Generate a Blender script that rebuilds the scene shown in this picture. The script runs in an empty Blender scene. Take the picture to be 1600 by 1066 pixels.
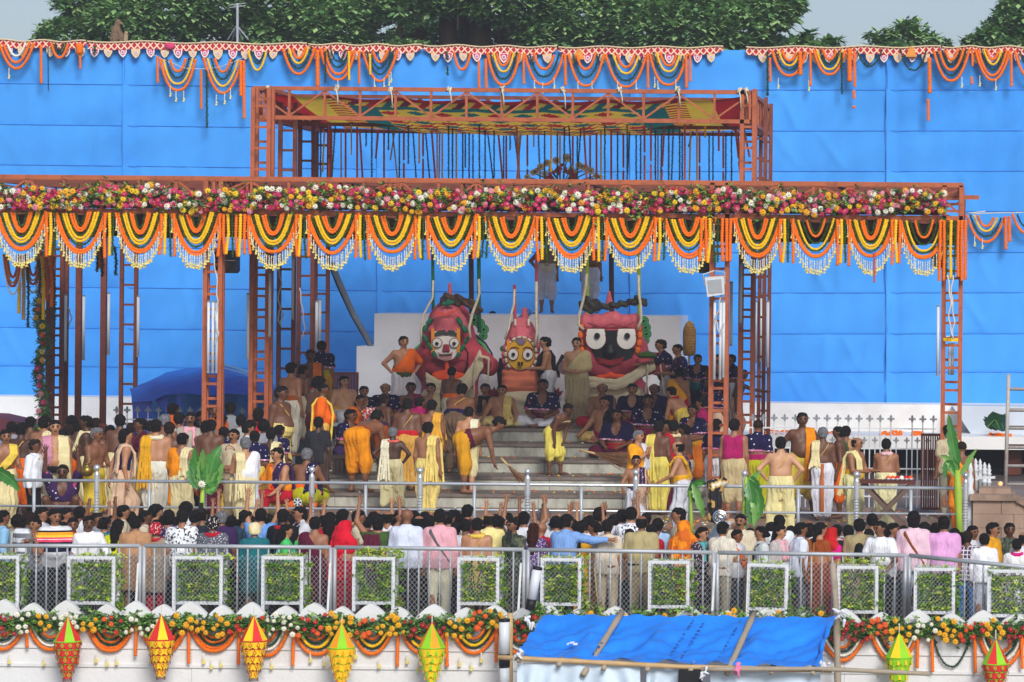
import bpy, math, random
import numpy as np
from mathutils import Vector, Matrix, Euler
random.seed(7); np.random.seed(7)
sc = bpy.context.scene
C = bpy.context.collection
R = math.radians
# ---------------------------------------------------------------- camera
F = 5000.0; PX0 = 1520.0; PY0 = 430.0; CX = 7.92; CZ = 4.2; ROLL = R(0.5)
cd = bpy.data.cameras.new('camera'); cam = bpy.data.objects.new('camera', cd); C.objects.link(cam)
cd.sensor_width = 36; cd.lens = 36 * F / 1600; cd.sensor_fit = 'HORIZONTAL'
cd.shift_x = -(PX0 - 800) / 1600; cd.shift_y = -(533 - PY0) / 1600
cd.clip_start = 0.5; cd.clip_end = 2000
cr, sr = math.cos(ROLL), math.sin(ROLL)
cam.matrix_world = Matrix(((cr, -sr, 0, CX), (0, 0, -1, 0), (sr, cr, 0, CZ), (0, 0, 0, 1)))
sc.camera = cam
# ---------------------------------------------------------------- sky and sun (hazy, thin overcast)
SUN_EL, SUN_AZ = R(34), R(160)      # the sun stands behind the camera, a little to its right
w = bpy.data.worlds.new('World'); sc.world = w; w.use_nodes = True
nt = w.node_tree; nt.nodes.clear()
sk = nt.nodes.new('ShaderNodeTexSky'); sk.sky_type = 'NISHITA'; sk.sun_disc = False
sk.sun_elevation = SUN_EL; sk.sun_rotation = SUN_AZ; sk.air_density = 1.0; sk.dust_density = 1.6; sk.ozone_density = 1.0
hs = nt.nodes.new('ShaderNodeHueSaturation'); hs.inputs['Saturation'].default_value = 0.75
bg = nt.nodes.new('ShaderNodeBackground'); bg.inputs['Strength'].default_value = 0.052
wo = nt.nodes.new('ShaderNodeOutputWorld')
nt.links.new(sk.outputs[0], hs.inputs['Color']); mt = nt.nodes.new('ShaderNodeMixRGB'); mt.blend_type = 'MULTIPLY'; mt.inputs[0].default_value = 1; mt.inputs[2].default_value = (.90, .96, 1.10, 1)   # thin bluish overcast, the same all round
nt.links.new(hs.outputs[0], mt.inputs[1]); nt.links.new(mt.outputs[0], bg.inputs[0]); nt.links.new(bg.outputs[0], wo.inputs[0])
sl = bpy.data.lights.new('sun', 'SUN'); sl.energy = 1.5; sl.angle = R(22); sl.color = (1.0, 0.97, 0.93)
so = bpy.data.objects.new('sun', sl); C.objects.link(so)
sdir = Vector((math.sin(SUN_AZ) * math.cos(SUN_EL), math.cos(SUN_AZ) * math.cos(SUN_EL), math.sin(SUN_EL)))
so.rotation_euler = sdir.to_track_quat('Z', 'Y').to_euler()
vs = sc.view_settings; vs.view_transform = 'Standard'; vs.look = 'None'; vs.exposure = 1.0; vs.gamma = 1.0; vs.use_curve_mapping = False
sc.cycles.max_bounces = 5; sc.cycles.transparent_max_bounces = 8
# ---------------------------------------------------------------- helpers
def at(px, py, Y):
    """point of the place at distance Y that the photograph shows at pixel (px, py)"""
    u = (px - PX0) / F; v = (PY0 - py) / F
    return Vector((CX + (u * cr - v * sr) * Y, Y, CZ + (u * sr + v * cr) * Y))
def ax(px, Y, z=1.0):
    """x of the pixel column px at distance Y and height z"""
    return CX + ((px - PX0) / F - (z - CZ) / Y * sr) / cr * Y
def hexc(h):
    h = h.lstrip('#'); c = [int(h[i:i + 2], 16) / 255 for i in (0, 2, 4)]
    return tuple((x / 12.92 if x <= 0.04045 else ((x + 0.055) / 1.055) ** 2.4) for x in c)
MATS = {}
def mat(name, col=None, rough=0.75, var=0.15, scale=6.0, bump=0.0, bscale=30.0, metal=0.0, spec=0.3, objcol=False, emit=0.0, wood=False, stain=None, stain_amt=0.5, stain_scale=2.0, stretch=(1, 1, 1), sub=0.0, trans=0.0):
    if name in MATS: return MATS[name]
    m = bpy.data.materials.new(name); m.use_nodes = True; n = m.node_tree.nodes; L = m.node_tree.links
    b = n['Principled BSDF']; b.inputs['Roughness'].default_value = rough; b.inputs['Metallic'].default_value = metal
    b.inputs['Specular IOR Level'].default_value = spec
    tc = n.new('ShaderNodeTexCoord'); mp = n.new('ShaderNodeMapping'); L.new(tc.outputs['Object'], mp.inputs['Vector']); mp.inputs['Scale'].default_value = stretch
    nz = n.new('ShaderNodeTexNoise'); nz.inputs['Scale'].default_value = scale; nz.inputs['Detail'].default_value = 4; L.new(mp.outputs[0], nz.inputs['Vector'])
    mr = n.new('ShaderNodeMapRange'); mr.inputs[1].default_value = 0.3; mr.inputs[2].default_value = 0.7; mr.inputs[3].default_value = 1 - var; mr.inputs[4].default_value = 1 + var
    L.new(nz.outputs[0], mr.inputs[0])
    vm = n.new('ShaderNodeVectorMath'); vm.operation = 'SCALE'
    if objcol:
        oi = n.new('ShaderNodeObjectInfo'); L.new(oi.outputs['Color'], vm.inputs[0])
    else:
        vm.inputs[0].default_value = hexc(col) if isinstance(col, str) else col
    L.new(mr.outputs[0], vm.inputs['Scale'])
    out = vm.outputs[0]
    if stain:
        n2 = n.new('ShaderNodeTexNoise'); n2.inputs['Scale'].default_value = stain_scale; n2.inputs['Detail'].default_value = 8; n2.inputs['Roughness'].default_value = 0.7
        L.new(mp.outputs[0], n2.inputs['Vector'])
        cr_ = n.new('ShaderNodeMapRange'); cr_.inputs[1].default_value = 0.5; cr_.inputs[2].default_value = 0.68; cr_.inputs[4].default_value = stain_amt; L.new(n2.outputs[0], cr_.inputs[0])
        mx = n.new('ShaderNodeMixRGB'); mx.inputs[2].default_value = (*hexc(stain), 1); L.new(out, mx.inputs[1]); L.new(cr_.outputs[0], mx.inputs[0]); out = mx.outputs[0]
    L.new(out, b.inputs['Base Color'])
    if bump:
        n3 = n.new('ShaderNodeTexNoise'); n3.inputs['Scale'].default_value = bscale; n3.inputs['Detail'].default_value = 5; L.new(mp.outputs[0], n3.inputs['Vector'])
        bp = n.new('ShaderNodeBump'); bp.inputs['Strength'].default_value = bump; bp.inputs['Distance'].default_value = 0.02; L.new(n3.outputs[0], bp.inputs['Height']); L.new(bp.outputs[0], b.inputs['Normal'])
    if sub: b.inputs['Subsurface Weight'].default_value = sub
    if emit: b.inputs['Emission Strength'].default_value = emit; b.inputs['Emission Color'].default_value = (*hexc(col), 1)
    if trans:
        tl = n.new('ShaderNodeBsdfTranslucent'); ms = n.new('ShaderNodeMixShader'); ms.inputs[0].default_value = trans; L.new(out, tl.inputs['Color']); L.new(b.outputs[0], ms.inputs[1]); L.new(tl.outputs[0], ms.inputs[2]); L.new(ms.outputs[0], n['Material Output'].inputs[0])
    MATS[name] = m; return m
class MB:
    """collects faces, linked as ONE mesh object"""
    def __init__(s): s.v = []; s.f = []; s.mi = []
    def add(s, vs, fs, mi=0):
        o = len(s.v); s.v += [tuple(p) for p in vs]; s.f += [tuple(i + o for i in q) for q in fs]; s.mi += [mi] * len(fs)
    def box(s, a, b, mi=0):
        x0, y0, z0 = a; x1, y1, z1 = b
        if x0 > x1: x0, x1 = x1, x0
        if y0 > y1: y0, y1 = y1, y0
        if z0 > z1: z0, z1 = z1, z0
        s.add([(x0, y0, z0), (x1, y0, z0), (x1, y1, z0), (x0, y1, z0), (x0, y0, z1), (x1, y0, z1), (x1, y1, z1), (x0, y1, z1)],
              [(0, 3, 2, 1), (4, 5, 6, 7), (0, 1, 5, 4), (1, 2, 6, 5), (2, 3, 7, 6), (3, 0, 4, 7)], mi)
    def bar(s, p0, p1, w, h=None, mi=0):
        p0, p1 = Vector(p0), Vector(p1); h = h or w; d = (p1 - p0).normalized()
        up = Vector((0, 0, 1)) if abs(d.z) < 0.95 else Vector((0, 1, 0))
        a = d.cross(up).normalized(); b = a.cross(d).normalized(); a *= w / 2; b *= h / 2
        s.add([p0 - a - b, p0 + a - b, p0 + a + b, p0 - a + b, p1 - a - b, p1 + a - b, p1 + a + b, p1 - a + b],
              [(0, 3, 2, 1), (4, 5, 6, 7), (0, 1, 5, 4), (1, 2, 6, 5), (2, 3, 7, 6), (3, 0, 4, 7)][:6], mi)
    def tube(s, pts, r, n=8, mi=0, caps=True, flat=1.0):
        pts = [Vector(p) for p in pts]; m = len(pts); rs = r if isinstance(r, (list, tuple)) else [r] * m
        vs = []; prev = None
        for i, p in enumerate(pts):
            d = (pts[min(i + 1, m - 1)] - pts[max(i - 1, 0)])
            d = d.normalized() if d.length > 1e-9 else Vector((0, 0, 1))
            if prev is None: a = d.cross(Vector((0, 1, 0)) if abs(d.y) < 0.9 else Vector((1, 0, 0))).normalized()
            else: a = (prev - d * prev.dot(d)).normalized()
            prev = a; b = d.cross(a)
            for k in range(n):
                t = 2 * math.pi * k / n; vs.append(p + a * math.cos(t) * rs[i] + b * math.sin(t) * rs[i] * flat)
        fs = [(i * n + k, i * n + (k + 1) % n, (i + 1) * n + (k + 1) % n, (i + 1) * n + k) for i in range(m - 1) for k in range(n)]
        if caps: fs += [tuple(reversed(range(n))), tuple(range((m - 1) * n, m * n))]
        s.add(vs, fs, mi)
    def lathe(s, c, prof, n=16, mi=0, sx=1, sy=1):
        c = Vector(c); m = len(prof)
        vs = [(c.x + r * math.cos(2 * math.pi * k / n) * sx, c.y + r * math.sin(2 * math.pi * k / n) * sy, c.z + z) for r, z in prof for k in range(n)]
        fs = [(i * n + k, i * n + (k + 1) % n, (i + 1) * n + (k + 1) % n, (i + 1) * n + k) for i in range(m - 1) for k in range(n)]
        if prof[0][0] > 1e-4: fs.append(tuple(reversed(range(n))))
        if prof[-1][0] > 1e-4: fs.append(tuple(range((m - 1) * n, m * n)))
        s.add(vs, fs, mi)
    def ball(s, c, rx, ry=None, rz=None, n=10, m=6, mi=0):
        ry = ry or rx; rz = rz or rx
        s.lathe(c, [(math.sin(math.pi * i / m) * 1.0 + (1e-5), -math.cos(math.pi * i / m) * rz) for i in range(m + 1)], n, mi, rx, ry)
    def prism(s, poly, y0, y1, mi=0):
        """poly of (x, z), extruded from y0 to y1"""
        n = len(poly); s.add([(x, y0, z) for x, z in poly] + [(x, y1, z) for x, z in poly],
            [tuple(range(n)), tuple(reversed(range(n, 2 * n)))] + [(i, i + n, (i + 1) % n + n, (i + 1) % n) for i in range(n)], mi)
    def mesh(s, name, mats, smooth=False):
        me = bpy.data.meshes.new(name); me.from_pydata(s.v, [], s.f)
        for m in (mats if isinstance(mats, (list, tuple)) else [mats]): me.materials.append(m)
        if any(s.mi): me.polygons.foreach_set('material_index', s.mi)
        if smooth: me.shade_smooth()
        me.update(); return me
    def build(s, name, mats, parent=None, smooth=False, loc=None, **kw):
        return link(name, s.mesh(name, mats, smooth), parent, loc, **kw)
def link(name, me, parent=None, loc=None, rot=None, scale=None, color=None, kind=None, material=None, label=None, cat=None, group=None, mw=None):
    o = bpy.data.objects.new(name, me); C.objects.link(o)
    if parent is not None: o.parent = parent
    if mw is not None: o.matrix_basis = mw
    else:
        if loc is not None: o.location = loc
        if rot is not None: o.rotation_euler = rot
        if scale is not None: o.scale = (scale,) * 3 if isinstance(scale, (int, float)) else scale
    if color: o.color = (*color, 1)
    if material is not None and me is not None:
        o.material_slots[0].link = 'OBJECT'; o.material_slots[0].material = material
    tag(o, label, cat, group, kind); return o
def tag(o, label=None, cat=None, group=None, kind=None):
    if label: o['label'] = label
    if cat: o['category'] = cat
    if group: o['group'] = group
    if kind: o['kind'] = kind
    return o
def thing(name, label, cat, loc=(0, 0, 0), rot=None, group=None, scale=None):
    return link(name, None, None, loc, rot, scale, label=label, cat=cat, group=group)
def struct(name, mb, m, parent=None, smooth=False):
    return mb.build(name, m, parent, smooth, kind='structure' if parent is None else None)
def copy_tree(o, parent=None):
    c = o.copy(); C.objects.link(c)
    if parent is not None: c.parent = parent
    for ch in o.children: copy_tree(ch, c)
    return c
def lerp(a, b, t): return a + (b - a) * t
# ---------------------------------------------------------------- distance-field surfaces (bodies, cloth, hair, idols)
def capsule_field(prims, h, cut=None, wr=None, pad=0.05):
    """prims: (a, b, ra, rb, k); returns vertices and quads of the smooth union"""
    lo = np.min([[min(p[0][i], p[1][i]) - max(p[2], p[3]) for i in range(3)] for p in prims], axis=0) - pad
    hi = np.max([[max(p[0][i], p[1][i]) + max(p[2], p[3]) for i in range(3)] for p in prims], axis=0) + pad
    n = np.ceil((hi - lo) / h).astype(int) + 1
    gx, gy, gz = (lo[i] + h * np.arange(n[i]) for i in range(3))
    Fd = np.full(tuple(n), 0.3, dtype=np.float32)
    for a, b, ra, rb, k in prims:
        a = np.array(a, float); b = np.array(b, float); m = max(ra, rb) + k + 2 * h
        i0 = np.maximum(np.floor((np.minimum(a, b) - m - lo) / h).astype(int), 0); i1 = np.minimum(np.ceil((np.maximum(a, b) + m - lo) / h).astype(int) + 1, n)
        s = tuple(slice(i0[i], i1[i]) for i in range(3))
        X = gx[s[0]][:, None, None] - a[0]; Yy = gy[s[1]][None, :, None] - a[1]; Z = gz[s[2]][None, None, :] - a[2]
        d = b - a; L2 = max(float(d @ d), 1e-9)
        t = np.clip((X * d[0] + Yy * d[1] + Z * d[2]) / L2, 0, 1)
        D = np.sqrt((X - t * d[0]) ** 2 + (Yy - t * d[1]) ** 2 + (Z - t * d[2]) ** 2) - (ra + (rb - ra) * t)
        G = Fd[s]; q = np.maximum(k - np.abs(G - D), 0) / max(k, 1e-6)
        Fd[s] = np.minimum(G, D) - q * q * k * 0.25
    if cut or wr:
        X, Yy, Z = np.meshgrid(gx, gy, gz, indexing='ij')
        if wr is not None: Fd = Fd + wr(X, Yy, Z)
        if cut is not None: Fd = np.maximum(Fd, cut(X, Yy, Z))
    Fd[0] = Fd[-1] = 1; Fd[:, 0] = Fd[:, -1] = 1; Fd[:, :, 0] = Fd[:, :, -1] = 1
    return nets(Fd, lo, h)
CORN = np.array([[i, j, k] for i in (0, 1) for j in (0, 1) for k in (0, 1)])
EDG = [(a, b) for a in range(8) for b in range(a + 1, 8) if np.abs(CORN[a] - CORN[b]).sum() == 1]
def nets(Fd, lo, h):
    ins = Fd < 0
    cnt = sum(ins[c[0]:ins.shape[0] - 1 + c[0], c[1]:ins.shape[1] - 1 + c[1], c[2]:ins.shape[2] - 1 + c[2]].astype(np.int8) for c in CORN)
    act = (cnt > 0) & (cnt < 8); cells = np.argwhere(act)
    vals = np.stack([Fd[cells[:, 0] + c[0], cells[:, 1] + c[1], cells[:, 2] + c[2]] for c in CORN], 1)
    acc = np.zeros((len(cells), 3)); num = np.zeros(len(cells))
    for a, b in EDG:
        fa, fb = vals[:, a], vals[:, b]; m = (fa < 0) != (fb < 0)
        t = np.where(m, fa / np.where(m, fa - fb, 1), 0)
        acc += m[:, None] * (CORN[a] + t[:, None] * (CORN[b] - CORN[a])); num += m
    V = lo + h * (cells + acc / num[:, None])
    idx = np.full(act.shape, -1); idx[act] = np.arange(len(cells)); Q = []
    for axn in range(3):
        u, w_ = [(1, 2), (2, 0), (0, 1)][axn]
        sl0 = [slice(None)] * 3; sl1 = [slice(None)] * 3; sl0[axn] = slice(0, -1); sl1[axn] = slice(1, None)
        A = ins[tuple(sl0)]; B = ins[tuple(sl1)]; E_ = np.argwhere(A != B)
        E_ = E_[(E_[:, u] > 0) & (E_[:, w_] > 0) & (E_[:, u] < act.shape[u]) & (E_[:, w_] < act.shape[w_])]
        du = np.zeros(3, int); du[u] = 1; dw = np.zeros(3, int); dw[w_] = 1
        g = lambda P: idx[P[:, 0], P[:, 1], P[:, 2]]
        q = np.stack([g(E_ - du - dw), g(E_ - dw), g(E_), g(E_ - du)], 1)
        inv = ~A[E_[:, 0], E_[:, 1], E_[:, 2]]; q[inv] = q[inv][:, ::-1]; Q.append(q)
    return V, np.concatenate(Q)
def vq_mesh(name, V, Q, m, extra=None):
    """mesh from arrays (+ an MB of extra faces)"""
    V = np.asarray(V).tolist(); Q = np.asarray(Q).tolist()
    if extra is not None:
        o = len(V); V += [list(p) for p in extra.v]; Q += [[i + o for i in f] for f in extra.f]
    me = bpy.data.meshes.new(name); me.from_pydata(V, [], Q)
    for x in (m if isinstance(m, (list, tuple)) else [m]): me.materials.append(x)
    me.shade_smooth(); me.update(); return me
def mixmat(name, c1, c2, scale=6, thr=.5, rough=.8, kind='noise', c3=None):
    m = bpy.data.materials.new(name); m.use_nodes = True; n = m.node_tree.nodes; L = m.node_tree.links; b = n['Principled BSDF']; b.inputs['Roughness'].default_value = rough
    tc = n.new('ShaderNodeTexCoord'); t = n.new('ShaderNodeTexNoise') if kind == 'noise' else n.new('ShaderNodeTexVoronoi'); t.inputs['Scale'].default_value = scale; L.new(tc.outputs['Object'], t.inputs['Vector'])
    r = n.new('ShaderNodeValToRGB'); L.new(t.outputs[0], r.inputs[0]); r.color_ramp.interpolation = 'CONSTANT'; e = r.color_ramp.elements; e[0].color = (*hexc(c1), 1); e[1].position = thr; e[1].color = (*hexc(c2), 1)
    if c3: x = e.new(min(.95, thr + .09)); x.color = (*hexc(c3), 1)
    L.new(r.outputs[0], b.inputs['Base Color']); return m
# ---------------------------------------------------------------- materials of the setting
M_white = mat('whitewash', '#e8e7e4', 0.85, 0.05, 1.5, 0.25, 25, stain='#b3a797', stain_amt=0.25, stain_scale=0.9)
M_wall2 = mat('parapet_paint', '#dfdfde', 0.8, 0.04, 2, 0.3, 18, stain='#b8b0a4', stain_amt=0.25, stain_scale=1.4)
M_riser = mat('limewashed_riser', '#b3b2a4', 0.9, 0.2, 5, 0.5, 30, stain='#57524a', stain_amt=0.75, stain_scale=2.2, stretch=(1, 1, 0.35))
M_tread = mat('wet_tread', '#75685f', 0.45, 0.25, 3, 0.4, 22, spec=0.5, stain='#3f3833', stain_amt=0.6)
M_floor = mat('terrace_stone', '#8f7a6c', 0.7, 0.15, 2.5, 0.4, 25, stain='#5d4e44', stain_amt=0.5)
M_floor2 = mat('terrace_stone_b', '#82705f', 0.7, 0.15, 2.5, 0.4, 25, stain='#584a40', stain_amt=0.5)
M_joint = mat('joint', '#4a4039', 0.9)
M_ground = mat('street_dust', '#8c8478', 0.95, 0.2, 0.8, 0.3, 10)
M_walk = mat('walkway_stone', '#8a8279', 0.9, 0.15, 2)
M_dark = mat('opening_shade', '#14161a', 0.9)  # near-black colour standing in for the shade inside openings
M_blue = mat('blue_cloth', '#4a9ff0', 0.9, 0.10, 0.35, 0.3, 3.0, stain='#3488e4', stain_amt=.5, stain_scale=.22, spec=.1)
M_seam = mat('blue_seam', '#3d8fe0', 0.85, 0.1)
M_pink = mat('pink_wall', '#94505a', 0.85, 0.1, 2)
M_steel = mat('brushed_steel', '#cfd3d7', 0.25, 0.05, metal=0.5, spec=.6)
M_wpaint = mat('white_paint', '#d9dcdd', 0.5, 0.05, 5, stain='#8a8078', stain_amt=0.3, stain_scale=6)
M_galv = mat('galvanised', '#b4b8bc', 0.5, 0.08, 6, metal=0.3)
M_spike = mat('spike_paint', '#8b9095', 0.5, 0.1, 8, metal=0.3)
M_woodr = mat('red_brown_wood', '#5e2c1d', 0.6, 0.2, 4, 0.2, 20, stretch=(1, 1, 0.2))
M_rust = mat('rusty_scaffold', '#b9b3ab', 0.6, 0.15, 3, stain='#8a4a2c', stain_amt=0.8, stain_scale=3)
M_plinth = mat('sandstone', '#a08673', 0.9, 0.2, 1.6, 0.5, 14, stain='#55493f', stain_amt=0.8, stain_scale=1.3, stretch=(1, 1, 0.5))
M_marigold = mat('marigold_orange', '#f57406', 0.8, 0.22, 40, 0.6, 60)
M_yellow = mat('marigold_yellow', '#f8c40c', 0.8, 0.2, 40, 0.6, 60)
M_gleaf = mat('garland_leaf', '#3b5f1e', 0.6, 0.4, 30, 0.4, 50)
M_gdark = mat('garland_leaf_dark', '#28523a', 0.6, 0.35, 30, 0.4, 50)
M_leafs = [mat('leaf_a', '#7fa466', 0.5, 0.25, 3, spec=0.4), mat('leaf_b', '#618a56', 0.5, 0.25, 3, spec=0.4), mat('leaf_c', '#9aba78', 0.5, 0.25, 3, spec=0.4)]
M_bark = mat('bark', '#5a4a3c', 0.95, 0.25, 4, 0.8, 12, stretch=(1, 1, 0.3))

# ---------------------------------------------------------------- ground, walkway, terrace
m = MB(); m.add([(-400, -60, -4), (400, -60, -4), (400, 700, -4), (-400, 700, -4)], [(0, 1, 2, 3)]); struct('ground', m, M_ground)
m = MB(); m.box((-16, 44.75, -3.99), (14, 49.3, -0.91)); struct('walkway', m, M_walk)
m = MB(); m.box((-26, 49.3, -3.98), (22, 100, -0.02)); terrace = struct('terrace_floor', m, M_joint)
sm = MB(); sm.box((-0.62, -0.39, -0.02), (0.62, 0.39, 0.0)); me_s = sm.mesh('paving_stone', M_floor)
k = 0
for j in range(20):
    y = 49.72 + 0.8 * j
    for i in range(24):
        x = -14 + 1.26 * i + (0.63 if j % 2 else 0)
        vis = ax(1010, y, 0) < x + .7 or y < 50.2
        if x < ax(-40, y, 0) or x > ax(1640, y, 0): continue
        if not vis and y > 51: continue
        link('paving_stone', me_s, terrace, (x, y, random.uniform(-0.002, 0.004)), material=random.choice([M_floor, M_floor2]))
m = MB(); m.box((-15, 50.15, -0.019), (ax(1010, 56, 0), 57, -0.002)); struct('terrace_floor_pavement', m, M_floor)

# ---------------------------------------------------------------- bathing platform steps
SZ = [0, .24, .48, .72, .96, 1.2]; SY = [56.8, 57.9, 59.1, 60.1, 61.0]
def floorz(Y):
    z = 0
    for y, h in zip(SY, SZ[1:]):
        if Y >= y: z = h
    return z
SX0, SX1 = ax(418, 57, 0), ax(1100, 57, 0)
steps = link('stone_steps', None, None, kind='structure')
for n in range(5):
    y = SY[n]; z0, z1 = SZ[n], SZ[n + 1]; x = SX0 + 0.1 * n
    yb = SY[n + 1] + 0.3 if n < 4 else 66.6
    while x < SX1 - 0.1 * n - 0.2:
        L_ = random.uniform(1.2, 2.1); x2 = min(x + L_, SX1 - 0.1 * n)
        m = MB(); m.box((x + .004, y, z0), (x2 - .004, yb, z1 - .055)); m.build('riser_stone', M_riser, steps)
        m = MB(); m.box((x + .003, y - .035 + random.uniform(-.006, .006), z1 - .054), (x2 - .003, yb, z1)); m.build('tread_slab', M_tread, steps)
        x = x2
# ---------------------------------------------------------------- white block behind the idols
M_blockp = mat('block_paint', '#f3f6fb', .8, .03, 1.2, .2, 20, stain='#b9bcc2', stain_amt=.3, stain_scale=.8)
bl = link('white_stepped_block', None, None, label='white painted stepped block standing behind the three idols', cat='wall')
p0, p1, pL = at(585, 490, 65.8), at(1063, 493, 65.8), at(557, 541, 65.8)
m = MB(); m.box((p0.x, 65.8, 1.2), (p1.x, 67.6, p0.z)); m.build('upper_block', M_blockp, bl)
m = MB(); m.box((pL.x, 65.82, 1.2), (p0.x - .003, 67.6, pL.z)); m.build('lower_block', M_blockp, bl)

# ---------------------------------------------------------------- white base wall, ledge and dark hall at the rear
m = MB(); m.box((-18, 69.0, 0.82), (14, 73, 1.40)); struct('rear_wall', m, M_white)
m = MB(); m.box((ax(1060, 67, .8), 67.0, 0.55), (14, 69.1, 0.82)); struct('rear_wall_ledge', m, M_white)
m = MB(); m.box((-18, 67.0, 0.0), (ax(430, 67, .8), 69.0, 0.82)); struct('rear_wall_base', m, M_white)
m = MB(); m.box((ax(1060, 70, .8), 69.4, 0.0), (14, 69.5, 0.55)); struct('undercroft_shade_sheet', m, M_dark)  # near-black sheet, paints the shade of the open undercroft
m = MB()
for px in (1066, 1260, 1460, 1570): x = ax(px, 67.6, .3); m.box((x, 67.4, 0), (x + .35, 67.8, .549))
struct('undercroft_pillar', m, M_woodr)
q = at(1488, 640, 68.8); q2 = at(1600, 640, 68.8)
m = MB(); m.prism([(q.x + .4, .82), (12, .82), (12, 1.41), (q.x, 1.41)][::-1], 68.2, 69.0); struct('rear_wall_buttress', m, mat('pale_blue_wall', '#c3ccd6', .8, .05, 2))
m = MB(); a = at(0, 648, 64); b = at(62, 662, 64)
m.prism([(a.x - 3, 0), (b.x + 1.2, 0), (b.x + .5, b.z - .3), (b.x, b.z), (a.x, a.z), (a.x - 3, a.z + .1)][::-1], 63.4, 64.6)
m.build('pink_parapet', M_pink, label='dusty pink sloping parapet wall behind the priests beside the flower post', cat='wall')
# scattered petals on the ledge
m = MB()
for i in range(420):
    px = random.choice([random.uniform(1180, 1330), random.uniform(1375, 1410), random.uniform(1425, 1440), random.uniform(1545, 1580)]); x = ax(px, 67.5, .83); y = random.uniform(67.05, 68.8); s = random.uniform(.015, .05)
    m.lathe((x, y, .822), [(s, 0), (s * .7, s * .6), (0.001, s * .7)], 5)
m.build('petal_litter', M_marigold, kind='stuff')
# ---------------------------------------------------------------- blue cloth backdrop
bd = thing('blue_backdrop', 'huge bright blue cloth screen hung in seamed panels behind the canopy', 'backdrop')
cols = [-230, 193, 590, 985, 1385, 1790]
def bz(px, r):                         # height of seam r at column px
    ytop = 66 + (px < 900) * px * 0.012 + (px >= 900) * (10.8 - (px - 900) * .001); rows = [ytop + 2, ytop + 64, ytop + 128, ytop + 191, ytop + 254, ytop + 318, ytop + 381, ytop + 445, ytop + 505, 616 + px * .0105]
    return rows[r]
NR = 9
for ci in range(5):
    for r in range(NR):
        tf = [(random.random(), random.uniform(-.12, .12), random.uniform(.015, .04)) for _ in range(5)]; m = MB(); nx, nz = 90, 10; vs = []; ph = random.uniform(0, 9); sag = random.uniform(1, 5)
        for j in range(nz + 1):
            for i in range(nx + 1):
                t, s = i / nx, j / nz; px = lerp(cols[ci], cols[ci + 1], t)
                py = lerp(bz(px, r) + (1 if r else 0) * math.sin(t * 7 + r) - (.8 if r else 0), bz(px, r + 1) + math.sin(t * 7 + r + 1) + .8, s)
                p = at(px, py, 70)
                d = -0.014 * math.sin(math.pi * s) * (0.6 + .4 * math.sin(t * 9 + ph)) - 0.03 * math.sin(s * 3 + t * 9 + ph) * math.sin(t * 5 + ci) * math.sin(math.pi * s) - 0.07 * math.exp(-((t - .0) * 30) ** 2) + .05 * math.exp(-((t - .03) * 40) ** 2)
                d -= sum(a_ * math.exp(-((t - t_ + k_ * (s - .5)) * 70) ** 2) for t_, k_, a_ in tf) * math.sin(math.pi * s) ** .5
                d += 0.018 * math.sin(t * 61 + 4 * s + ph) * math.sin(math.pi * s)
                vs.append((p.x, 70 + d + .02 * (s - .5), p.z))
        m.add(vs, [(j * (nx + 1) + i, (j + 1) * (nx + 1) + i, (j + 1) * (nx + 1) + i + 1, j * (nx + 1) + i + 1) for j in range(nz) for i in range(nx)])
        m.build('cloth_panel', M_blue, bd, smooth=True)
        if r:
            m = MB(); pts = [at(lerp(cols[ci], cols[ci + 1], i / 12), bz(lerp(cols[ci], cols[ci + 1], i / 12), r) , 69.975) for i in range(13)]
            m.tube(pts, .007, 5); m.build('seam', M_seam, bd)
for px in cols[1:5]:
    m = MB(); m.tube([at(px + 2 * math.sin(i * 1.3), lerp(bz(px, 0), bz(px, NR), i / 14), 69.96) for i in range(15)], .011, 5); m.build('vertical_seam', M_seam, bd)
# ---------------------------------------------------------------- red and white border with pendants
M_bred = mat('border_red', '#b3122c', .8, .1); M_bcream = mat('border_cream', '#e6cfa6', .8, .08); M_bpink = mat('pendant_pink', '#d23f6d', .8, .1); M_blil = mat('pendant_lilac', '#b9b3da', .8, .05); M_bwhite = mat('pendant_white', '#efe3da', .8, .05)
def strip_mat():
    m = bpy.data.materials.new('border_lattice_print'); m.use_nodes = True; n = m.node_tree.nodes; L = m.node_tree.links; b = n['Principled BSDF']; b.inputs['Roughness'].default_value = .8
    tc = n.new('ShaderNodeTexCoord'); sx = n.new('ShaderNodeSeparateXYZ'); L.new(tc.outputs['UV'], sx.inputs[0])
    def tri(sgn):
        a = n.new('ShaderNodeMath'); a.operation = 'MULTIPLY_ADD'; L.new(sx.outputs[1], a.inputs[0]); a.inputs[1].default_value = sgn; L.new(sx.outputs[0], a.inputs[2])
        f = n.new('ShaderNodeMath'); f.operation = 'PINGPONG'; f.inputs[1].default_value = .5; L.new(a.outputs[0], f.inputs[0])
        g = n.new('ShaderNodeMath'); g.operation = 'LESS_THAN'; g.inputs[1].default_value = .12; L.new(f.outputs[0], g.inputs[0]); return g
    mx = n.new('ShaderNodeMath'); mx.operation = 'MAXIMUM'; L.new(tri(1).outputs[0], mx.inputs[0]); L.new(tri(-1).outputs[0], mx.inputs[1])
    c = n.new('ShaderNodeMixRGB'); c.inputs[1].default_value = (*hexc('#b3122c'), 1); c.inputs[2].default_value = (*hexc('#ecd0b0'), 1); L.new(mx.outputs[0], c.inputs[0]); L.new(c.outputs[0], b.inputs['Base Color']); return m
M_strip = strip_mat()
bdr = thing('applique_border', 'red and cream applique border with small shield pendants along the top of the blue cloth', 'bunting')
segs = [(-40, 135), (137, 480), (482, 660), (662, 870), (873, 1130), (1166, 1470), (1472, 1640)]
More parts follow.
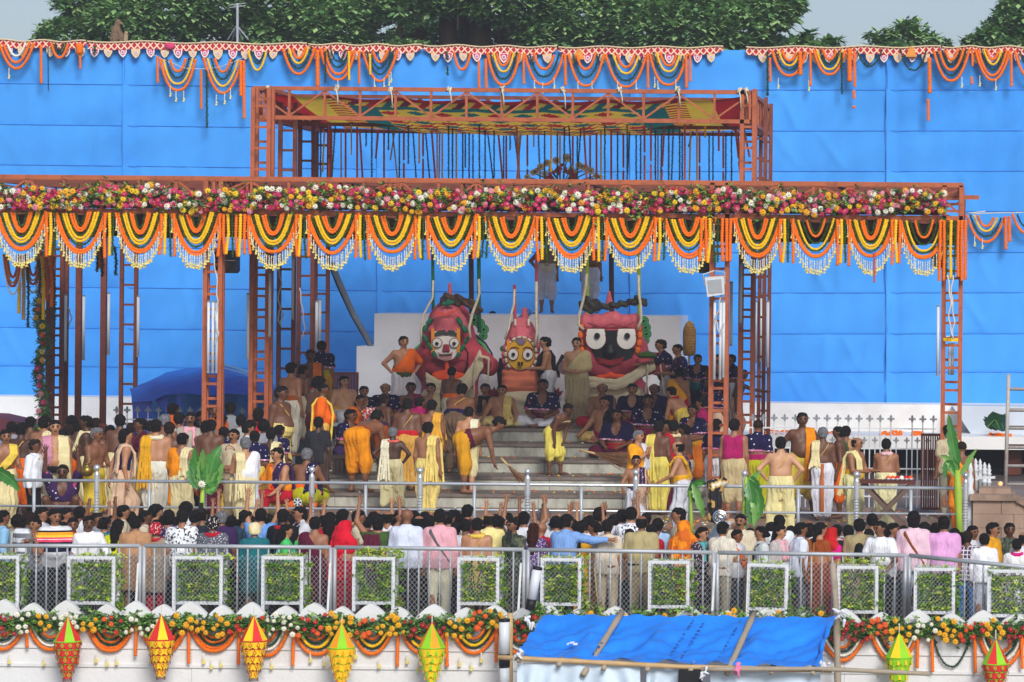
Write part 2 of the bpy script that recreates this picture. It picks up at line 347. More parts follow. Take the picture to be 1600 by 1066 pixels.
def ytop(px): return bz(px, 0) - 2
for a, b in segs:
    m = MB(); n_ = 20; vs = []
    for i in range(n_ + 1):
        px = lerp(a, b, i / n_); h = 11 * (1 - .5 * (i == 0) - .5 * (i == n_)) if b - a < 300 else 11; yy = ytop(px) + 1.5 * math.sin(i * .9)
        p = at(px, yy - 3, 69.86); q = at(px, yy + h - 2, 69.84); vs += [(p.x, 69.86 + .01 * math.sin(i * 2), p.z), (q.x, 69.84 + .015 * math.sin(i * 1.7), q.z)]
    m.add(vs, [(2 * i, 2 * i + 1, 2 * i + 3, 2 * i + 2) for i in range(n_)])
    me = m.mesh('border_strip', M_strip, True); uv = me.uv_layers.new(name='UVMap')
    for li, lp in enumerate(me.loops): v = me.vertices[lp.vertex_index].co; uv.data[li].uv = (v.x * 7.0, (lp.vertex_index % 2) * 1.0)
    link('border_strip', me, bdr)
    m = MB(); m.tube([(vs[2 * i][0], 69.83, vs[2 * i][2]) for i in range(n_ + 1)], .014, 5); m.build('border_piping', M_bcream, bdr)
def pendant(c1, c2):
    m = MB(); out = [(-.13, .02), (-.12, -.1), (-.07, -.19), (0, -.25), (.07, -.19), (.12, -.1), (.13, .02)]
    m.prism(out, -.008, .008, 0); m.prism([(x * .72, z * .74 - .01) for x, z in out], -.014, .0, 1)
    for r, mi, y in ((.062, 0, -.018), (.045, 2, -.022), (.022, 1, -.026)):
        m.prism([(r * math.cos(t * math.pi / 5), -.085 + r * math.sin(t * math.pi / 5)) for t in range(10)][::-1], y, -.012, mi)
    return m.mesh('pendant', [c1, c2, M_blil])
pe = [pendant(M_bcream, mat('pendant_peach', '#e2b98f')), pendant(M_bwhite, M_bpink)]
i = 0; px = -8
while px < 1620:
    ok = any(a + 5 < px < b - 5 for a, b in segs) and not (40 < px < 60 or 90 < px < 100)
    if ok:
        p = at(px, ytop(px) + 9, 69.85); link('pendant', pe[i % 2], bdr, p, (0, random.uniform(-.12, .12), 0), random.uniform(.68, .82))
    i += 1; px += 21.3 + random.uniform(-2.5, 2.5)
link('pink_bow', (lambda m: (m.ball((0, 0, 0), .12, .05, .08), m.mesh('pink_bow', M_bpink, True))[1])(MB()), bdr, at(265, 72, 69.8))
for px, py in ((900 + 5, 86), (1424, 82)):
    m = MB(); m.prism([(-.12, -.1), (.12, -.1), (.05, .1), (-.04, .13)][::-1], -.05, .02); m.build('orange_flap', mat('flap', '#e0913c'), bdr, loc=at(px, py, 69.8))

# ---------------------------------------------------------------- trees beyond the backdrop
def rosette(mb, c, s, mi):
    for k_ in range(random.randint(5, 7)):
        t = random.uniform(0, 2 * math.pi); el = random.uniform(-.5, .9); L_ = s * random.uniform(.7, 1.2); w_ = L_ * .26
        d = Vector((math.cos(t) * math.cos(el), math.sin(t) * math.cos(el), math.sin(el))); a = d.cross(Vector((0, 0, 1))).normalized() * w_
        b = c + d * L_ * .5 + Vector((0, 0, -.02)); mb.add([c, b - a, c + d * L_ + Vector((0, 0, -L_ * .2)), b + a], [(0, 1, 2, 3)], mi)
def crown(mb, blobs, n, s, dens=.25):
    tot = sum(b[3] * b[5] for b in blobs)
    for (x, y, z, rx, ry, rz) in blobs:
        for _ in range(int(n * rx * rz / tot)):
            while True:
                u = Vector((random.gauss(0, 1), random.gauss(0, 1), random.gauss(0, 1))).normalized()
                if u.y < .35: break
            rr = 1 - abs(random.gauss(0, dens)); c = Vector((x + u.x * rx * rr, y + u.y * ry * rr, z + u.z * rz * rr))
            rosette(mb, c, s * random.uniform(.8, 1.3), 2 if random.random() < .25 else (0 if random.random() < .6 else 1))
def tree(name, label, blobs, n, s, trunks, dens=.25, mats=M_leafs):
    x0 = sum(b[0] for b in blobs) / len(blobs); t = link(name, None, None, label=label, cat='tree')
    mb = MB(); crown(mb, blobs, n, s, dens); mb.build('crown', mats, t, kind=None)
    for tr in trunks:
        mb = MB(); mb.tube(tr[0], tr[1], 9); mb.build('trunk', M_bark, t, smooth=True)
    return t
def blobs_at(lst, Y): # (px, py, rpx, rpy, dy)
    s = F / Y; o = []
    for px, py, rx, rz, dy in lst:
        p = at(px, py, Y + dy); o.append((p.x, p.y, p.z, rx / s, max(rx, rz) / s * .8, rz / s))
    return o
def tr_at(px0, px1, pytop, Y, r0, r1):
    a = at(px0, 240, Y); b = at(px1, pytop, Y); a.z = -3.9
    return ([a, Vector((lerp(a.x, b.x, .4) + .1, Y, lerp(a.z, b.z, .5))), Vector((lerp(a.x, b.x, .8), Y, lerp(a.z, b.z, .8))), b], [r0, lerp(r0, r1, .4), lerp(r0, r1, .8), r1])
YT = 77
tree('broadleaf_tree', 'broad dense green tree whose low edge reaches the hazy sky above the monkey', blobs_at([(110, 55, 55, 28, 0), (190, 40, 70, 42, 0), (150, 5, 70, 30, 1), (260, 25, 75, 55, 0), (210, -40, 100, 50, 1), (330, -20, 70, 70, 0), (330, 60, 50, 25, 2)], YT), 5775, .195, [tr_at(230, 240, 10, YT + 1, .35, .2), tr_at(255, 200, 0, YT + 1.5, .2, .1)])
tree('broadleaf_tree', 'bright leafy tree standing behind the wire aerial', blobs_at([(400, 50, 55, 35, 0), (440, 10, 70, 50, 0), (520, 40, 70, 40, 0), (480, 75, 60, 20, .5), (560, -10, 80, 60, 1), (420, -50, 90, 50, 1), (590, 70, 40, 18, 0)], YT + 1), 6300, .195, [tr_at(470, 480, 0, YT + 2, .4, .2), tr_at(500, 560, -20, YT + 2, .25, .12)])
tree('banyan_tree', 'dark banyan tree with several hanging root trunks showing above the blue cloth', blobs_at([(640, 10, 60, 28, 0), (700, -15, 90, 38, 0), (790, -5, 80, 45, 0), (850, 50, 60, 30, 2), (640, 75, 40, 12, 0), (760, -60, 130, 50, 1), (720, 60, 130, 30, 5)], YT), 5600, .195,
     [tr_at(705, 700, -10, YT + 1, .28, .22), tr_at(725, 728, -10, YT + 2, .2, .18), tr_at(745, 752, -5, YT + 1, .3, .25), tr_at(668, 655, 0, YT + 2, .14, .1), tr_at(640, 625, 0, YT + 2, .1, .07), tr_at(780, 790, 10, YT + 3, .2, .2), tr_at(690, 720, 5, YT + 4, .1, .1)])
tree('broadleaf_tree', 'tall tree with drooping leaf clusters directly behind the canopy roof', blobs_at([(860, 55, 60, 35, 0), (910, 20, 80, 55, 0), (990, 45, 70, 45, 0), (950, -40, 110, 55, 1), (1010, 80, 50, 18, .5)], YT + .5), 5950, .195, [tr_at(930, 940, 0, YT + 2, .4, .2)])
tree('broadleaf_tree', 'rounded mid green tree ending where open sky begins', blobs_at([(1080, 40, 70, 50, 0), (1150, 45, 60, 45, 0), (1110, -20, 100, 60, 1), (1200, 20, 45, 32, 0), (1225, 5, 35, 20, 0), (1190, 70, 40, 18, .5)], YT), 5775, .195, [tr_at(1110, 1120, 0, YT + 2, .35, .2), tr_at(1115, 1180, 30, YT + 2, .2, .08)])
tree('sapling_tree', 'small young treetops poking up just over the border beside the tall tree', blobs_at([(1262, 65, 10, 18, 0), (1240, 72, 16, 12, 0), (1292, 68, 14, 10, 0), (1306, 66, 8, 8, 0), (1275, 80, 40, 8, 0)], 74), 170, .24, [tr_at(1262, 1262, 56, 74.2, .05, .03)], .5)
tree('light_tree', 'thin airy grey green tree with see-through twigs against the sky', blobs_at([(1370, 62, 20, 14, 0), (1400, 55, 22, 20, 0), (1425, 45, 26, 18, 0), (1440, 60, 24, 14, 0), (1462, 66, 14, 12, 0), (1478, 70, 10, 8, 0), (1410, 76, 60, 8, 0)], 76), 330, .2, [tr_at(1400, 1420, 40, 76.2, .08, .03), tr_at(1400, 1375, 55, 76.2, .05, .02)], .5)
tree('broadleaf_tree', 'dark green leafy tree in the top corner over the cloth end', blobs_at([(1600, 30, 50, 40, 0), (1560, 55, 35, 25, 0), (1525, 68, 22, 12, 0), (1650, 0, 70, 60, 1), (1590, 72, 50, 12, 0)], YT - 1), 2625, .195, [tr_at(1620, 1610, 10, YT, .3, .15)])
# ---------------------------------------------------------------- orange steel frames
M_or = mat('orange_primer', '#b2603c', 0.55, 0.1, 3, stain='#6b3823', stain_amt=0.6, stain_scale=5)
M_or_shade = mat('orange_primer_shade', '#7e4231', 0.6, 0.1, 3, stain='#45251c', stain_amt=0.6, stain_scale=4)  # same orange paint, shade darkened into its colour for rear and inner members
M_tube = mat('white_tube', '#d6dadd', 0.35, 0.02)
M_black = mat('black_plastic', '#17181a', 0.5, 0.2)
M_cable = mat('grey_cable', '#c9c8c4', 0.6)
M_maroon = mat('maroon_cloth', '#4f1622', 0.85, .15, 2, .3, 6)
def member(par, name, a, b, w, h=None, m=None):
    mb = MB(); mb.bar(a, b, w, h); mb.build(name, m or M_or, par)
def col(px, Y, wpx, pyTop, zb, name, label, m, dY=0.5, rung=35, group=None, four=True):
    s = F / Y; x0 = ax(px - wpx / 2, Y, 3); x1 = ax(px + wpx / 2, Y, 3); zt = at(px, pyTop, Y).z
    t = thing(name, label, 'column', ((x0 + x1) / 2, Y, zb), group=group); cx = (x0 + x1) / 2; hw = (x1 - x0) / 2 - .03; H = zt - zb
    for sx in (-1, 1):
        for dy in ((0, dY) if four else (0,)): member(t, 'upright', (sx * hw, dy, 0), (sx * hw, dy, H), .075, .075, m)
    z = .25
    while z < H - .1:
        member(t, 'rung', (-hw + .038, .012, z), (hw - .038, .012, z), .045, .045, m)
        if four: 
            member(t, 'rung', (-hw + .038, dY - .012, z + .13), (hw - .038, dY - .012, z + .13), .045, .045, m)
        z += rung / s
    return t
YF, YR = 55.6, 65.4
ZT, ZB = at(800, 283, YF).z, at(800, 335, YF).z
XL, XR = ax(-75, YF, ZT), ax(1505, YF, ZT)
gf = thing('roof_truss_frame', 'long orange steel box truss roof spanning the whole terrace under the flowers', 'frame', (0, 0, 0))
def ladder(par, a, b, zt, zb, bay, w=.075, diag=True, mt=None, off=0):
    a, b = Vector(a), Vector(b); n = max(1, round((b - a).length / bay)); d = (b - a) / n
    member(par, 'top_chord', a + Vector((0, 0, zt)), b + Vector((0, 0, zt)), w, w, mt); member(par, 'bottom_chord', a + Vector((0, 0, zb)), b + Vector((0, 0, zb)), w, w, mt)
    for i in range(n + 1):
        p = a + d * i; member(par, 'post', p + Vector((0, 0, zb + w / 2)), p + Vector((0, 0, zt - w / 2)), w * .6, w * .6, mt)
        if i < n and diag:
            q = p + d; z0, z1 = (zb + w / 2, zt - w / 2) if (i + off) % 2 else (zt - w / 2, zb + w / 2)
            member(par, 'brace', p + Vector((0, .004, z0)), q + Vector((0, .004, z1)), w * .45, w * .45, mt)
ladder(gf, (XL, YF, 0), (XR, YF, 0), ZT, ZB, .64)
ladder(gf, (XL, YF + .5, 0), (XR, YF + .5, 0), ZT - .002, ZB - .002, 1.28, .07)
for Y in (58.0, 60.5, 63.0): ladder(gf, (XL, Y, 0), (XR, Y, 0), ZT - .01, ZB - .01, 2.56, .07, True, M_or_shade)
ladder(gf, (XL, YR, 0), (XR, YR, 0), ZT, ZB, 1.28, .075, True, M_or_shade)
for px in (-75, 140, 330, 345, 522, 716, 912, 1112, 1135, 1310, 1500):
    x = ax(px, YF, ZT); ladder(gf, (x, YF + .55, 0), (x, YR - .06, 0), ZT + .004, ZB + .004, 1.1, .075, True, M_or_shade if px != 1500 else None)
for zz, Y in ((ZT - .18, YF + .9), (ZT - .18, YF + 2.0)):
    member(gf, 'projecting_pipe', (ax(1480, Y, ZT), Y, zz), (ax(1530, Y, ZT), Y, zz), .05)
mb = MB(); mb.box((XL, YF + .06, ZB + .05), (XR - .4, YF + .1, ZB + .33)); mb.build('maroon_backing_cloth', M_maroon, label='maroon cloth strip stretched behind the gerbera flower band', cat='cloth')
mb = MB(); vs = []
for j in range(9):
    for i in range(61):
        x = lerp(XL + .1, XR - .1, i / 60); y = lerp(YF + .7, 59.2, j / 8); vs.append((x, y, ZB - .06 - .12 * math.sin(j / 8 * math.pi * 4) ** 2 - .03 * math.sin(i)))
mb.add(vs, [(j * 61 + i, j * 61 + i + 1, (j + 1) * 61 + i + 1, (j + 1) * 61 + i) for j in range(8) for i in range(60)])
mb.build('maroon_ceiling_cloth', M_maroon, smooth=True, label='dark maroon ceiling cloth sagging under the long truss roof', cat='cloth')
mb = MB(); n_ = 200; vs = []
for i in range(n_ + 1):
    x = lerp(XL, XR, i / n_); y = 59.3 + .05 * math.sin(i * 1.1); vs += [(x, y, ZB - .05), (x, y + .02, ZB - .42 - .02 * math.sin(i * .8))]
mb.add(vs, [(2 * i, 2 * i + 1, 2 * i + 3, 2 * i + 2) for i in range(n_)]); mb.build('maroon_valance', M_maroon, smooth=True, label='dark maroon pleated valance behind the marigold swags', cat='cloth')
# columns (px, Y, width px, top py, base z)
cl = lambda n: n
col(332, YF, 29, 283, 0, 'lattice_column', 'orange lattice column rising behind the banana leaves with three tube lamps', M_or, .14)
col(1123, YF, 29, 286, 0, 'lattice_column', 'orange lattice column carrying the white floodlight and black speaker', M_or, .14)
col(1487, YF, 32, 290, 0, 'lattice_column', 'orange lattice column at the truss end wrapped in marigold strands', M_or, .4)
rear = [(86, 61, 26, 320, 'shaded orange lattice column wound with a vertical flower rope', 31), (201, 64.6, 27, 330, 'shaded orange lattice column beside the tent with a tube lamp on its edge', 31),
        (405, 58.2, 30, 137, 'tall orange lattice column at the near corner of the patterned canopy', 33), (447, 60.2, 28, 160, 'tall shaded orange ladder column second in the cluster over the standing priests', 31),
        (477, 62.4, 26, 168, 'tall shaded orange ladder column with a coiled cable, third of the canopy cluster', 30), (502, 64.8, 24, 176, 'shaded orange ladder column farthest back of the canopy corner cluster', 29),
        (1166, 59.4, 24, 139, 'tall ladder column at the near corner of the canopy beyond the floodlight', 33), (1185, 62.4, 22, 152, 'tall ladder column in the middle of the corner cluster by the white fence', 31), (1194, 64.8, 20, 162, 'tall ladder column farthest back by the fleur-de-lis fence', 30)]
for px, Y, wp, pt, lb, rg in rear:
    zb = floorz(Y) if 418 < px < 1060 else 0
    col(px, Y, wp, pt, zb, 'lattice_column', lb, M_or if px in (405, 1166) else M_or_shade, .3, rg, four=px in (86, 405, 1166))
for px, Y, lb in ((121, 62.5, 'plain square shaded orange post nearer the flower roped column'), (160, 63.5, 'plain square shaded orange post nearer the tent')):
    mb = MB(); x = ax(px, Y, 2); mb.box((x - .055, Y, 0), (x + .055, Y + .1, ZB)); mb.build('square_post', M_or_shade, label=lb, cat='post')
# ---------------------------------------------------------------- upper canopy
YC0, YC1 = 59.4, 64.9
pA, pB = at(397, 137, YC0), at(1172, 142, YC0); cz1 = (pA.z + pB.z) / 2 - .02; cz0 = at(800, 187, YC0).z
cn = thing('canopy_frame', 'raised orange truss frame of the canopy with braced rails over the idols', 'frame')
ladder(cn, (pA.x, YC0, 0), (pB.x, YC0, 0), cz1, cz0, .64)
ladder(cn, (pA.x, YC0 + 2.6, 0), (pB.x, YC0 + 2.6, 0), cz1, cz0, .64, .07, True, M_or_shade)
ladder(cn, (pA.x, YC1, 0), (pB.x, YC1, 0), cz1, cz0, .64, .075, True, M_or_shade)
for px in (397, 412, 1160, 1172):
    x = ax(px, YC0, cz1); ladder(cn, (x, YC0 + .06, 0), (x, YC1 - .06, 0), cz1 + .004, cz0 + .004, .55, .07)
# patterned ceiling cloth
PATM = [mat('cloth_red', '#c2232c', .8, .08, 3, trans=.55), mat('cloth_yellow', '#f4cf45', .8, .08, 3, trans=.55), mat('cloth_green', '#13706a', .8, .08, 3, trans=.55), mat('cloth_maroon', '#7a1630', .8, .08, 3, trans=.55)]
def pattern(u, v):                    # u, v in metres on the cloth, from the middle of the near edge
    U, V = 9.0, 5.3; du = U / 2 - abs(u); dv = min(v, V - v); e = min(du, dv * 1.6)
    if du < .5: return 0
    if du < 1.05: return 1
    if du < 1.45 and dv > .3: return (0, 1)[int(v / .11) % 2]
    if dv < .14: return 0
    if dv < .50:
        q = int((u + v * .55 + 20) / .17); return 1 if q % 2 == 0 else (0, 2, 3)[(q // 2) % 3]
    if dv < .74 or du < 2.0: return 2
    a = (u / .52) % 1 - .5; b = ((v - .74) / .42) % 1 - .5
    if abs(a) + abs(b) < .42: return 0 if (int(u // .52) + int((v - .74) // .42)) % 2 else 2
    if dv > 1.6 and int((abs(a) + v) / .12) % 3 == 0: return 0
    return 1
mb = MB(); nu, nv = 330, 96; vs = []
x0c, x1c = pA.x + .12, pB.x - .12
for j in range(nv + 1):
    for i in range(nu + 1):
        t, s = i / nu, j / nv; x = lerp(x0c, x1c, t); y = lerp(YC0 + .12, YC1 - .1, s)
        z = cz1 - .06 - .36 * s - .10 * math.sin(math.pi * t) ** .7 - .30 * math.sin(math.pi * s) ** .8 * math.sin(math.pi * t) ** .5 + .02 * math.sin(t * 40) * math.sin(math.pi * s) - .05 * (1 - s) * abs(math.sin(t * math.pi * 7))
        vs.append((x, y, z))
for j in range(nv):
    for i in range(nu):
        a = j * (nu + 1) + i; u = (i + .5) / nu * 9.2 - 4.6; v = (j + .5) / nv * 5.3
        mb.f.append((a, a + nu + 1, a + nu + 2, a + 1)); mb.mi.append(pattern(u, v))
mb.v = vs; mb.build('patterned_ceiling_cloth', PATM, smooth=True, label='sagging applique cloth of red yellow and green diamonds under the raised canopy', cat='cloth')
# knotted white ties on the front rail
M_rope = mat('cotton_rope', '#d8cfb4', .9, .15, 20, .4, 60)
for i, px in enumerate((420, 526, 611, 703, 785, 881, 970, 1060, 1155, 1166)):
    mb = MB(); 
    for k_ in range(4): mb.tube([(random.uniform(-.05, .05), -.05, random.uniform(-.05, .08)) for _ in range(4)], .016, 5)
    mb.tube([(0, -.05, 0), (.03, -.07, -.12), (.04, -.06, -.24 - .05 * (i % 3))], .013, 5)
    mb.build('knotted_tie', M_rope, smooth=True, loc=at(px, 140 + i * .3, YC0 - .03), label='white rope knot tying the patterned cloth to the canopy rail', cat='rope', group='rope knots along the front rail of the raised canopy')
# ---------------------------------------------------------------- tube lamps
def tube_lamp(px, y0, y1, Y, label, wpx=4.6):
    a, b = at(px, y0, Y), at(px, y1, Y); t = thing('tube_lamp', label, 'lamp', (a.x, Y, b.z)); H = a.z - b.z; r = wpx / 2 / F * Y
    mb = MB(); mb.tube([(0, 0, .03), (0, 0, H - .03)], r, 10); mb.build('tube', M_tube, t, smooth=True)
    mb = MB(); mb.tube([(0, 0, 0), (0, 0, .03)], r * 1.1, 10); mb.build('end_cap', mat('lamp_cap', '#8f9498', .5), t)
    mb = MB(); mb.tube([(0, 0, H - .03), (0, 0, H)], r * 1.1, 10); mb.build('end_cap', mat('lamp_cap'), t)
for a in [(103, 460, 565, 60.9, 'unlit white tube lamp hanging on the flower roped column'), (131, 461, 563, 62.4, 'unlit white tube lamp on the plain post nearer the flower rope'), (170, 457, 555, 63.4, 'unlit white tube lamp on the plain post beside the tent'),
          (216, 462, 558, 64.5, 'unlit white tube lamp just above the tent edge'), (326, 470, 583, 55.4, 'shorter tube lamp inside the banana leaf column, first of three'), (333, 470, 583, 55.4, 'middle tube lamp of three inside the banana leaf column'), (339, 470, 583, 55.4, 'last tube lamp of three inside the banana leaf column'),
          (388, 458, 561, 58, 'tube lamp hanging outside the tall orange corner column'), (422, 425, 527, 58, 'tube lamp hung high between corner column and ladder column'), (425, 460, 560, 60, 'tube lamp just below the high hung one in the cluster'), (458, 402, 500, 60, 'highest tube lamp in the ladder column cluster'), (459, 500, 558, 62.2, 'short piece of tube lamp under the highest one'),
          (495, 470, 548, 62.2, 'tube lamp above the priest in navy spotted shawl, first of the pair'), (500, 467, 532, 64.6, 'tube lamp above the priest in navy spotted shawl, second of the pair'),
          (1117, 470, 593, 55.4, 'tube lamp inside the floodlight column, nearer the idols'), (1126, 470, 593, 55.4, 'tube lamp inside the floodlight column, middle one'), (1131, 470, 590, 55.4, 'tube lamp inside the floodlight column, nearer the fence'), (1143, 440, 541, 59.2, 'tube lamp between the floodlight column and the ladder cluster'), (1158, 410, 507, 59.2, 'high hung tube lamp at the start of the ladder cluster'),
          (1177, 470, 571, 62.2, 'tube lamp inside the ladder cluster behind the floodlight, first'), (1181, 470, 567, 62.2, 'tube lamp inside the ladder cluster behind the floodlight, second'), (1190, 463, 565, 64.6, 'tube lamp inside the ladder cluster behind the floodlight, third'), (1200, 470, 574, 64.6, 'tube lamp on the outer edge of the ladder cluster against blue cloth'),
          (1466, 477, 588, 55.4, 'long tube lamp on the marigold wrapped end column'), (1484, 536, 586, 55.9, 'short tube lamp inside the end column, nearer the idols'), (1489, 536, 586, 55.9, 'short tube lamp inside the end column, nearer the scaffold')]:
    tube_lamp(*a)
# cables
def cable(pts, Y, label, r=.012, m=M_cable):
    mb = MB(); P = [at(px, py, Y) for px, py in pts]; Q = []
    for i in range(len(P) - 1):
        for k_ in range(5): Q.append(P[i].lerp(P[i + 1], k_ / 5) + Vector((math.sin((i * 5 + k_) * 1.3) * .012, 0, 0)))
    Q.append(P[-1]); mb.tube(Q, r, 6); mb.build('power_cable', m, smooth=True, label=label, cat='cable')
cable([(332, 390), (338, 430), (340, 470), (336, 500), (341, 520), (336, 540)], 55.3, 'pale cable looping down inside the banana leaf column')
cable([(434, 420), (440, 440), (434, 470), (442, 490), (438, 510), (434, 495), (440, 478)], 60, 'thin grey cable coiled on the ladder column over the priests')
cable([(468, 450), (472, 480), (476, 510), (473, 530)], 62, 'thin grey cable hanging beside the highest tube lamp')
cable([(1128, 450), (1124, 480), (1118, 500), (1125, 522), (1132, 505)], 55.3, 'pale cable looped below the white floodlight')
cable([(1480, 430), (1486, 470), (1482, 500), (1490, 530)], 55.3, 'pale cable bundle hanging inside the marigold wrapped column', .016)
cable([(1489, 430), (1486, 460), (1491, 500), (1488, 525), (1478, 527)], 55.35, 'second pale cable curling at the yellow tape of the end column', .016)
cable([(106, 480), (112, 495), (108, 510)], 60.8, 'white cable loop beside the first hanging tube lamp')
cable([(1540, 330), (1510, 334), (1600, 332)], 69.5, 'string line carrying the marigold swag beside the end column')
# speakers and floodlight
def speaker(px, py, wpx, hpx, Y, label):
    s = F / Y; p = at(px, py, Y); t = thing('speaker', label, 'speaker', p); w_, h_ = wpx / s / 2, hpx / s / 2
    mb = MB(); mb.prism([(-w_, -h_ * .8), (-w_ * .8, -h_), (w_ * .8, -h_), (w_, -h_ * .8), (w_, h_ * .8), (w_ * .8, h_), (-w_ * .8, h_), (-w_, h_ * .8)][::-1], 0, .35); mb.build('cabinet', M_black, t)
    for z_, r in ((-h_ * .35, w_ * .55), (h_ * .45, w_ * .3)):
        mb = MB(); mb.tube([(0, -.02, z_), (0, .01, z_)], [r * .7, r], 16); mb.build('driver_cone', mat('speaker_cone', '#2c2e31', .6), t)
    mb = MB(); mb.tube([(-w_, -.01, h_ * .1), (w_, -.01, h_ * .1)], .008, 5); mb.build('bracket', M_galv, t)
speaker(351, 409, 34, 36, 55.9, 'black loudspeaker mounted behind the banana leaf column top')
speaker(1103, 409, 26, 36, 55.9, 'black loudspeaker mounted above the white floodlight')
speaker(1466, 402, 22, 34, 56.0, 'black loudspeaker half hidden by marigold strands at the end column')
p = at(1117, 446, 55.2); fl = thing('floodlight', 'white square floodlight tilted on the orange column near the idols', 'lamp', p, (R(8), R(-6), 0))
mb = MB(); mb.prism([(-.15, -.19), (.15, -.17), (.17, .14), (-.16, .15)][::-1], 0, .09); mb.build('housing', M_wpaint, fl)
mb = MB(); mb.box((-.12, -.012, -.13), (.12, -.001, .1)); mb.build('glass', mat('lamp_glass', '#a9adb0', .15, .03, spec=.6), fl)
mb = MB()
for i in range(6): mb.box((-.13, .091, -.15 + i * .05), (.13, .12, -.14 + i * .05))
mb.build('cooling_fins', M_wpaint, fl, kind='stuff')
mb = MB(); mb.tube([(-.17, .03, 0), (-.19, .05, .2), (0, .1, .24), (.19, .05, .2), (.17, .03, 0)], .012, 6); mb.build('bracket', M_galv, fl)
# yellow tape on the end column
mb = MB(); a = at(1474, 531, 55.5); b = at(1497, 531, 55.5); mb.box((a.x, 55.53, a.z - .03), (b.x, 55.56, a.z + .03)); mb.build('yellow_tape', M_yellow, label='yellow tape band wrapped across the end column', cat='tape')
# ---------------------------------------------------------------- garlands
GM = {'o': M_marigold, 'y': M_yellow, 'g': M_gleaf, 'd': M_gdark, 'r': mat('garland_rust', '#c4563a', .85, .2, 30, .5, 50), 'w': mat('tuberose_white', '#e9e6d6', .7, .1, 30), 't': mat('garland_tan', '#b9924a', .8, .2, 30)}
M_string = mat('string', '#d9d4c4', .9)
def strand(mb, pts, r, kind, mi=0):
    """bumpy strand of blossoms or leaves along the polyline"""
    P = [Vector(p) for p in pts]; d = [0]
    for i in range(1, len(P)): d.append(d[-1] + (P[i] - P[i - 1]).length)
    L_ = d[-1]; step = r * (.75 if kind not in 'gd' else 1.0); n = max(2, int(L_ / step)); Q = []; rs = []; j = 0
    for i in range(n + 1):
        s = L_ * i / n
        while j < len(d) - 2 and d[j + 1] < s: j += 1
        t = (s - d[j]) / max(d[j + 1] - d[j], 1e-6); Q.append(P[j].lerp(P[j + 1], t)); rs.append(r * (1.08 if i % 2 else .74) * random.uniform(.92, 1.08))
    if kind in 'gd':
        for i, q in enumerate(Q[:-1]):
            dr = (Q[i + 1] - q).normalized(); si = dr.cross(Vector((0, 1, 0))); si = si.normalized() if si.length > .1 else Vector((1, 0, 0))
            for k_ in range(5):
                a = random.uniform(0, 6.28); o_ = (si * math.cos(a) + Vector((0, 1, 0)) * math.sin(a)); L2 = r * random.uniform(1.0, 1.7); c = q + dr * random.uniform(0, step); wv = dr.cross(o_).normalized() * r * .45
                e = c + o_ * L2 + dr * r * .6; mb.add([c - wv * .4, c + o_ * L2 * .5 - wv, e, c + o_ * L2 * .5 + wv], [(0, 1, 2, 3)], mi)
        mb.tube(Q, r * .5, 4, mi, caps=False)
    else: mb.tube(Q, rs, 7, mi)
def ucurve(w_, d_, n=18, p=2.3, lean=0):
    return [((t * w_), -.0, -d_ * (1 - abs(t) ** p) + lean * t) for t in [-1 + 2 * i / n for i in range(n + 1)]]
SW = {}
def swag_parts(style, var=0):
    """style: list of (half width, drop, radius, kind); returns list of (name, mesh, label)"""
    if (style, var) in SW: return SW[style, var]
    ra = random.uniform(-.03, .03); pp = random.uniform(2.0, 2.6)
    out = []
    for n_, (hw, dp, r, k) in enumerate(style):
        mb = MB(); strand(mb, [(x, y - .0 + (n_ % 2) * .012, z) for x, y, z in ucurve(hw * random.uniform(.985, 1.015), dp * random.uniform(.98, 1.02), p=pp, lean=random.uniform(-.015, .015) + ra)], r, k); out.append(('strand', mb.mesh('strand', GM[k], k not in 'gd')))
    SW[style, var] = out; return out
M_bud = mat('tuberose_bud', '#e7e2cf', .7, .08, 30); M_bell = mat('yellow_bell_blossom', '#e6d77e', .7, .15, 30)
def tassel_mesh(L_=.2):
    mb = MB(); mb.tube([(0, 0, 0), (0, 0, -L_)], .006, 4, 0)
    for i in range(5): mb.lathe((0, 0, -L_ * (i + .6) / 5.2), [(.004, .02), (.013, 0), (.005, -.02)], 5, 0)
    mb.lathe((0, 0, -L_), [(.006, .03), (.016, .0), (.025, -.035), (.015, -.04)], 7, 1); mb.lathe((.01, 0, -L_ * .8), [(.004, .01), (.018, -.01), (.024, -.03)], 6, 1); return mb
def fringe(hw, dp, n, L_=.2):
    mb = MB()
    for i in range(n):
        t = -.93 + 1.86 * i / (n - 1); z = -dp * (1 - abs(t) ** 2.3) + .02; tm = tassel_mesh(L_ * random.uniform(.85, 1.1)); x = t * hw
        for q in range(len(tm.f)): mb.f.append(tuple(v + len(mb.v) for v in tm.f[q])); mb.mi.append(tm.mi[q])
        dx = random.uniform(-.012, .012); mb.v += [(a + x + dx, b - .03 + random.uniform(-.02, .02), c + z) for a, b, c in tm.v]
    return mb.mesh('tassel_fringe', [M_bud, M_bell])
def swag(px, py, Y, style, label, sx=1, sz=1, fr=None, group=None, rot=0, cat='garland'):
    p = at(px, py, Y); t = thing('garland_swag', label, cat, p, (0, rot, 0), group)
    for nm, me in swag_parts(style, random.randrange(4)): link(nm, me, t, scale=(sx, 1, sz), material=None)
    if fr: link('tassel_fringe', fr, t, scale=(sx, 1, 1), kind='stuff')
    return t
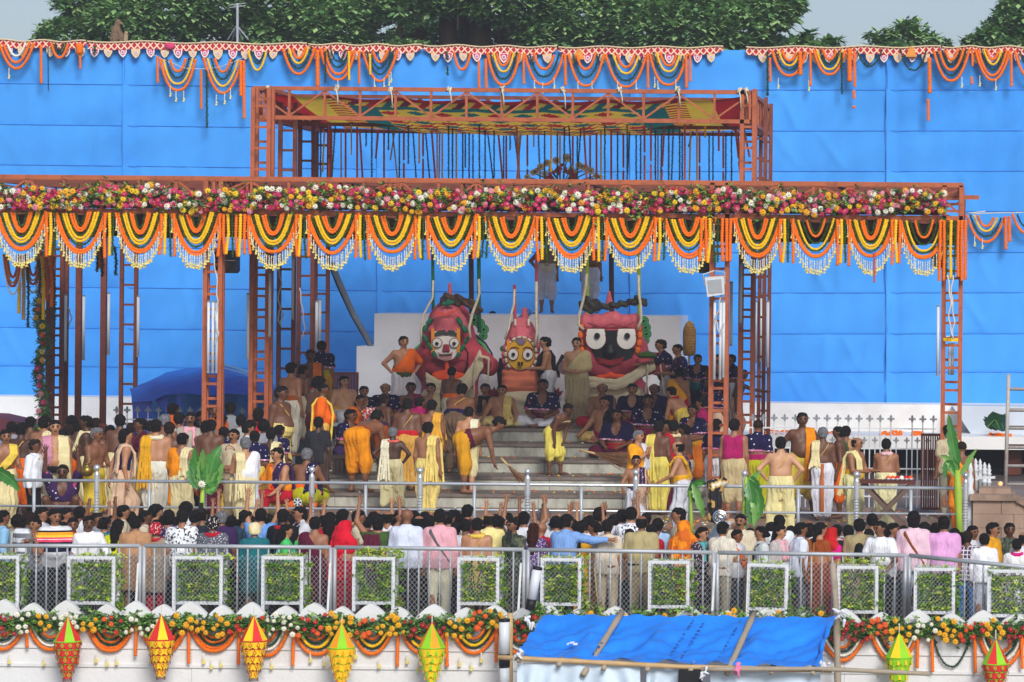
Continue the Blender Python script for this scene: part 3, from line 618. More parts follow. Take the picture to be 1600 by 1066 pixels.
# main row under the truss
MAIN = ((.47, .70, .030, 'o'), (.415, .66, .030, 'o'), (.37, .60, .026, 'g'), (.32, .545, .028, 'y'), (.275, .50, .028, 'y'), (.232, .44, .024, 'g'), (.185, .37, .028, 'o'), (.14, .325, .026, 'o'), (.09, .26, .024, 'g'))
MAINB = ((.47, .72, .030, 'o'), (.42, .68, .030, 'o'), (.36, .57, .026, 'g'), (.31, .52, .028, 'y'), (.265, .46, .028, 'y'), (.222, .40, .024, 'g'), (.18, .33, .028, 'o'), (.13, .28, .026, 'o'), (.08, .22, .024, 'g'))
MAINC = ((.47, .70, .030, 'o'), (.43, .67, .030, 'o'), (.385, .60, .026, 'g'), (.34, .56, .026, 'y'), (.26, .44, .024, 'g'), (.17, .32, .028, 'o'), (.12, .26, .024, 'g'))
FRM = [fringe(.48, .74, 24), fringe(.48, .74, 22, .22)]
yG = YF - .14
mains = [(34, 'first tasselled marigold swag of the truss row, beside the flower roped column'), (126, 'second tasselled marigold swag of the truss row, over the plain post'), (219, 'third tasselled marigold swag of the truss row, over the ladder column'), (307, 'fourth tasselled marigold swag, just before the banana leaf column'),
         (427, 'tasselled marigold swag in front of the black speaker and tall corner column'), (520, 'tasselled marigold swag over the leaning grey pipe'), (613, 'tasselled marigold swag over the stepped end of the white block'), (706, 'tasselled marigold swag hanging above the white faced idol'),
         (799, 'tasselled marigold swag between the white faced and yellow faced idols'), (894, 'tasselled marigold swag hiding the heads of the men on the white block'), (985, 'tasselled marigold swag hanging above the black faced idol'), (1077, 'tasselled marigold swag just before the floodlight column'),
         (1184, 'tasselled marigold swag just past the floodlight column'), (1275, 'swag with one green strand hanging slack inside it'), (1361, 'swag with a loose rust strand hanging below its middle'), (1444, 'last sparse swag of the truss row beside the wrapped end column')]
for i, (px, lb) in enumerate(mains):
    st = (MAIN, MAINB)[i % 2] if px not in (1275, 1444) else MAINC
    swag(px, 331 + px * .009, yG, st, lb, random.uniform(.97, 1.0) * (.93 if px > 1170 or 200 < px < 310 else 1), random.uniform(.93, 1.0), FRM[i % 2], 'tasselled marigold swags under the truss roof')
def band(px, pat, top, L_, label, Y=None, group=None, dx=6.6):
    Y = Y or yG - .03; s = F / Y; p = at(px, top, Y); t = thing('strand_band', label, 'garland', p, None, group); n = len(pat)
    for i, k in enumerate(pat):
        mb = MB(); x = (i - (n - 1) / 2) * dx / s; LL = L_ * random.uniform(.96, 1.04); strand(mb, [(x, 0, 0), (x + random.uniform(-.015, .015), .0, -LL * .5), (x + random.uniform(-.03, .03), 0, -LL)], .031 if k in 'oy' else .026, k); mb.build('strand', GM[k], t, smooth=k not in 'gd')
for px, pat, ln, lb in [(79, 'oyg', .8, 'short strand band between first and second swags'), (171, 'oyg', .82, 'strand band between second and third swags'), (262, 'oygo', .80, 'strand band between third and fourth swags'), (366, 'ooygoyoo', .78, 'wide band of hanging strands beside the banana leaf column head'),
                       (473, 'oygo', .8, 'strand band between the corner column swag and pipe swag'), (566, 'oygo', .82, 'strand band over the pipe foot'), (659, 'oygo', .80, 'strand band above the green pole'), (752, 'oygg', .8, 'strand band above the second green pole'), (846, 'oyg', .84, 'strand band over the man on the white block'),
                       (938, 'oygo', .80, 'strand band over the man with yellow waist cloth'), (1031, 'oyg', .82, 'strand band above the black faced idol edge'), (1119, 'ooyggooo', .82, 'wide band of strands on the floodlight column head'), (1229, 'oygo', .83, 'strand band past the floodlight column swag'),
                       (1318, 'oygo', .84, 'strand band with one strand splayed outward'), (1400, 'oyo', .82, 'thin sparse strand band before the last swag')]:
    band(px, pat, 331 + px * .009, ln * .93, 'flat ' + lb, group='strand bands between the truss swags')
band(1489, 'oogygooo', 344, 1.02, 'long thick strand band wrapped round the end column top', Y=YF - .2, dx=5.6)
mb = MB(); mb_pts = [at(1366, y, yG - .05) for y in (395, 412, 430, 442)]; strand(mb, mb_pts, .02, 'r'); mb.build('loose_strand', GM['r'], smooth=True, label='loose rust strand dangling below a swag near the column end', cat='garland')
# bundle of withered garlands inside, beside the first column
for px, top, bot, k, Y, lb in [(28, 400, 490, 'y', 57.5, 'long yellow strand hanging at the photo edge'), (35, 400, 500, 't', 57.6, 'tan strand beside the long yellow strand'), (42, 395, 512, 'd', 57.7, 'dark leaf strand in the long hanging bunch'), (66, 400, 500, 'y', 58.2, 'yellow strand close to the flower roped column'), (72, 395, 470, 'r', 58.3, 'rust strand beside the flower roped column'), (79, 400, 480, 'o', 58.4, 'orange strand against the flower roped column'), (83, 420, 512, 'd', 58.6, 'dark leaf strand knotted low on the roped column'), (60, 405, 460, 'd', 58.0, 'short dark leaf strand between the long strands'),
        (150, 385, 425, 'd', 58.6, 'short dark strand end behind second swag'), (158, 385, 432, 'd', 58.8, 'longer dark strand end behind second swag'), (179, 385, 430, 'd', 58.7, 'dark strand end behind third swag'), (154, 385, 420, 'o', 59, 'orange strand end deep behind second swag')]:
    mb = MB(); a = at(px, top, Y); b = at(px + 1.5, bot, Y); strand(mb, [a, a.lerp(b, .5) + Vector((.02, 0, 0)), b], .035, k); mb.build('garland_strand', GM[k], smooth=k not in 'gd', label=lb, cat='garland')
for px, py, Y, lb in [(20, 398, 57.4, 'dim rust swag behind first truss swag'), (52, 396, 58.5, 'small dim rust swag near the flower roped column'), (72, 402, 58.8, 'narrow dim swag hanging on the flower roped column')]:
    swag(px, py, Y, ((.17, .62, .03, 'r'), (.12, .45, .03, 'r'), (.15, .55, .02, 't'), (.2, .8, .018, 'w')), lb, .9, .9)
# flower rope on the column
def gerbera(c1, c2, r=.058, petals=11):
    mb = MB(); 
    for q, (rr, zz, off) in enumerate(((1, .012, 0), (.72, -.012, .5))):
        for i in range(petals):
            a = 2 * math.pi * (i + off) / petals; d = .9 * math.pi / petals; R_ = r * rr
            mb.add([(0, -.01, 0), (R_ * .62 * math.cos(a - d), zz - .012, R_ * .62 * math.sin(a - d)), (R_ * math.cos(a), zz, R_ * math.sin(a)), (R_ * .62 * math.cos(a + d), zz - .012, R_ * .62 * math.sin(a + d))], [(0, 3, 2, 1)], 0)
    mb.lathe((0, 0, 0), [(.0001, 0), (.001, 0)], 4, 1)
    n = 8; mb.add([(r * .2 * math.cos(i * math.pi / 4), -.024, r * .2 * math.sin(i * math.pi / 4)) for i in range(n)] + [(0, -.032, 0)], [(n, (i + 1) % n, i) for i in range(n)], 1)
    return mb.mesh('flower', [c1, c2])
cf = {'y': mat('gerbera_yellow', '#f2b21a', .7, .12, 30), 'Y': mat('gerbera_lemon', '#f7d12c', .7, .1, 30), 'p': mat('gerbera_pink', '#d92f74', .7, .12, 30), 'm': mat('gerbera_magenta', '#c81c62', .7, .15, 30), 'w': mat('gerbera_white', '#f1eddc', .7, .06, 30), 'r': mat('gerbera_crimson', '#a8142f', .7, .15, 30), 'l': mat('gerbera_rose', '#ec8fa6', .7, .1, 30), 'o': mat('gerbera_orange', '#ee5b22', .7, .12, 30), 'R': mat('gerbera_red', '#cf1d22', .7, .12, 30), 'c': mat('flower_eye', '#b98a1c', .8), 'g': mat('flower_eye_green', '#b9b04a', .8)}
FL = {k: gerbera(cf[k], cf['g'] if k in 'wlp' else cf['c']) for k in 'yYpmwrloR'}
def leafmass(name, x0, x1, zf, y, n, h, parent, s=.12, mats=None):
    mb = MB()
    for _ in range(n):
        x = random.uniform(x0, x1); z = zf(x) + random.gauss(0, .42) * h; c = Vector((x, y + random.uniform(-.06, .12), z)); rosette(mb, c, s * random.uniform(.6, 1.2), random.choice((0, 1, 1, 2)))
    return mb.build(name, mats or M_leafs, parent, kind='stuff')
M_fill = [mat('fill_a', '#6f9c3e', .5, .3, 6), mat('fill_b', '#44692f', .5, .3, 6), mat('fill_c', '#86a94e', .5, .3, 6)]
fb = thing('flower_band', 'long band of pink yellow and white gerberas with leaves fixed along the truss face', 'flowers')
def zb_(x): 
    px = PX0 + (x - CX) / YF * F; base = 307 + px * .0065 + 3 * math.sin(px * .021) + 2 * math.sin(px * .07)
    if 275 < px < 345: base += 6 * math.sin((px - 275) / 70 * math.pi)
    return at(px, base, YF - .1).z
xa, xb = ax(-10, YF, 5.5), ax(1477, YF, 5.5)
leafmass('leaf_filling', xa, xb, zb_, YF - .13, 2600, .22, fb, .10, M_fill)
leafmass('leaf_sprigs', xa, xb, lambda x: zb_(x) + .02, YF - .27, 800, .24, fb, .09, M_fill)
pos = []
while len(pos) < 800:
    x = random.uniform(xa, xb); z = zb_(x) + random.uniform(-.18, .16)
    if all((x - a) ** 2 + (z - b) ** 2 > .0070 for a, b in pos[-400:]) or random.random() < .01: pos.append((x, z))
random.shuffle(pos); rest = {}
for i, (x, z) in enumerate(pos):
    k = random.choices('yYpmwrl', (22, 10, 17, 14, 17, 13, 7))[0]; s = random.uniform(.9, 1.3); rt = (random.uniform(-.45, .35), random.uniform(0, 6), random.uniform(-.5, .5)); lc = Vector((x, YF - .24 + random.uniform(-.04, .05), z))
    if i < 300: link('flower', FL[k], fb, lc, rt, s)
    else: rest.setdefault(k, []).append((lc, rt, s))
def join_flowers(rest, parent):
    V, Fc, MI, mats = [], [], [], []
    for k, lst in rest.items():
        me = FL[k]; vs = [v.co.copy() for v in me.vertices]; fs = [(tuple(p.vertices), p.material_index) for p in me.polygons]; base = len(mats); mats += [me.materials[0], me.materials[1]]
        for lc, rt, s in lst:
            M_ = Matrix.Translation(lc) @ Euler(rt).to_matrix().to_4x4() @ Matrix.Scale(s, 4); o = len(V); V += [tuple(M_ @ v) for v in vs]
            for f, mi in fs: Fc.append(tuple(q + o for q in f)); MI.append(base + mi)
    m = MB(); m.v, m.f, m.mi = V, Fc, MI; m.build('small_blossoms', mats, parent, kind='stuff')
join_flowers(rest, fb)
# flower rope down the second column
fr = thing('flower_rope', 'leafy rope with pink and orange blossoms wound down the shaded orange column', 'garland', (0, 0, 0)); x_ = ax(65, 60.6, 3)
mb = MB()
for _ in range(900):
    z = random.uniform(.9, 5.1); rosette(mb, Vector((ax(65, 60.6, z) + .05 * math.sin(z * 5) + random.gauss(0, .05), 60.6 + random.uniform(-.1, .1), z)), random.uniform(.07, .13), random.choice((0, 1, 1)))
mb.build('rope_leaves', M_leafs, fr, kind='stuff')
for i in range(26):
    z = 1.0 + i * .16; link('blossom', FL[random.choice('plyYor')], fr, (ax(65, 60.6, z) + .05 * math.sin(z * 5) + random.uniform(-.07, .07), 60.45, z), (0, random.uniform(0, 6), random.uniform(-.4, .4)), 1.2)
# garlands on the blue backdrop
YB = 69.72
S_ = lambda *a: tuple(a)
A1 = S_((.36, .44, .035, 'o'), (.30, .32, .028, 'd'), (.24, .27, .026, 'o'))
def bswag(cx, hw, top, dep, kinds, lb, lean=0):
    s = F / YB; st = []; n = len(kinds)
    for i, k in enumerate(kinds):
        q = 1 - i / (n + 1.2); st.append((hw / s * q, dep / s * (q ** 1.1), .034 if k == 'o' else .028, k))
    return swag(cx, top, YB, tuple(st), lb, rot=lean)
for a in [(26, 27, 68, 40, 'oow', 'marigold swag at the cloth corner with a white inner strand'), (93, 13, 68, 22, 'odd', 'small marigold and leaf swag beside the monkey end'), (278, 28, 92, 50, 'oydo', 'sagging marigold swag on slack string, nearer the monkey'), (348, 30, 92, 54, 'oydo', 'sagging marigold swag on slack string, nearer the canopy'),
          (402, 14, 80, 30, 'yd', 'short yellow and leaf swag above the canopy corner'), (467, 25, 75, 41, 'odyo', 'full marigold swag above the canopy corner'), (528, 27, 77, 48, 'oodd', 'marigold swag with leaf inner strand over the canopy rail'), (594, 27, 79, 48, 'oddo', 'marigold swag with a short yellow stub inside'), (722, 13, 82, 27, 'o', 'single thin orange loop over the canopy middle'),
          (787, 26, 82, 52, 'odyo', 'marigold swag with yellow strand over the canopy middle'), (850, 30, 84, 48, 'odo', 'marigold swag with one leaf strand, next to yellow one'), (916, 28, 84, 50, 'odo', 'marigold swag with one leaf strand over the canopy far half'), (978, 32, 86, 50, 'odyo', 'marigold swag with bright yellow strand over the canopy far half'), (1044, 29, 84, 48, 'odyo', 'last marigold swag over the canopy rail end'),
          (1233, 27, 80, 38, 'odyo', 'tangled marigold swag with a knot beside the saplings'), (1296, 25, 78, 38, 'oydo', 'neat yellow edged swag below the saplings'), (1359, 20, 78, 26, 'd', 'bare dark leaf loop below the airy tree'), (1427, 20, 78, 32, 'd', 'second bare dark leaf loop below the airy tree'),
          (1487, 28, 78, 48, 'ododo', 'thick marigold swag below the corner tree, inner one'), (1551, 27, 78, 48, 'oodyo', 'thick marigold swag below the corner tree, middle one'), (1612, 27, 80, 42, 'od', 'marigold swag running out of view at the cloth end'), (1540, 30, 338, 40, 'odyo', 'marigold swag strung from the end column across the blue cloth'), (1606, 24, 335, 30, 'od', 'leafy swag leaving the view beyond the end column')]:
    bswag(*a)
for px, y0, y1, k, r, lb in [(64, 70, 131, 'o', .035, 'orange strand beside the corner swag'), (75, 72, 142, 'd', .015, 'thin dark leaf string beside the corner swag'), (124, 68, 84, 'o', .085, 'orange knot of marigolds hanging near the monkey'), (125, 84, 108, 'o', .03, 'orange strand below the marigold knot'), (148, 72, 83, 'd', .05, 'dark leaf tuft below the monkey'), (246, 88, 130, 'o', .03, 'orange strand before the slack string swags'), (314, 110, 170, 'o', .03, 'orange strand between the slack string swags'), (323, 110, 200, 'd', .03, 'long dark leaf strand between the slack string swags'),
                          (376, 95, 150, 'o', .04, 'thick orange strand at the slack string end'), (381, 95, 186, 'o', .035, 'longest orange strand at the slack string end'), (496, 78, 135, 'o', .05, 'thick orange strand above the canopy rail, near the corner'), (508, 80, 130, 'd', .025, 'dark strand beside the thick orange strand'), (545, 80, 126, 'y', .03, 'yellow strand inside the leaf swag'), (561, 80, 132, 'o', .03, 'orange strand between two canopy swags'), (578, 84, 117, 'y', .028, 'short yellow stub strand'), (698, 80, 94, 'd', .04, 'small dark leaf tuft over the canopy middle'), (699, 104, 118, 'd', .03, 'dark leaf scrap hanging on a thread'),
                          (748, 95, 138, 'o', .03, 'orange strand before the yellow striped swag'), (759, 92, 138, 'o', .035, 'second orange strand before the yellow striped swag'), (818, 86, 132, 'o', .028, 'orange strand between the middle swags'), (883, 84, 134, 'o', .035, 'orange strand in the middle of the canopy top'), (1012, 84, 138, 'o', .03, 'orange strand between the far swags'), (1072, 92, 138, 'o', .035, 'orange strand at the far rail end'), (1078, 84, 128, 'o', .03, 'last orange strand before the empty stretch'), (1199, 80, 150, 'd', .035, 'dark leaf strand at the start of the second border'), (1203, 90, 128, 'o', .03, 'orange strand beside the tangled swag'),
                          (1250, 80, 118, 'o', .05, 'knotted orange strand across the tangled swag'), (1266, 78, 135, 'o', .032, 'orange strand below the saplings'), (1315, 82, 147, 'd', .03, 'dark strand beside the broken orange strands'), (1327, 76, 128, 'o', .06, 'thick orange strand bundle below the airy tree'), (1335, 80, 136, 'o', .035, 'broken orange strand, upper piece'), (1334, 141, 155, 'o', .035, 'broken orange strand, lower piece'), (1334, 165, 170, 'o', .035, 'single marigold left on the broken strand'), (1452, 90, 146, 'o', .05, 'thick orange strand by the leaf loops'), (1450, 155, 189, 'o', .036, 'separate orange piece hanging low on the blue cloth'),
                          (1519, 78, 104, 'o', .03, 'short orange strand between the corner swags'), (1518, 120, 132, 'o', .034, 'small orange piece on a thread between the corner swags'), (1580, 84, 136, 'o', .034, 'orange strand before the last swag'), (1571, 338, 390, 'o', .04, 'orange strand beyond the end column'), (1577, 338, 378, 'o', .04, 'second orange strand beyond the end column')]:
    mb = MB(); a = at(px, y0, YB - .05); b = at(px + .5, y1, YB - .05); strand(mb, [a, b], r, k); mb.build('garland_strand', GM[k], smooth=k not in 'gd', label=lb, cat='garland')
TM = tassel_mesh(.2).mesh('bell_tassel', [M_bud, M_bell])
for i, (px, py) in enumerate([(14, 106), (266, 134), (275, 142), (287, 142), (338, 148), (351, 146), (360, 138), (528, 125), (585, 122), (600, 122), (608, 117), (611, 112), (835, 125), (848, 129), (866, 122), (903, 127), (925, 127), (965, 126), (994, 126), (1023, 120), (1028, 126), (1056, 124), (1216, 122), (1264, 125), (1503, 120), (1531, 118), (1556, 124), (1535, 372), (1523, 368)]):
    link('bell_tassel', TM, None, at(px, py, YB - .05), label='small white threaded tassel with yellow bell blossom hanging from a backdrop swag', cat='tassel', group='bell tassels of the backdrop swags')
cable([(240, 86), (262, 96), (290, 107), (311, 108), (340, 106), (365, 97), (385, 88)], YB, 'slack pale string holding two marigold swags near the canopy', .008)
# strings of blossoms hanging inside the raised canopy
nn = {'r': 'rust red', 'd': 'dark leaf', 'y': 'yellow', 't': 'tan', 'o': 'orange'}
px = 487
while px < 1168:
    k = random.choices('rdyt', (32, 40, 18, 10))[0]; Y = random.uniform(61, 64.6); top = 190 + (Y - 60) * 4; bot = 285 if random.random() < .82 else random.uniform(215, 275); r = {'r': .022, 'd': .021, 'y': .020, 't': .016}[k]
    a = at(px, top, Y); b = at(px + random.choice((0, 0, 0, random.uniform(-8, 10))), bot, Y); mb = MB(); 
    if k == 'r' and random.random() < .4:
        s_ = random.uniform(.5, .8); strand(mb, [a, a.lerp(b, s_ - .03)], r, k); strand(mb, [a.lerp(b, s_ + .03), b], r, k); mb.tube([a, b], .004, 4)
    else: strand(mb, [a, b], r, k)
    mb.build('garland_string', GM[k], smooth=k not in 'gd', label=nn[k] + ' blossom string hanging straight down inside the raised canopy', cat='garland', group=nn[k] + ' strings inside the raised canopy'); px += random.choice((4, 6, 7, 9, 10))
# ---------------------------------------------------------------- terrace railing
YRL = 49.5
rl = thing('steel_railing', 'polished steel railing with ball topped posts along the terrace edge', 'railing')
xa, xb = ax(-60, YRL, .9), ax(1508, YRL, .9)
for z, r in ((.9, .025), (.5, .017), (.13, .017)):
    mb = MB(); mb.tube([(xa, YRL, z), (xb, YRL, z)], r, 10); mb.build('rail', M_steel, rl, smooth=True)
for i, px in enumerate((-17, 151, 319, 487, 656, 824, 993, 1163, 1338, 1508)):
    x = ax(px, YRL, .5); t = link('ornate_post', None, rl, (x, YRL, 0))
    mb = MB(); prof = [(.045, 0), (.045, .3)]; z = .3
    while z < .72: prof += [(.034, z), (.043, z + .012), (.043, z + .026), (.034, z + .038)]; z += .045
    prof += [(.045, .74), (.045, 1.0), (.03, 1.03), (.018, 1.05), (.03, 1.06)]
    mb.lathe((0, 0, 0), prof, 12); mb.build('turned_shaft', M_steel, t, smooth=False)
    mb = MB(); mb.ball((0, 0, 1.10), .052, n=14, m=9); mb.build('ball', M_steel, t, smooth=True)
for px in (53, 233, 401, 571, 741, 908, 1078, 1247, 1423):
    x = ax(px, YRL, .5); mb = MB(); mb.tube([(x, YRL, 0), (x, YRL, .87)], .027, 10); mb.build('baluster', M_galv, rl, smooth=True)
# ---------------------------------------------------------------- crowd fence
YFN = 45.6
frail = [(-60, 853), (222, 853), (520, 855.5), (822, 859), (1118, 863.5), (1418, 868), (1600, 886), (1660, 892)]
M_wire = mat('chain_link_wire', '#d3d6d8', .45, .05, metal=.4)
def rail_pt(px):
    for (a, ya), (b, yb) in zip(frail, frail[1:]):
        if a <= px <= b:
            t = (px - a) / (b - a); Y = YFN if px < 1418 else YFN - (px - 1418) / 182 * .8
            return at(px, lerp(ya, yb, t), Y)
zbf = -.88
names = ['crowd fence panel beside the photo edge where the man in striped polo leans', 'crowd fence panel in front of the headscarf women', 'crowd fence panel in front of the bald man in white shirt', 'crowd fence panel in front of the police officers', 'crowd fence panel where the man in white polo rests both hands', 'last crowd fence panel bending down toward the street']
for si in range(6):
    a, b = frail[si][0], frail[si + 1][0]
    if si == 5: b = 1660
    t = thing('crowd_fence', names[si], 'fence'); A, B = rail_pt(a), rail_pt(min(b, 1658)); A.x += .03; B.x -= .03
    mb = MB(); mb.tube([A, B], .030, 10); mb.build('top_rail', M_galv, t, smooth=True)
    A0, B0 = Vector((A.x, A.y, zbf)), Vector((B.x, B.y, zbf)); 
    mb = MB(); mb.tube([A0, B0], .02, 8); mb.build('bottom_rail', M_galv, t, smooth=True)
    for P, P0 in ((A, A0), (B, B0)):
        mb = MB(); mb.tube([P0, P], .028, 10); mb.build('end_post', M_galv, t, smooth=True)
    n = max(2, round((B - A).length / .147))
    for i in range(1, n):
        P = A.lerp(B, i / n); mb = MB(); mb.tube([(P.x, P.y, zbf), P], .0135, 6); mb.build('bar', M_galv, t, smooth=True)
    # chain link: two families of slanted wires
    mb = MB(); L_ = (B - A).length; d = (B - A) / L_; pitch = .066; Hm = lambda s: lerp(A.z, B.z, s / L_) - .11 - zbf; w = .0026
    for fam in (1, -1):
        s = -1.2
        while s < L_ + 1.2:
            # wire from (s, bottom) going up at slope 1.25 * fam
            H = 1.0; x0, x1 = s, s + fam * H / 1.2; z0, z1 = 0.0, H
            ta, tb = 0.0, 1.0
            lo_, hi_ = (0, L_)
            if x1 != x0:
                t0, t1 = sorted(((lo_ - x0) / (x1 - x0), (hi_ - x0) / (x1 - x0))); ta, tb = max(ta, t0), min(tb, t1)
            hm = Hm(min(max((x0 + x1) / 2, 0), L_)); tb = min(tb, hm / H)
            if tb - ta > .02:
                p = Vector((A.x + d.x * (x0 + (x1 - x0) * ta), A.y + d.y * (x0 + (x1 - x0) * ta) - .02, zbf + H * ta)); q = Vector((A.x + d.x * (x0 + (x1 - x0) * tb), A.y + d.y * (x0 + (x1 - x0) * tb) - .02, zbf + H * tb))
                mb.tube([p, q], w, 3, caps=False)
            s += pitch
    mb.build('chain_link_mesh', M_wire, t, kind='stuff')
# slanted white stays and posts at the joints
for px in (220, 520, 818, 1121):
    mb = MB(); a = at(px - 4, 880, YFN - .1); b = at(px - 8, 955, YFN - .3); mb.bar(a, b, .03, .012); mb.build('fence_stay', M_wpaint, label={220: 'slanted white stay bar at the joint in front of the tan kurta man', 520: 'slanted white stay bar beside the red sari', 818: 'slanted white stay bar beside the camouflage uniform', 1121: 'slanted white stay bar in front of the belted officer'}[px], cat='stay bar')
# ---------------------------------------------------------------- planter cages
M_hedge = [mat('hedge_a', '#86a82a', .5, .3, 6), mat('hedge_b', '#527c22', .5, .3, 6), mat('hedge_c', '#b9c84c', .5, .25, 6)]
cages = [(-44, 28, 871, 946, 'white mesh planter cage cut by the photo edge'), (108, 178, 872, 944, 'planter cage below the arm of the striped polo man'), (272, 346, 872, 944, 'planter cage in front of the white printed shirt'), (411, 472, 872, 944, 'planter cage in front of the green top girl'), (553, 615, 873, 944, 'planter cage with bushy sprigs piled over its top rail'),
         (717, 778, 874, 945, 'planter cage in front of the bare backed man with yellow scarf'), (847, 906, 875, 946, 'planter cage in front of the pale blue shirt'), (1015, 1075, 879, 950, 'planter cage in front of the orange and maroon sari'), (1168, 1228, 883, 953, 'slightly leaning planter cage beyond the officers'), (1310, 1370, 887, 958, 'planter cage with sprigs beside the white polo man'), (1430, 1490, 890, 959, 'planter cage in front of the pink shirts'), (1545, 1616, 893, 964, 'overgrown planter cage at the far fence end')]
for ci, (pa, pb, y0, y1, lb) in enumerate(cages):
    Y = 45.08 - (.3 if ci == 11 else 0) - (.1 if ci == 10 else 0); a, b = at(pa, y1, Y), at(pb, y0, Y); W, H, D = b.x - a.x, b.z - a.z, .26
    t = thing('planter_cage', lb, 'planter', (a.x, Y, a.z), (0, R(1.5) if ci == 8 else 0, 0)); r = .023
    for x in (0, W):
        for y in (0, D):
            mb = MB(); mb.box((x - r, y - r, -.1), (x + r, y + r, H - r)); mb.build('corner_post', M_wpaint, t)
    for z in (H, .02):
        for y in (0, D):
            mb = MB(); mb.box((-r, y - r * 1.01, z - r), (W + r, y + r * 1.01, z + r)); mb.build('rail', M_wpaint, t)
        for x in (0, W):
            mb = MB(); mb.box((x - r * .98, r, z - r * .98), (x + r * .98, D - r, z + r * .98)); mb.build('rail', M_wpaint, t)
    mb = MB(); n = int(W / .03)
    for i in range(n): x = W * i / n; mb.tube([(x, -.02, H), (x + .004, -.025, H + .05)], .004, 3)
    mb.build('wire_ends', M_wire, t, kind='stuff')
    mb = MB(); pt = .055
    for fam in (1, -1):
        s = -H
        while s < W + H:
            x0, x1 = s, s + fam * H * .85; t0, t1 = sorted(((0 - x0) / (x1 - x0), (W - x0) / (x1 - x0))); t0, t1 = max(0, t0), min(1, t1)
            if t1 - t0 > .03: mb.tube([(x0 + (x1 - x0) * t0, -.035, H * t0), (x0 + (x1 - x0) * t1, -.035, H * t1)], .0021, 3, caps=False)
            s += pt
    mb.build('wire_mesh', M_wire, t, kind='stuff')
    pl = thing('hedge_plant', 'shrub filling the ' + lb, 'shrub', (a.x, Y, a.z)); mb = MB(); bare = ci in (5, 9, 4)
    for _ in range(560):
        x, y, z = random.uniform(.0, W + .06), random.uniform(0.0, D + .1), random.uniform(0, H * 1.02)
        if bare and .1 < x < W * .6 and z > H * .35 and random.random() < .8: continue
        if random.random() < .6: y = random.uniform(-.05, .08)
        if y < .03 or 1: x, z = (min(max(x, .08), W - .08), min(max(z, .09), H - .09)) if random.random() < .9 else (x, z)
        rosette(mb, Vector((x, y, z)), random.uniform(.035, .068), random.choice((0, 1, 1, 2)))
    for _ in range(110 if ci in (4,) else 40 if ci in (9, 3, 1, 2, 6, 11) else 16): x = random.uniform(.0, W + .1); rosette(mb, Vector((x, random.uniform(0, D), H + random.uniform(0, .14 if ci in (4, 9) else .05))), random.uniform(.04, .07), random.choice((0, 2)))
    for _ in range(60): rosette(mb, Vector((W + random.uniform(.0, .11), random.uniform(0, D), random.uniform(-.1, H * .9))), random.uniform(.03, .06), random.choice((0, 1)))
    mb.build('foliage', M_hedge, pl)
    mb = MB()
    for _ in range(9): x = random.uniform(.1, W - .1); mb.tube([(x, .12, -.1), (x + random.uniform(-.1, .1), .12, H * .5), (x + random.uniform(-.15, .15), .12, H)], .008, 4)
    mb.build('stems', M_bark, pl)
# ---------------------------------------------------------------- scalloped parapet
YP = 44.62; zt0 = at(100, 963, YP).z
pw = thing('scalloped_parapet', 'white painted parapet wall with scalloped top below the crowd fence', 'wall')
for x0, x1 in ((ax(-80, YP, -.5), ax(300, YP, -.5)), (ax(300, YP, -.5), ax(820, YP, -.5)), (ax(820, YP, -.5), ax(1320, YP, -.5)), (ax(1320, YP, -.5), ax(1700, YP, -.5))):
    zz = at((x0 - CX) / YP * F + PX0, 965, YP).z if 0 else zt0 - .03
    mb = MB(); mb.box((x0 + .002, YP, -3.99), (x1 - .002, YP + .12, zt0 - .03)); mb.build('wall_section', M_wall2, pw)
for z in (at(400, 1013, YP).z, at(400, 1042, YP).z):
    mb = MB(); mb.box((ax(-80, YP, -.5), YP - .025, z - .02), (ax(1700, YP, -.5), YP - .002, z + .02)); mb.build('moulding', M_wall2, pw)
for i, px in enumerate((5, 50, 103, 167, 211, 254, 297, 346, 392, 445, 490, 534, 579, 622, 677, 727, 772, 815, 858, 901, 960, 1013, 1077, 1136, 1198, 1262, 1320, 1377, 1434, 1486, 1536, 1587)):
    hw = (.235, .2)[i % 2] * random.uniform(.95, 1.1); p = at(px, 937 + px * .011 + (5 if i % 2 else 0), YP); z0 = zt0 - .028; H = p.z - z0
    mb = MB(); pol = [(p.x + hw * a_, z0 + H * b_) for a_, b_ in ((-1.1, 0), (-1.02, .22), (-.7, .55), (-.38, .82), (-.1, .97), (0, 1), (.1, .97), (.38, .82), (.7, .55), (1.02, .22), (1.1, 0))]
    mb.prism(pol, YP - .01, YP + .1); mb.build('scallop', M_wall2, pw)
for px, py in ((413, 982), (508, 985), (590, 986), (650, 987), (1346, 1000), (1460, 1004), (1513, 1006), (60, 985), (330, 984)):
    p = at(px, py, YP); q = .045; mb = MB(); mb.prism([(p.x - q, p.z), (p.x, p.z - q), (p.x + q, p.z), (p.x, p.z + q)], YP - .004, YP - .001); mb.build('diamond_shade', M_dark, pw)  # flat black plates, the shade of diamond recesses painted on the wall
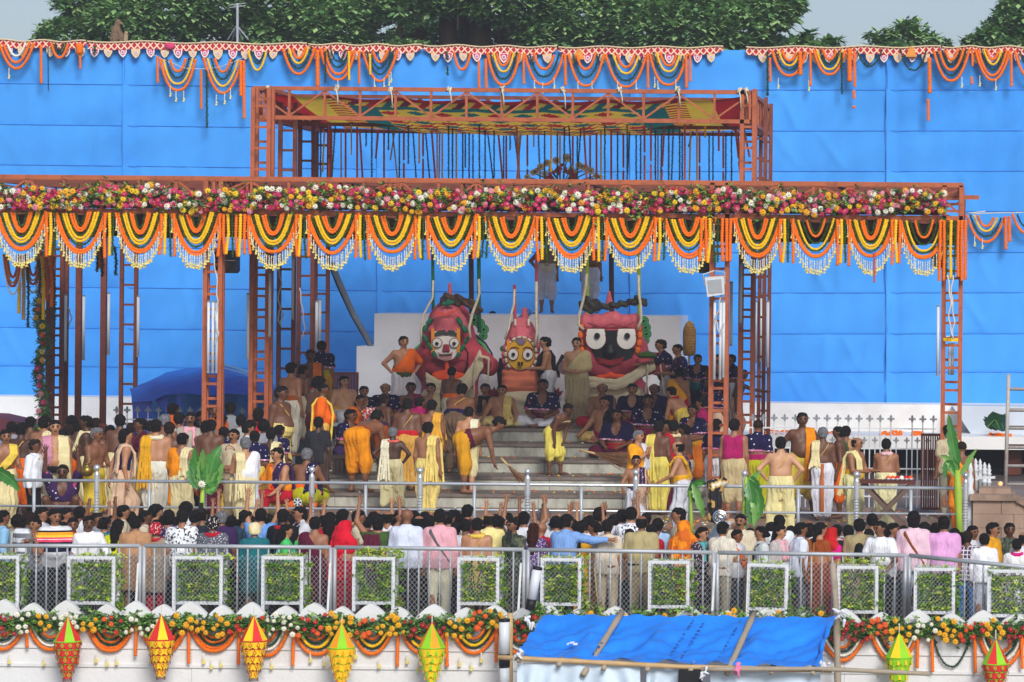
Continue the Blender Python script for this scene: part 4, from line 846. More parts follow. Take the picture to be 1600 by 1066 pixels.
# flower band on the parapet
fb2 = thing('flower_band', 'leafy band with red orange white and yellow blossoms along the parapet top', 'flowers')
YL = YP - .12
def zl(x):
    px = PX0 + (x - CX) / YL * F; return at(px, 972 + px * .008 + 3 * math.sin(px * .08) + (-9 if 740 < px < 790 else 0), YL).z
for pa, pb, n in ((-20, 838, 1900), (838, 1300, 260), (1296, 1630, 800)):
    leafmass('leaf_filling', ax(pa, YL, -.5), ax(pb, YL, -.5), lambda x: zl(x) + (.16 if 838 < PX0 + (x - CX) / YL * F < 1296 else 0), YL, n, .15, fb2, .085, M_fill)
def ccol(px):
    seq = [(0, 30, 'r'), (30, 62, 'w'), (62, 88, 'y'), (88, 130, 'w'), (130, 160, 'y'), (160, 200, 'R'), (200, 268, 'w'), (268, 360, 'y'), (360, 416, 'R'), (416, 470, 'w'), (470, 512, 'R'), (512, 555, 'y'), (555, 590, 'o'), (590, 635, 'y'), (635, 700, 'r'), (700, 735, 'y'), (735, 765, 'o'), (765, 800, 'y'), (800, 838, 'R'), (838, 1296, 'y'), (1296, 1356, 'r'), (1356, 1385, 'o'), (1385, 1425, 'y'), (1425, 1462, 'w'), (1462, 1500, 'y'), (1500, 1540, 'R'), (1540, 1568, 'y'), (1568, 1600, 'r'), (1600, 1700, 'y')]
    for a, b, k in seq:
        if a <= px < b: return k
    return 'y'
cnt = 0; pos = []; rest = {}
while cnt < 300:
    px = random.choice((random.uniform(0, 838), random.uniform(0, 838), random.uniform(1300, 1600), random.uniform(860, 1290) if random.random() < .3 else 100)); x = ax(px, YL, -.5); z = zl(x) + random.uniform(-.15, .14)
    if any((x - a) ** 2 + (z - b) ** 2 < .0048 for a, b in pos): 
        if random.random() < .98: continue
    pos.append((x, z)); k = ccol(px)
    if k == 'R' and random.random() < .3: k = 'o'
    if 838 < px < 1296: z += .1
    link('blossom', FL[k], fb2, (x, YL - .12 + random.uniform(-.04, .04), z), (random.uniform(-.5, .4), random.uniform(0, 6), random.uniform(-.5, .5)), random.uniform(.6, .95) * (1.05 if k in 'yo' else .9)); cnt += 1
# swags on the parapet
P1 = ((.33, .40, .030, 'o'), (.31, .355, .022, 'o'), (.27, .30, .022, 'd'), (.235, .27, .024, 'o'), (.20, .235, .020, 'd'), (.155, .19, .024, 'o'))
P2 = ((.33, .41, .030, 'o'), (.29, .34, .022, 'd'), (.255, .305, .024, 'y'), (.215, .26, .022, 'd'), (.17, .20, .024, 'o'))
P3 = ((.33, .40, .030, 'o'), (.28, .33, .022, 'w'), (.23, .27, .022, 'd'), (.18, .21, .024, 'o'))
P4 = ((.28, .42, .020, 'd'),)
YS = YP - .06
for px, py, st, lb in [(2, 972, P3, 'parapet swag at the photo edge'), (78, 974, P3, 'parapet swag beside the green and red lantern'), (172, 975, P1, 'full parapet swag between the green red lantern and next one'), (255, 975, P1, 'parapet swag behind the red yellow lantern below the tan kurta'), (336, 976, P1, 'full parapet swag between both red yellow lanterns'), (416, 977, P3, 'parapet swag behind the second red yellow lantern'), (493, 977, P2, 'yellow striped parapet swag before the first lime lantern'),
                       (582, 977, P2, 'yellow striped parapet swag between the two lime lanterns'), (660, 978, P2, 'parapet swag behind the lime lantern near the black tipped tube'), (741, 976, P2, 'bright yellow striped parapet swag before the tarp hut'), (812, 980, P3, 'parapet swag partly behind the tarp hut corner'), (1315, 990, P3, 'parapet swag behind the bare hut pole'), (1396, 992, P3, 'parapet swag behind the plain lime lantern'), (1486, 993, P4, 'single thin leaf loop on the bare parapet'), (1566, 994, P3, 'parapet swag behind the last lantern')]:
    swag(px, py, YS, st, lb, random.uniform(.95, 1.05), random.uniform(.92, 1.05), cat='garland')
for px, y0, y1, lb in [(41, 980, 1012, 'crooked orange strand by the green red lantern'), (122, 975, 1038, 'orange strand just beside the green red lantern'), (213, 978, 1025, 'bent orange strand beside the second lantern'), (295, 978, 1037, 'straight orange strand between the red yellow lanterns'), (374, 978, 1038, 'orange strand beside the third lantern'), (459, 980, 1040, 'orange strand before the first lime lantern'), (622, 980, 1042, 'orange strand after the first lime lantern'), (697, 980, 1042, 'orange strand after the second lime lantern'), (776, 965, 1035, 'orange strand next to the black tipped tube'),
                      (1434, 990, 1044, 'orange strand after the plain lime lantern'), (1456, 992, 1050, 'long orange strand by the thin leaf loop'), (1523, 990, 1052, 'long orange strand before the last lantern'), (1596, 992, 1045, 'orange strand at the far photo edge')]:
    a, b = at(px, y0, YS - .04), at(px + random.uniform(-2, 3), y1, YS - .04); mb = MB(); strand(mb, [a, a.lerp(b, .6), b], .026, 'o'); mb.build('garland_strand', GM['o'], smooth=True, label=lb, cat='garland')
TB = tassel_mesh(.1).mesh('bell_tassel', [M_bud, M_bell])
for px, py in ((14, 1022), (68, 1025), (150, 1020), (167, 1026), (182, 1024), (235, 1022), (318, 1022), (330, 1030), (345, 1028), (408, 1030), (424, 1030), (485, 1020), (506, 1026), (556, 1015), (592, 1029), (636, 1022), (653, 1034), (718, 1026), (736, 1033), (752, 1020), (1374, 1038)):
    link('bell_tassel', TB, None, at(px, py, YS - .02), label='tiny yellow bell tassel hanging on a thread against the parapet', cat='tassel', group='bell tassels on the parapet')
# ---------------------------------------------------------------- paper lanterns
LC = {'R': mat('paper_red', '#dd2e2c', .7, .06), 'Y': mat('paper_yellow', '#f7cf17', .7, .06), 'G': mat('paper_lime', '#8fd023', .7, .06), 'O': mat('paper_orange', '#f6a016', .7, .06), 'W': mat('paper_mirror', '#e8e4cf', .3), 'K': mat('paper_brown', '#7a3a16', .8)}
def lantern(px, py, c1, c2, body, deco, style, label):
    p = at(px, py, 44.15); t = thing('paper_lantern', label, 'lantern', p, (0, 0, random.uniform(-.2, .2))); k = 1.0
    n = 8; H = .34; Rr = .19
    for q, cc in ((0, c1), (1, c2)):
        for i in range(q, n, 2):
            a0, a1 = 2 * math.pi * i / n, 2 * math.pi * (i + 1) / n; mb = MB(); mb.add([(0, 0, 0), (Rr * math.cos(a0), Rr * math.sin(a0), -H), (Rr * math.cos(a1), Rr * math.sin(a1), -H), (Rr * .5 * math.cos((a0 + a1) / 2), Rr * .5 * math.sin((a0 + a1) / 2), -H - .002)], [(0, 1, 2), (1, 3, 2)]); mb.build('roof_gore', LC[cc], t)
    mb = MB(); mb.tube([(0, 0, 0), (0, .02, .12)], .008, 5); mb.build('hanging_cord', M_string, t)
    z = -H; tiers = [(.185, .115), (.16, .11), (.13, .11), (.095, .11), (.06, .12)]
    for ti, (r, h) in enumerate(tiers):
        tt = link('tier', None, t, (0, 0, z)); m_ = 24
        mb = MB(); vs = []
        for i in range(m_):
            a = 2 * math.pi * i / m_; zz = -h * (1.0 if i % 2 else .72) if style == 'z' else -h * (.72 + .34 * abs(math.cos(i * math.pi / 4)))
            vs += [(r * math.cos(a), r * math.sin(a), 0), (r * .93 * math.cos(a), r * .93 * math.sin(a), zz)]
        mb.add(vs, [(2 * i, 2 * i + 1, (2 * i + 3) % (2 * m_), (2 * i + 2) % (2 * m_)) for i in range(m_)]); mb.add([(r * math.cos(2 * math.pi * i / 12), r * math.sin(2 * math.pi * i / 12), 0) for i in range(12)], [tuple(range(12))]); mb.build('paper_wall', LC[body], tt)
        mb = MB(); mb.lathe((0, 0, 0), [(r + .002, .006), (r + .009, 0), (r + .002, -.012)], 24); mb.build('band', LC[deco if style == 'z' else 'G'], tt)
        mb = MB()
        for i in range(max(6, int(r * 62))):
            a = 2 * math.pi * i / max(6, int(r * 62)); c = Vector(((r + .004) * math.cos(a), (r + .004) * math.sin(a), -h * .42)); u = Vector((-math.sin(a), math.cos(a), 0)); d = Vector((math.cos(a), math.sin(a), 0)) * .006; q = .027
            if style == 'z':
                for sc_, dd, mi in ((1, 1, 0), (.55, 1.6, 1)): mb.add([c - u * q * sc_ + d * dd, c - Vector((0, 0, q * 1.2 * sc_)) + d * dd, c + u * q * sc_ + d * dd, c + Vector((0, 0, q * 1.2 * sc_)) + d * dd], [(0, 1, 2, 3)], mi)
            else: mb.add([c - u * q * .7 + d - Vector((0, 0, .045)), c + u * q * .7 + d - Vector((0, 0, .045)), c + u * q * .6 + d, c + d + Vector((0, 0, .028)), c - u * q * .6 + d], [(0, 1, 2, 3, 4)], 0)
        mb.build('lozenges', [LC[deco], LC[body]], tt, kind='stuff')
        mb = MB()
        for i in range(18): a = 2 * math.pi * i / 18; mb.tube([(r * math.cos(a), r * math.sin(a), -h * .8), (r * math.cos(a), r * math.sin(a), -h * 1.25)], .003, 3)
        mb.build('fringe', LC['K' if style == 'z' else 'Y'], tt, kind='stuff'); z -= h * .93
for a in [(106, 963, 'G', 'R', 'R', 'G', 'z', 'tiered paper lantern with green and red roof hanging near the photo edge'), (252, 960, 'Y', 'R', 'Y', 'R', 'z', 'red and yellow tiered paper lantern below the fence joint'), (397, 962, 'R', 'Y', 'Y', 'R', 'z', 'red and yellow tiered paper lantern beside the lime one'), (534, 973, 'G', 'O', 'Y', 'O', 'a', 'lime and orange lantern with yellow arched tiers, nearer the red sari'), (675, 973, 'O', 'G', 'Y', 'G', 'a', 'lime and orange lantern with yellow arched tiers, nearer the black tipped tube'), (1405, 988, 'G', 'Y', 'G', 'Y', 'a', 'plain lime and yellow lantern beyond the tarp hut'), (1556, 998, 'G', 'R', 'R', 'G', 'z', 'tiered lantern with green and red roof at the far end')]:
    lantern(*a)
# ---------------------------------------------------------------- tarp hut in front
M_bam = mat('bamboo', '#a89a86', .6, .12, 5, .2, 20, stain='#6c5f50', stain_amt=.4, stain_scale=5); M_bam2 = mat('bamboo_fresh', '#c2a273', .5, .12, 5)
def tarp_mat(name, c, c2):
    m = mat(name, c, .32, .12, 1.2, .9, 5, spec=.6); return m
M_tarp = tarp_mat('blue_tarpaulin', '#2486f0', ''); M_tarpd = tarp_mat('dark_blue_tarpaulin', '#1c58dc', ''); M_tarpl = tarp_mat('backlit_blue_tarpaulin', '#2f9cf5', '')  # tent back wall: light through the sheet is put into its lighter blue
def pole(pts, r, label, m=None, group=None, n=9):
    mb = MB(); P = []; rs = []
    for i in range(len(pts) - 1):
        q = max(3, int((Vector(pts[i + 1]) - Vector(pts[i])).length / .28))
        for k_ in range(q): P.append(Vector(pts[i]).lerp(Vector(pts[i + 1]), k_ / q)); rs.append(r * (1.14 if k_ % 2 else .96))
    P.append(Vector(pts[-1])); rs.append(r); mb.tube(P, rs, n); return mb.build('bamboo_pole', m or M_bam, smooth=True, label=label, cat='pole', group=group)
hb = [at(848, 966, 43.9), at(1308, 966, 43.9)]; hf = [at(803, 1031, 42.5), at(1286, 1047, 42.5)]
def hut_pt(t, s):
    a = hb[0].lerp(hb[1], t); b = hf[0].lerp(hf[1], t); p = a.lerp(b, s); return p
mb = MB(); nu, nv = 110, 26; vs = []
for j in range(nv + 1):
    for i in range(nu + 1):
        t, s = i / nu, j / nv; p = hut_pt(t, s); ed = math.sin(math.pi * s)
        rib = sum(math.exp(-((t - q) * 26) ** 2) for q in (.0, .2, .42, .75, 1.0))
        z = p.z + .03 - .12 * ed * (1 - min(1, rib)) + .02 * math.sin(t * 61 + s * 33 + math.sin(s * 7)) * ed + .02 * math.sin(t * 37 + s * 9) * ed + .012 * math.sin(t * 83 - s * 21) + .016 * math.sin(s * 17 + t * 6 + math.sin(t * 19)) * (1 - s * .3)
        if s > .93: z += .03 * math.sin(t * 40)
        vs.append((p.x + .01 * math.sin(s * 9 + t * 30) - (t > .98) * .06 * math.sin(s * 3), p.y, z))
mb.add(vs, [(j * (nu + 1) + i, (j + 1) * (nu + 1) + i, (j + 1) * (nu + 1) + i + 1, j * (nu + 1) + i + 1) for j in range(nv) for i in range(nu)])
tp = thing('tarpaulin_roof', 'bright blue tarpaulin tied over the bamboo hut roof in front of the parapet', 'tarpaulin'); mb.build('sheet', M_tarp, tp, smooth=True)
# faded printed marks running up the tarpaulin, and the little white mark
def roof_mark(t, s, w_, h_, m_, name): 
    mb = MB(); P = [hut_pt(t - w_, s) , hut_pt(t + w_, s), hut_pt(t + w_, s + h_), hut_pt(t - w_, s + h_)]
    mb.add([q + Vector((0, -.006, .03)) for q in P], [(0, 3, 2, 1)]); return mb
M_print = mat('faded_print', '#27559c', .6)
for t0 in (.27, .52, .56, .68):
    mb = MB()
    for k_ in range(11):
        s = .08 + k_ * .075
        if random.random() < .8: q = roof_mark(t0 - s * .03, s, random.uniform(.002, .005), random.uniform(.02, .045), None, ''); mb.add(q.v, q.f)
    mb.build('faded_print_column', M_print, tp, kind='stuff')
mb = MB()
for k_ in range(5): q = roof_mark(.145 + k_ * .007, .63 - (k_ in (1, 2)) * .03, .0033, .05, None, ''); mb.add(q.v, q.f)
mb.build('white_mark', mat('white_print', '#dfe4ec'), tp)
for px0, py0, px1, py1, lb in [(972, 963, 911, 1058, 'grey bamboo pole lying across the tarpaulin near its middle'), (1178, 966, 1136, 1056, 'grey bamboo pole lying across the tarpaulin tied with pink cloth')]:
    a, b = at(px0, py0, 43.9), at(px1, py1, 42.35); a.z += .06; b.z += .03; pole([a, b], .042, lb)
pole([at(778, 1027, 42.4), at(1060, 1042, 42.4), at(1300, 1048, 42.4)], .032, 'long pale bamboo beam along the front edge of the hut roof', M_bam2)
pole([at(1095, 1046, 42.3), at(1280, 1045, 42.3), at(1452, 1053, 42.3)], .03, 'brown bamboo beam reaching past the hut toward the lime lantern')
pole([at(1301, 880, 44.2), at(1307, 960, 44.2), at(1316, 1075, 44.2) + Vector((0, 0, -2.4))], .045, 'grey upright bamboo pole at the hut end against the fence')
pole([at(797, 958, 44.1), at(797, 1078, 44.1) + Vector((0, 0, -2.4))], .04, 'upright bamboo pole at the near hut corner', M_bam2)
for i, (px, py) in enumerate(((811, 1028), (873, 1034), (943, 1040), (1011, 1042), (1079, 1043), (1205, 1046), (1270, 1047))):
    p = at(px, py + 5, 42.3); pole([p, p + Vector((.0, 1.3, .10))], .036, 'bamboo rafter poking its round cut end from under the tarpaulin edge', group='rafters of the tarp hut')
M_wrag = mat('white_rag', '#dadde2', .85, .06, 8, .4, 12); M_prag = mat('pink_rag', '#e27ea5', .85, .1, 8, .4, 12)
def rag(px, py, Y, r, m_, label, n=7):
    V = []; 
    for _ in range(n): a = Vector([random.uniform(-r, r) for _ in range(3)]); b = a + Vector([random.uniform(-r, r), random.uniform(-r * .5, r * .5), random.uniform(-r * 1.5, r * .5)]); V.append((tuple(a), tuple(b), r * .35, r * .15, .02))
    v, q = capsule_field(V, .012, pad=.03); link('tied_rag', vq_mesh('tied_rag', v, q, m_), None, at(px, py, Y), label=label, cat='rag')
rag(1150, 1040, 42.3, .07, M_prag, 'pink cloth tied round the bamboo crossing'); rag(1313, 962, 44.0, .08, M_wrag, 'white rag tied round the upright grey bamboo'); rag(828, 968, 43.9, .07, M_wrag, 'white rag tied at the tarpaulin corner'); rag(1100, 1050, 42.2, .06, M_wrag, 'white rag knotted under the front bamboo beam'); rag(1287, 1040, 42.4, .07, M_wrag, 'white rag tied at the far front tarpaulin corner'); rag(811, 1022, 42.3, .06, M_wrag, 'white rag tied at the near front bamboo end')
# white drape under the beam
M_drape = mat('white_drape', '#cfe0ee', .7, .08, 3, .3, 8)
def drape(pa, pb, y0, y1, Y, label, fold=26, slack=.5):
    mb = MB(); nu, nv = 90, 10; vs = []
    for j in range(nv + 1):
        for i in range(nu + 1):
            t, s = i / nu, j / nv; p = at(lerp(pa, pb, t), lerp(y0, y1, s), Y); vs.append((p.x, Y + .06 * math.sin(t * fold + s * 4 * math.sin(t * 5)) * (.3 + s), p.z - slack * .2 * math.sin(math.pi * t) * s))
    mb.add(vs, [(j * (nu + 1) + i, (j + 1) * (nu + 1) + i, (j + 1) * (nu + 1) + i + 1, j * (nu + 1) + i + 1) for j in range(nv) for i in range(nu)]); mb.build('hanging_cloth', M_drape, smooth=True, label=label, cat='cloth')
drape(808, 1000, 1038, 1110, 42.45, 'thin white cloth hanging in gathers under the hut roof edge', 34)
drape(1010, 1062, 1044, 1110, 42.5, 'short blue white cloth beside the black lamp box under the hut', 12)
drape(1110, 1282, 1052, 1110, 42.5, 'white cloth hanging loosely under the far half of the hut', 15)
p = at(1078, 1062, 42.3); mb = MB(); mb.prism([(-.16, -.13), (.16, -.13), (.15, .13), (-.15, .13)], 0, .12); mb.build('lamp_box', M_black, loc=p, label='black lamp box peeking under the front bamboo beam', cat='lamp')
# black tipped tubes
def tipped(px0, y0, px1, y1, r, label):
    a, b = at(px0, y0, 44.0), at(px1, y1, 44.0); t = thing('wrapped_tube', label, 'tube', b); d = a - b
    mb = MB(); mb.tube([d * .25, d * .94], r, 12); mb.build('white_sleeve', M_tube, t, smooth=True)
    for q0, q1 in ((0, .25), (.94, 1)): mb = MB(); mb.tube([d * q0, d * q1], r * 1.05, 12); mb.build('black_end', M_black, t, smooth=True)
tipped(840, 886, 828, 953, .065, 'white sleeved tube with black ends leaning on the fence by the tarp')
tipped(788, 967, 788, 1040, .075, 'upright white sleeved tube with black foot beside the hut'); tipped(788, 1040, 790, 1095, .07, 'lower black and white tube section under the upright tube')
# ---------------------------------------------------------------- people
def fabric(name, kind='plain'):
    m = bpy.data.materials.new(name); m.use_nodes = True; n = m.node_tree.nodes; L = m.node_tree.links; b = n['Principled BSDF']; b.inputs['Roughness'].default_value = .85; b.inputs['Specular IOR Level'].default_value = .15
    oi = n.new('ShaderNodeObjectInfo'); tc = n.new('ShaderNodeTexCoord'); nz = n.new('ShaderNodeTexNoise'); nz.inputs['Scale'].default_value = 5; nz.inputs['Detail'].default_value = 5; L.new(tc.outputs['Object'], nz.inputs[0])
    mr = n.new('ShaderNodeMapRange'); mr.inputs[1].default_value = .3; mr.inputs[2].default_value = .7; mr.inputs[3].default_value = .82; mr.inputs[4].default_value = 1.12; L.new(nz.outputs[0], mr.inputs[0])
    vm = n.new('ShaderNodeVectorMath'); vm.operation = 'SCALE'; L.new(oi.outputs['Color'], vm.inputs[0]); L.new(mr.outputs[0], vm.inputs['Scale']); out = vm.outputs[0]
    def mixin(fac, col):
        nonlocal out
        x = n.new('ShaderNodeMixRGB'); L.new(fac, x.inputs[0]); L.new(out, x.inputs[1]); x.inputs[2].default_value = (*hexc(col), 1); out = x.outputs[0]
    def thr(src, op, v):
        t = n.new('ShaderNodeMath'); t.operation = op; t.inputs[1].default_value = v; L.new(src, t.inputs[0]); return t.outputs[0]
    if kind == 'dots':
        vo = n.new('ShaderNodeTexVoronoi'); vo.inputs['Scale'].default_value = 13; L.new(tc.outputs['Object'], vo.inputs['Vector']); mixin(thr(vo.outputs['Distance'], 'LESS_THAN', .17), '#e8e4ee')
        v2 = n.new('ShaderNodeTexNoise'); v2.inputs['Scale'].default_value = 3.5; L.new(tc.outputs['Object'], v2.inputs[0]); mixin(thr(v2.outputs[0], 'GREATER_THAN', .66), '#c2517f')
    if kind == 'print':
        vo = n.new('ShaderNodeTexNoise'); vo.inputs['Scale'].default_value = 27; vo.inputs['Detail'].default_value = 3; L.new(tc.outputs['Object'], vo.inputs[0]); mixin(thr(vo.outputs[0], 'GREATER_THAN', .57), '#30343c')
    if kind == 'floral':
        vo = n.new('ShaderNodeTexVoronoi'); vo.inputs['Scale'].default_value = 30; L.new(tc.outputs['Object'], vo.inputs['Vector']); mixin(thr(vo.outputs['Distance'], 'LESS_THAN', .3), '#d8c9c2')
    if kind == 'print2':
        vo = n.new('ShaderNodeTexNoise'); vo.inputs['Scale'].default_value = 30; L.new(tc.outputs['Object'], vo.inputs[0]); mixin(thr(vo.outputs[0], 'GREATER_THAN', .55), '#ece2e8')
    if kind == 'camo':
        for s_, c in ((5, '#6b6a54'), (8, '#2f3a2e')):
            vo = n.new('ShaderNodeTexNoise'); vo.inputs['Scale'].default_value = s_ * 1.6; L.new(tc.outputs['Object'], vo.inputs[0]); mixin(thr(vo.outputs[0], 'GREATER_THAN', .54), c)
    if kind in ('stripes', 'polo', 'plaid', 'tiedye'):
        sx = n.new('ShaderNodeSeparateXYZ'); L.new(tc.outputs['Object'], sx.inputs[0])
        if kind == 'stripes':
            f = n.new('ShaderNodeMath'); f.operation = 'PINGPONG'; f.inputs[1].default_value = .07; L.new(sx.outputs[2], f.inputs[0]); mixin(thr(f.outputs[0], 'GREATER_THAN', .035), '#6d6f78')
        if kind == 'plaid':
            for a in (0, 2):
                f = n.new('ShaderNodeMath'); f.operation = 'PINGPONG'; f.inputs[1].default_value = .035; L.new(sx.outputs[a], f.inputs[0]); mixin(thr(f.outputs[0], 'GREATER_THAN', .026), '#d8d3d8')
        if kind == 'polo':
            for z, c in ((1.37, '#15151c'), (1.345, '#f2a11f'), (1.30, '#f3d23a'), (1.27, '#ef4a6d'), (1.245, '#f6f0ee'), (1.235, '#ef4a6d'), (1.20, '#1d1f3a'), (1.05, '#dcdde0')): mixin(thr(sx.outputs[2], 'LESS_THAN', z), c)
        if kind == 'tiedye':
            a = n.new('ShaderNodeMath'); a.operation = 'SINE'; k_ = n.new('ShaderNodeMath'); k_.operation = 'MULTIPLY_ADD'; L.new(nz.outputs[0], k_.inputs[0]); k_.inputs[1].default_value = 14; L.new(sx.outputs[2], k_.inputs[2]); L.new(k_.outputs[0], a.inputs[0]); mixin(thr(a.outputs[0], 'GREATER_THAN', .25), '#ee8a12')
    L.new(out, b.inputs['Base Color'])
    n3 = n.new('ShaderNodeTexNoise'); n3.inputs['Scale'].default_value = 26; n3.inputs['Detail'].default_value = 4; mp = n.new('ShaderNodeMapping'); mp.inputs['Scale'].default_value = (1, 1, .28); L.new(tc.outputs['Object'], mp.inputs[0]); L.new(mp.outputs[0], n3.inputs[0]); bp = n.new('ShaderNodeBump'); bp.inputs['Strength'].default_value = .85; bp.inputs['Distance'].default_value = .03; L.new(n3.outputs[0], bp.inputs['Height']); L.new(bp.outputs[0], b.inputs['Normal'])
    return m
GN_ = 0
FAB = {k: fabric('fabric_' + k, k) for k in ('plain', 'print2', 'dots', 'print', 'floral', 'camo', 'stripes', 'polo', 'plaid', 'tiedye')}
M_skin = mat('skin', objcol=True, rough=.5, var=.1, scale=7, spec=.4, bump=.15, bscale=40); M_hair = mat('hair', objcol=True, rough=.75, var=.5, scale=35, spec=.12, bump=1.0, bscale=90); M_eye = mat('eye_dark', '#120c0a', .4)
COLR = dict(wh='#d9dae0', lb='#a9c6e8', bl='#6f9fe0', cr='#e9d9a4', ye='#ecc94f', my='#e2a71e', sa='#f2900f', or_='#ee6a14', dh='#d9bf72', kh='#b5a379', be='#cdbfa3', pk='#e5a9b2', pp='#dfa3cf', rd='#b5162a', mr='#5b1730', mg='#a81b5c', hp='#d81f7f', nv='#1d1740', bk='#17181c', gy='#8b8e93', pe='#d8b596', ol='#4f5a22', gn='#3f5a2c', te='#1d6a72', br='#8a4a1c', pu='#3a2350', yg='#b9b71c', tn='#b08d62', lg='#4fc26a', dk='#232a36', wy='#e8e2c2', cm='#4b5344', tq='#5aa0a4', lm='#d5d81f', gr='#5f6468', ru='#9c4a1e', ba='#b88a63')
SKIN = {'1': '#b27e5b', '2': '#99684a', '3': '#81543a', '4': '#67422e', '5': '#4d3124', '0': '#c6946f'}
V3 = lambda *a: np.array(a, float)
def unit(v): return v / (np.linalg.norm(v) + 1e-9)
ARM = {'down': ((.05, -.02, -.28), (.01, .07, -.24), (0, .2, -1)), 'hip': ((.19, -.07, -.2), (-.13, .07, -.17), (-.8, .3, -.3)), 'clasp': ((.06, .0, -.28), (-.14, .2, -.03), (-1, .3, 0)), 'fwd': ((.05, .1, -.26), (-.02, .24, .02), (0, 1, .1)),
       'rail': ((.12, .12, -.23), (-.04, .22, -.08), (-.3, 1, -.3)), 'reach': ((.04, .27, -.06), (.0, .25, .04), (0, 1, 0)), 'out': ((.27, .05, -.03), (.24, .08, .03), (1, .2, 0)), 'up': ((.09, .1, .26), (-.02, .04, .25), (0, .1, 1)), 'upw': ((.17, .08, .22), (-.03, .05, .25), (-.1, .1, 1)),
       'nam': ((.03, .1, -.25), (-.15, .15, .17), (-.05, .2, 1)), 'face': ((.05, .18, -.2), (-.06, .06, .24), (-.2, .2, 1)), 'lap': ((.07, .08, -.26), (-.1, .22, -.03), (-.6, .8, -.2)), 'knee': ((.1, .14, -.23), (.03, .21, -.1), (0, 1, -.4)), 'back': ((.05, -.1, -.26), (.0, -.02, -.25), (0, 0, -1)), 'swp': ((.02, .12, -.26), (-.05, .16, -.2), (-.2, .4, -1))}
POSE = {  # lean, legs, arm a (-x side), arm b (+x side)
 'stand': (2, 'st', 'down', 'down'), 'stand2': (3, 'st2', 'down', 'fwd'), 'hips': (0, 'wide', 'hip', 'hip'), 'hip1': (0, 'st2', 'hip', 'down'), 'clasp': (2, 'st', 'clasp', 'clasp'), 'walk': (6, 'walk', 'down', 'back'), 'rail': (12, 'st', 'rail', 'rail'), 'rail1': (8, 'st2', 'down', 'rail'), 'reach': (14, 'st2', 'down', 'reach'), 'reacha': (10, 'st2', 'out', 'fwd'),
 'up2': (0, 'st', 'upw', 'upw'), 'upa': (0, 'st', 'up', 'down'), 'upb': (0, 'st', 'down', 'up'), 'nam': (4, 'st', 'nam', 'nam'), 'face': (3, 'st', 'down', 'face'), 'fwd': (6, 'st', 'fwd', 'fwd'), 'bend': (72, 'bend', 'H', 'H'), 'bend4': (42, 'bend', 'swp', 'swp'), 'bend2': (38, 'st2', 'H', 'H'),
 'sit': (8, 'sit', 'lap', 'lap'), 'sitk': (6, 'sit', 'knee', 'knee'), 'sitn': (8, 'sit', 'nam', 'lap'), 'chair': (6, 'chair', 'knee', 'knee'), 'chairf': (24, 'chair', 'fwd', 'fwd'), 'squat': (16, 'squat', 'fwd', 'fwd'), 'squatup': (4, 'squat', 'up', 'up')}
def skeleton(pose, turn, nod, fat):
    lean, legs, aa, ab = POSE[pose]; J = {}; Ln = R(lean)
    S = V3(1, 0, 0); Fv = V3(0, -1, 0); U = V3(0, -math.sin(Ln), math.cos(Ln)); TF = V3(0, -math.cos(Ln), -math.sin(Ln))
    pz = {'sit': .13, 'chair': .52, 'squat': .24}.get(legs, .93); P = V3(0, {'bend': .12, 'squat': .1, 'sit': .08}.get(legs, 0), pz)
    for q, s in (('a', -1), ('b', 1)):
        hip = P + S * s * .09 + V3(0, 0, -.02)
        if legs == 'sit': kn = V3(s * .34, -.16 + P[1], .12); an = V3(s * -.02, -.30 + P[1] - .05 * s, .06); to = an + V3(-s * .14, -.03, -.01)
        elif legs == 'chair': kn = hip + V3(s * .06, -.43, -.0); an = kn + V3(0, .02 - .05 * (s > 0), -.44); to = an + V3(s * .03, -.15, -.035)
        elif legs == 'squat': kn = hip + V3(s * .13, -.30, .28); an = V3(s * .14, -.14 + P[1], .07); to = an + V3(s * .03, -.16, -.04)
        else:
            fx = {'st': .0, 'st2': .02, 'wide': .09, 'walk': .02, 'bend': .05}[legs]; fy = {'st': 0, 'st2': -.07 * (s > 0), 'wide': 0, 'walk': -.24 * s, 'bend': -.03 * s}[legs]
            an = V3(hip[0] + s * fx, hip[1] * .4 + fy, .08); kn = (hip + an) / 2 + V3(s * .01, -.035 - abs(fy) * .3 * (s > 0), 0); to = an + V3(s * .04, -.15, -.045)
        J['hip' + q], J['kn' + q], J['an' + q], J['to' + q] = hip, kn, an, to
        sh = P + U * .43 + S * s * (.162 + .015 * fat); v1, v2, v3 = (ARM[aa if s < 0 else ab] if (aa if s < 0 else ab) != 'H' else (None,) * 3)
        if v1 is None: e = sh + V3(s * .03, -.06, -.28); w_ = e + V3(-s * .02, -.05, -.24); hd = V3(0, -.3, -1)
        else:
            f = lambda v: S * s * v[0] + TF * v[1] + U * v[2]; e = sh + f(v1); w_ = e + f(v2); hd = unit(f(v3))
        J['sh' + q], J['el' + q], J['wr' + q], J['hd' + q] = sh, e, w_, unit(hd)
    J.update(P=P, U=U, TF=TF, S=S); nb = P + U * .5; hl = Ln * .35 if legs != 'bend' else Ln * .6
    hu = unit(V3(0, -math.sin(hl), math.cos(hl))); J['neck'] = nb; J['H'] = nb + hu * .155 + V3(0, -.02, 0)
    M_ = Matrix.Rotation(R(turn), 3, 'Z') @ Matrix.Rotation(-hl - R(nod) if 0 else (hl + R(nod)), 3, 'X'); J['HM'] = M_
    return J
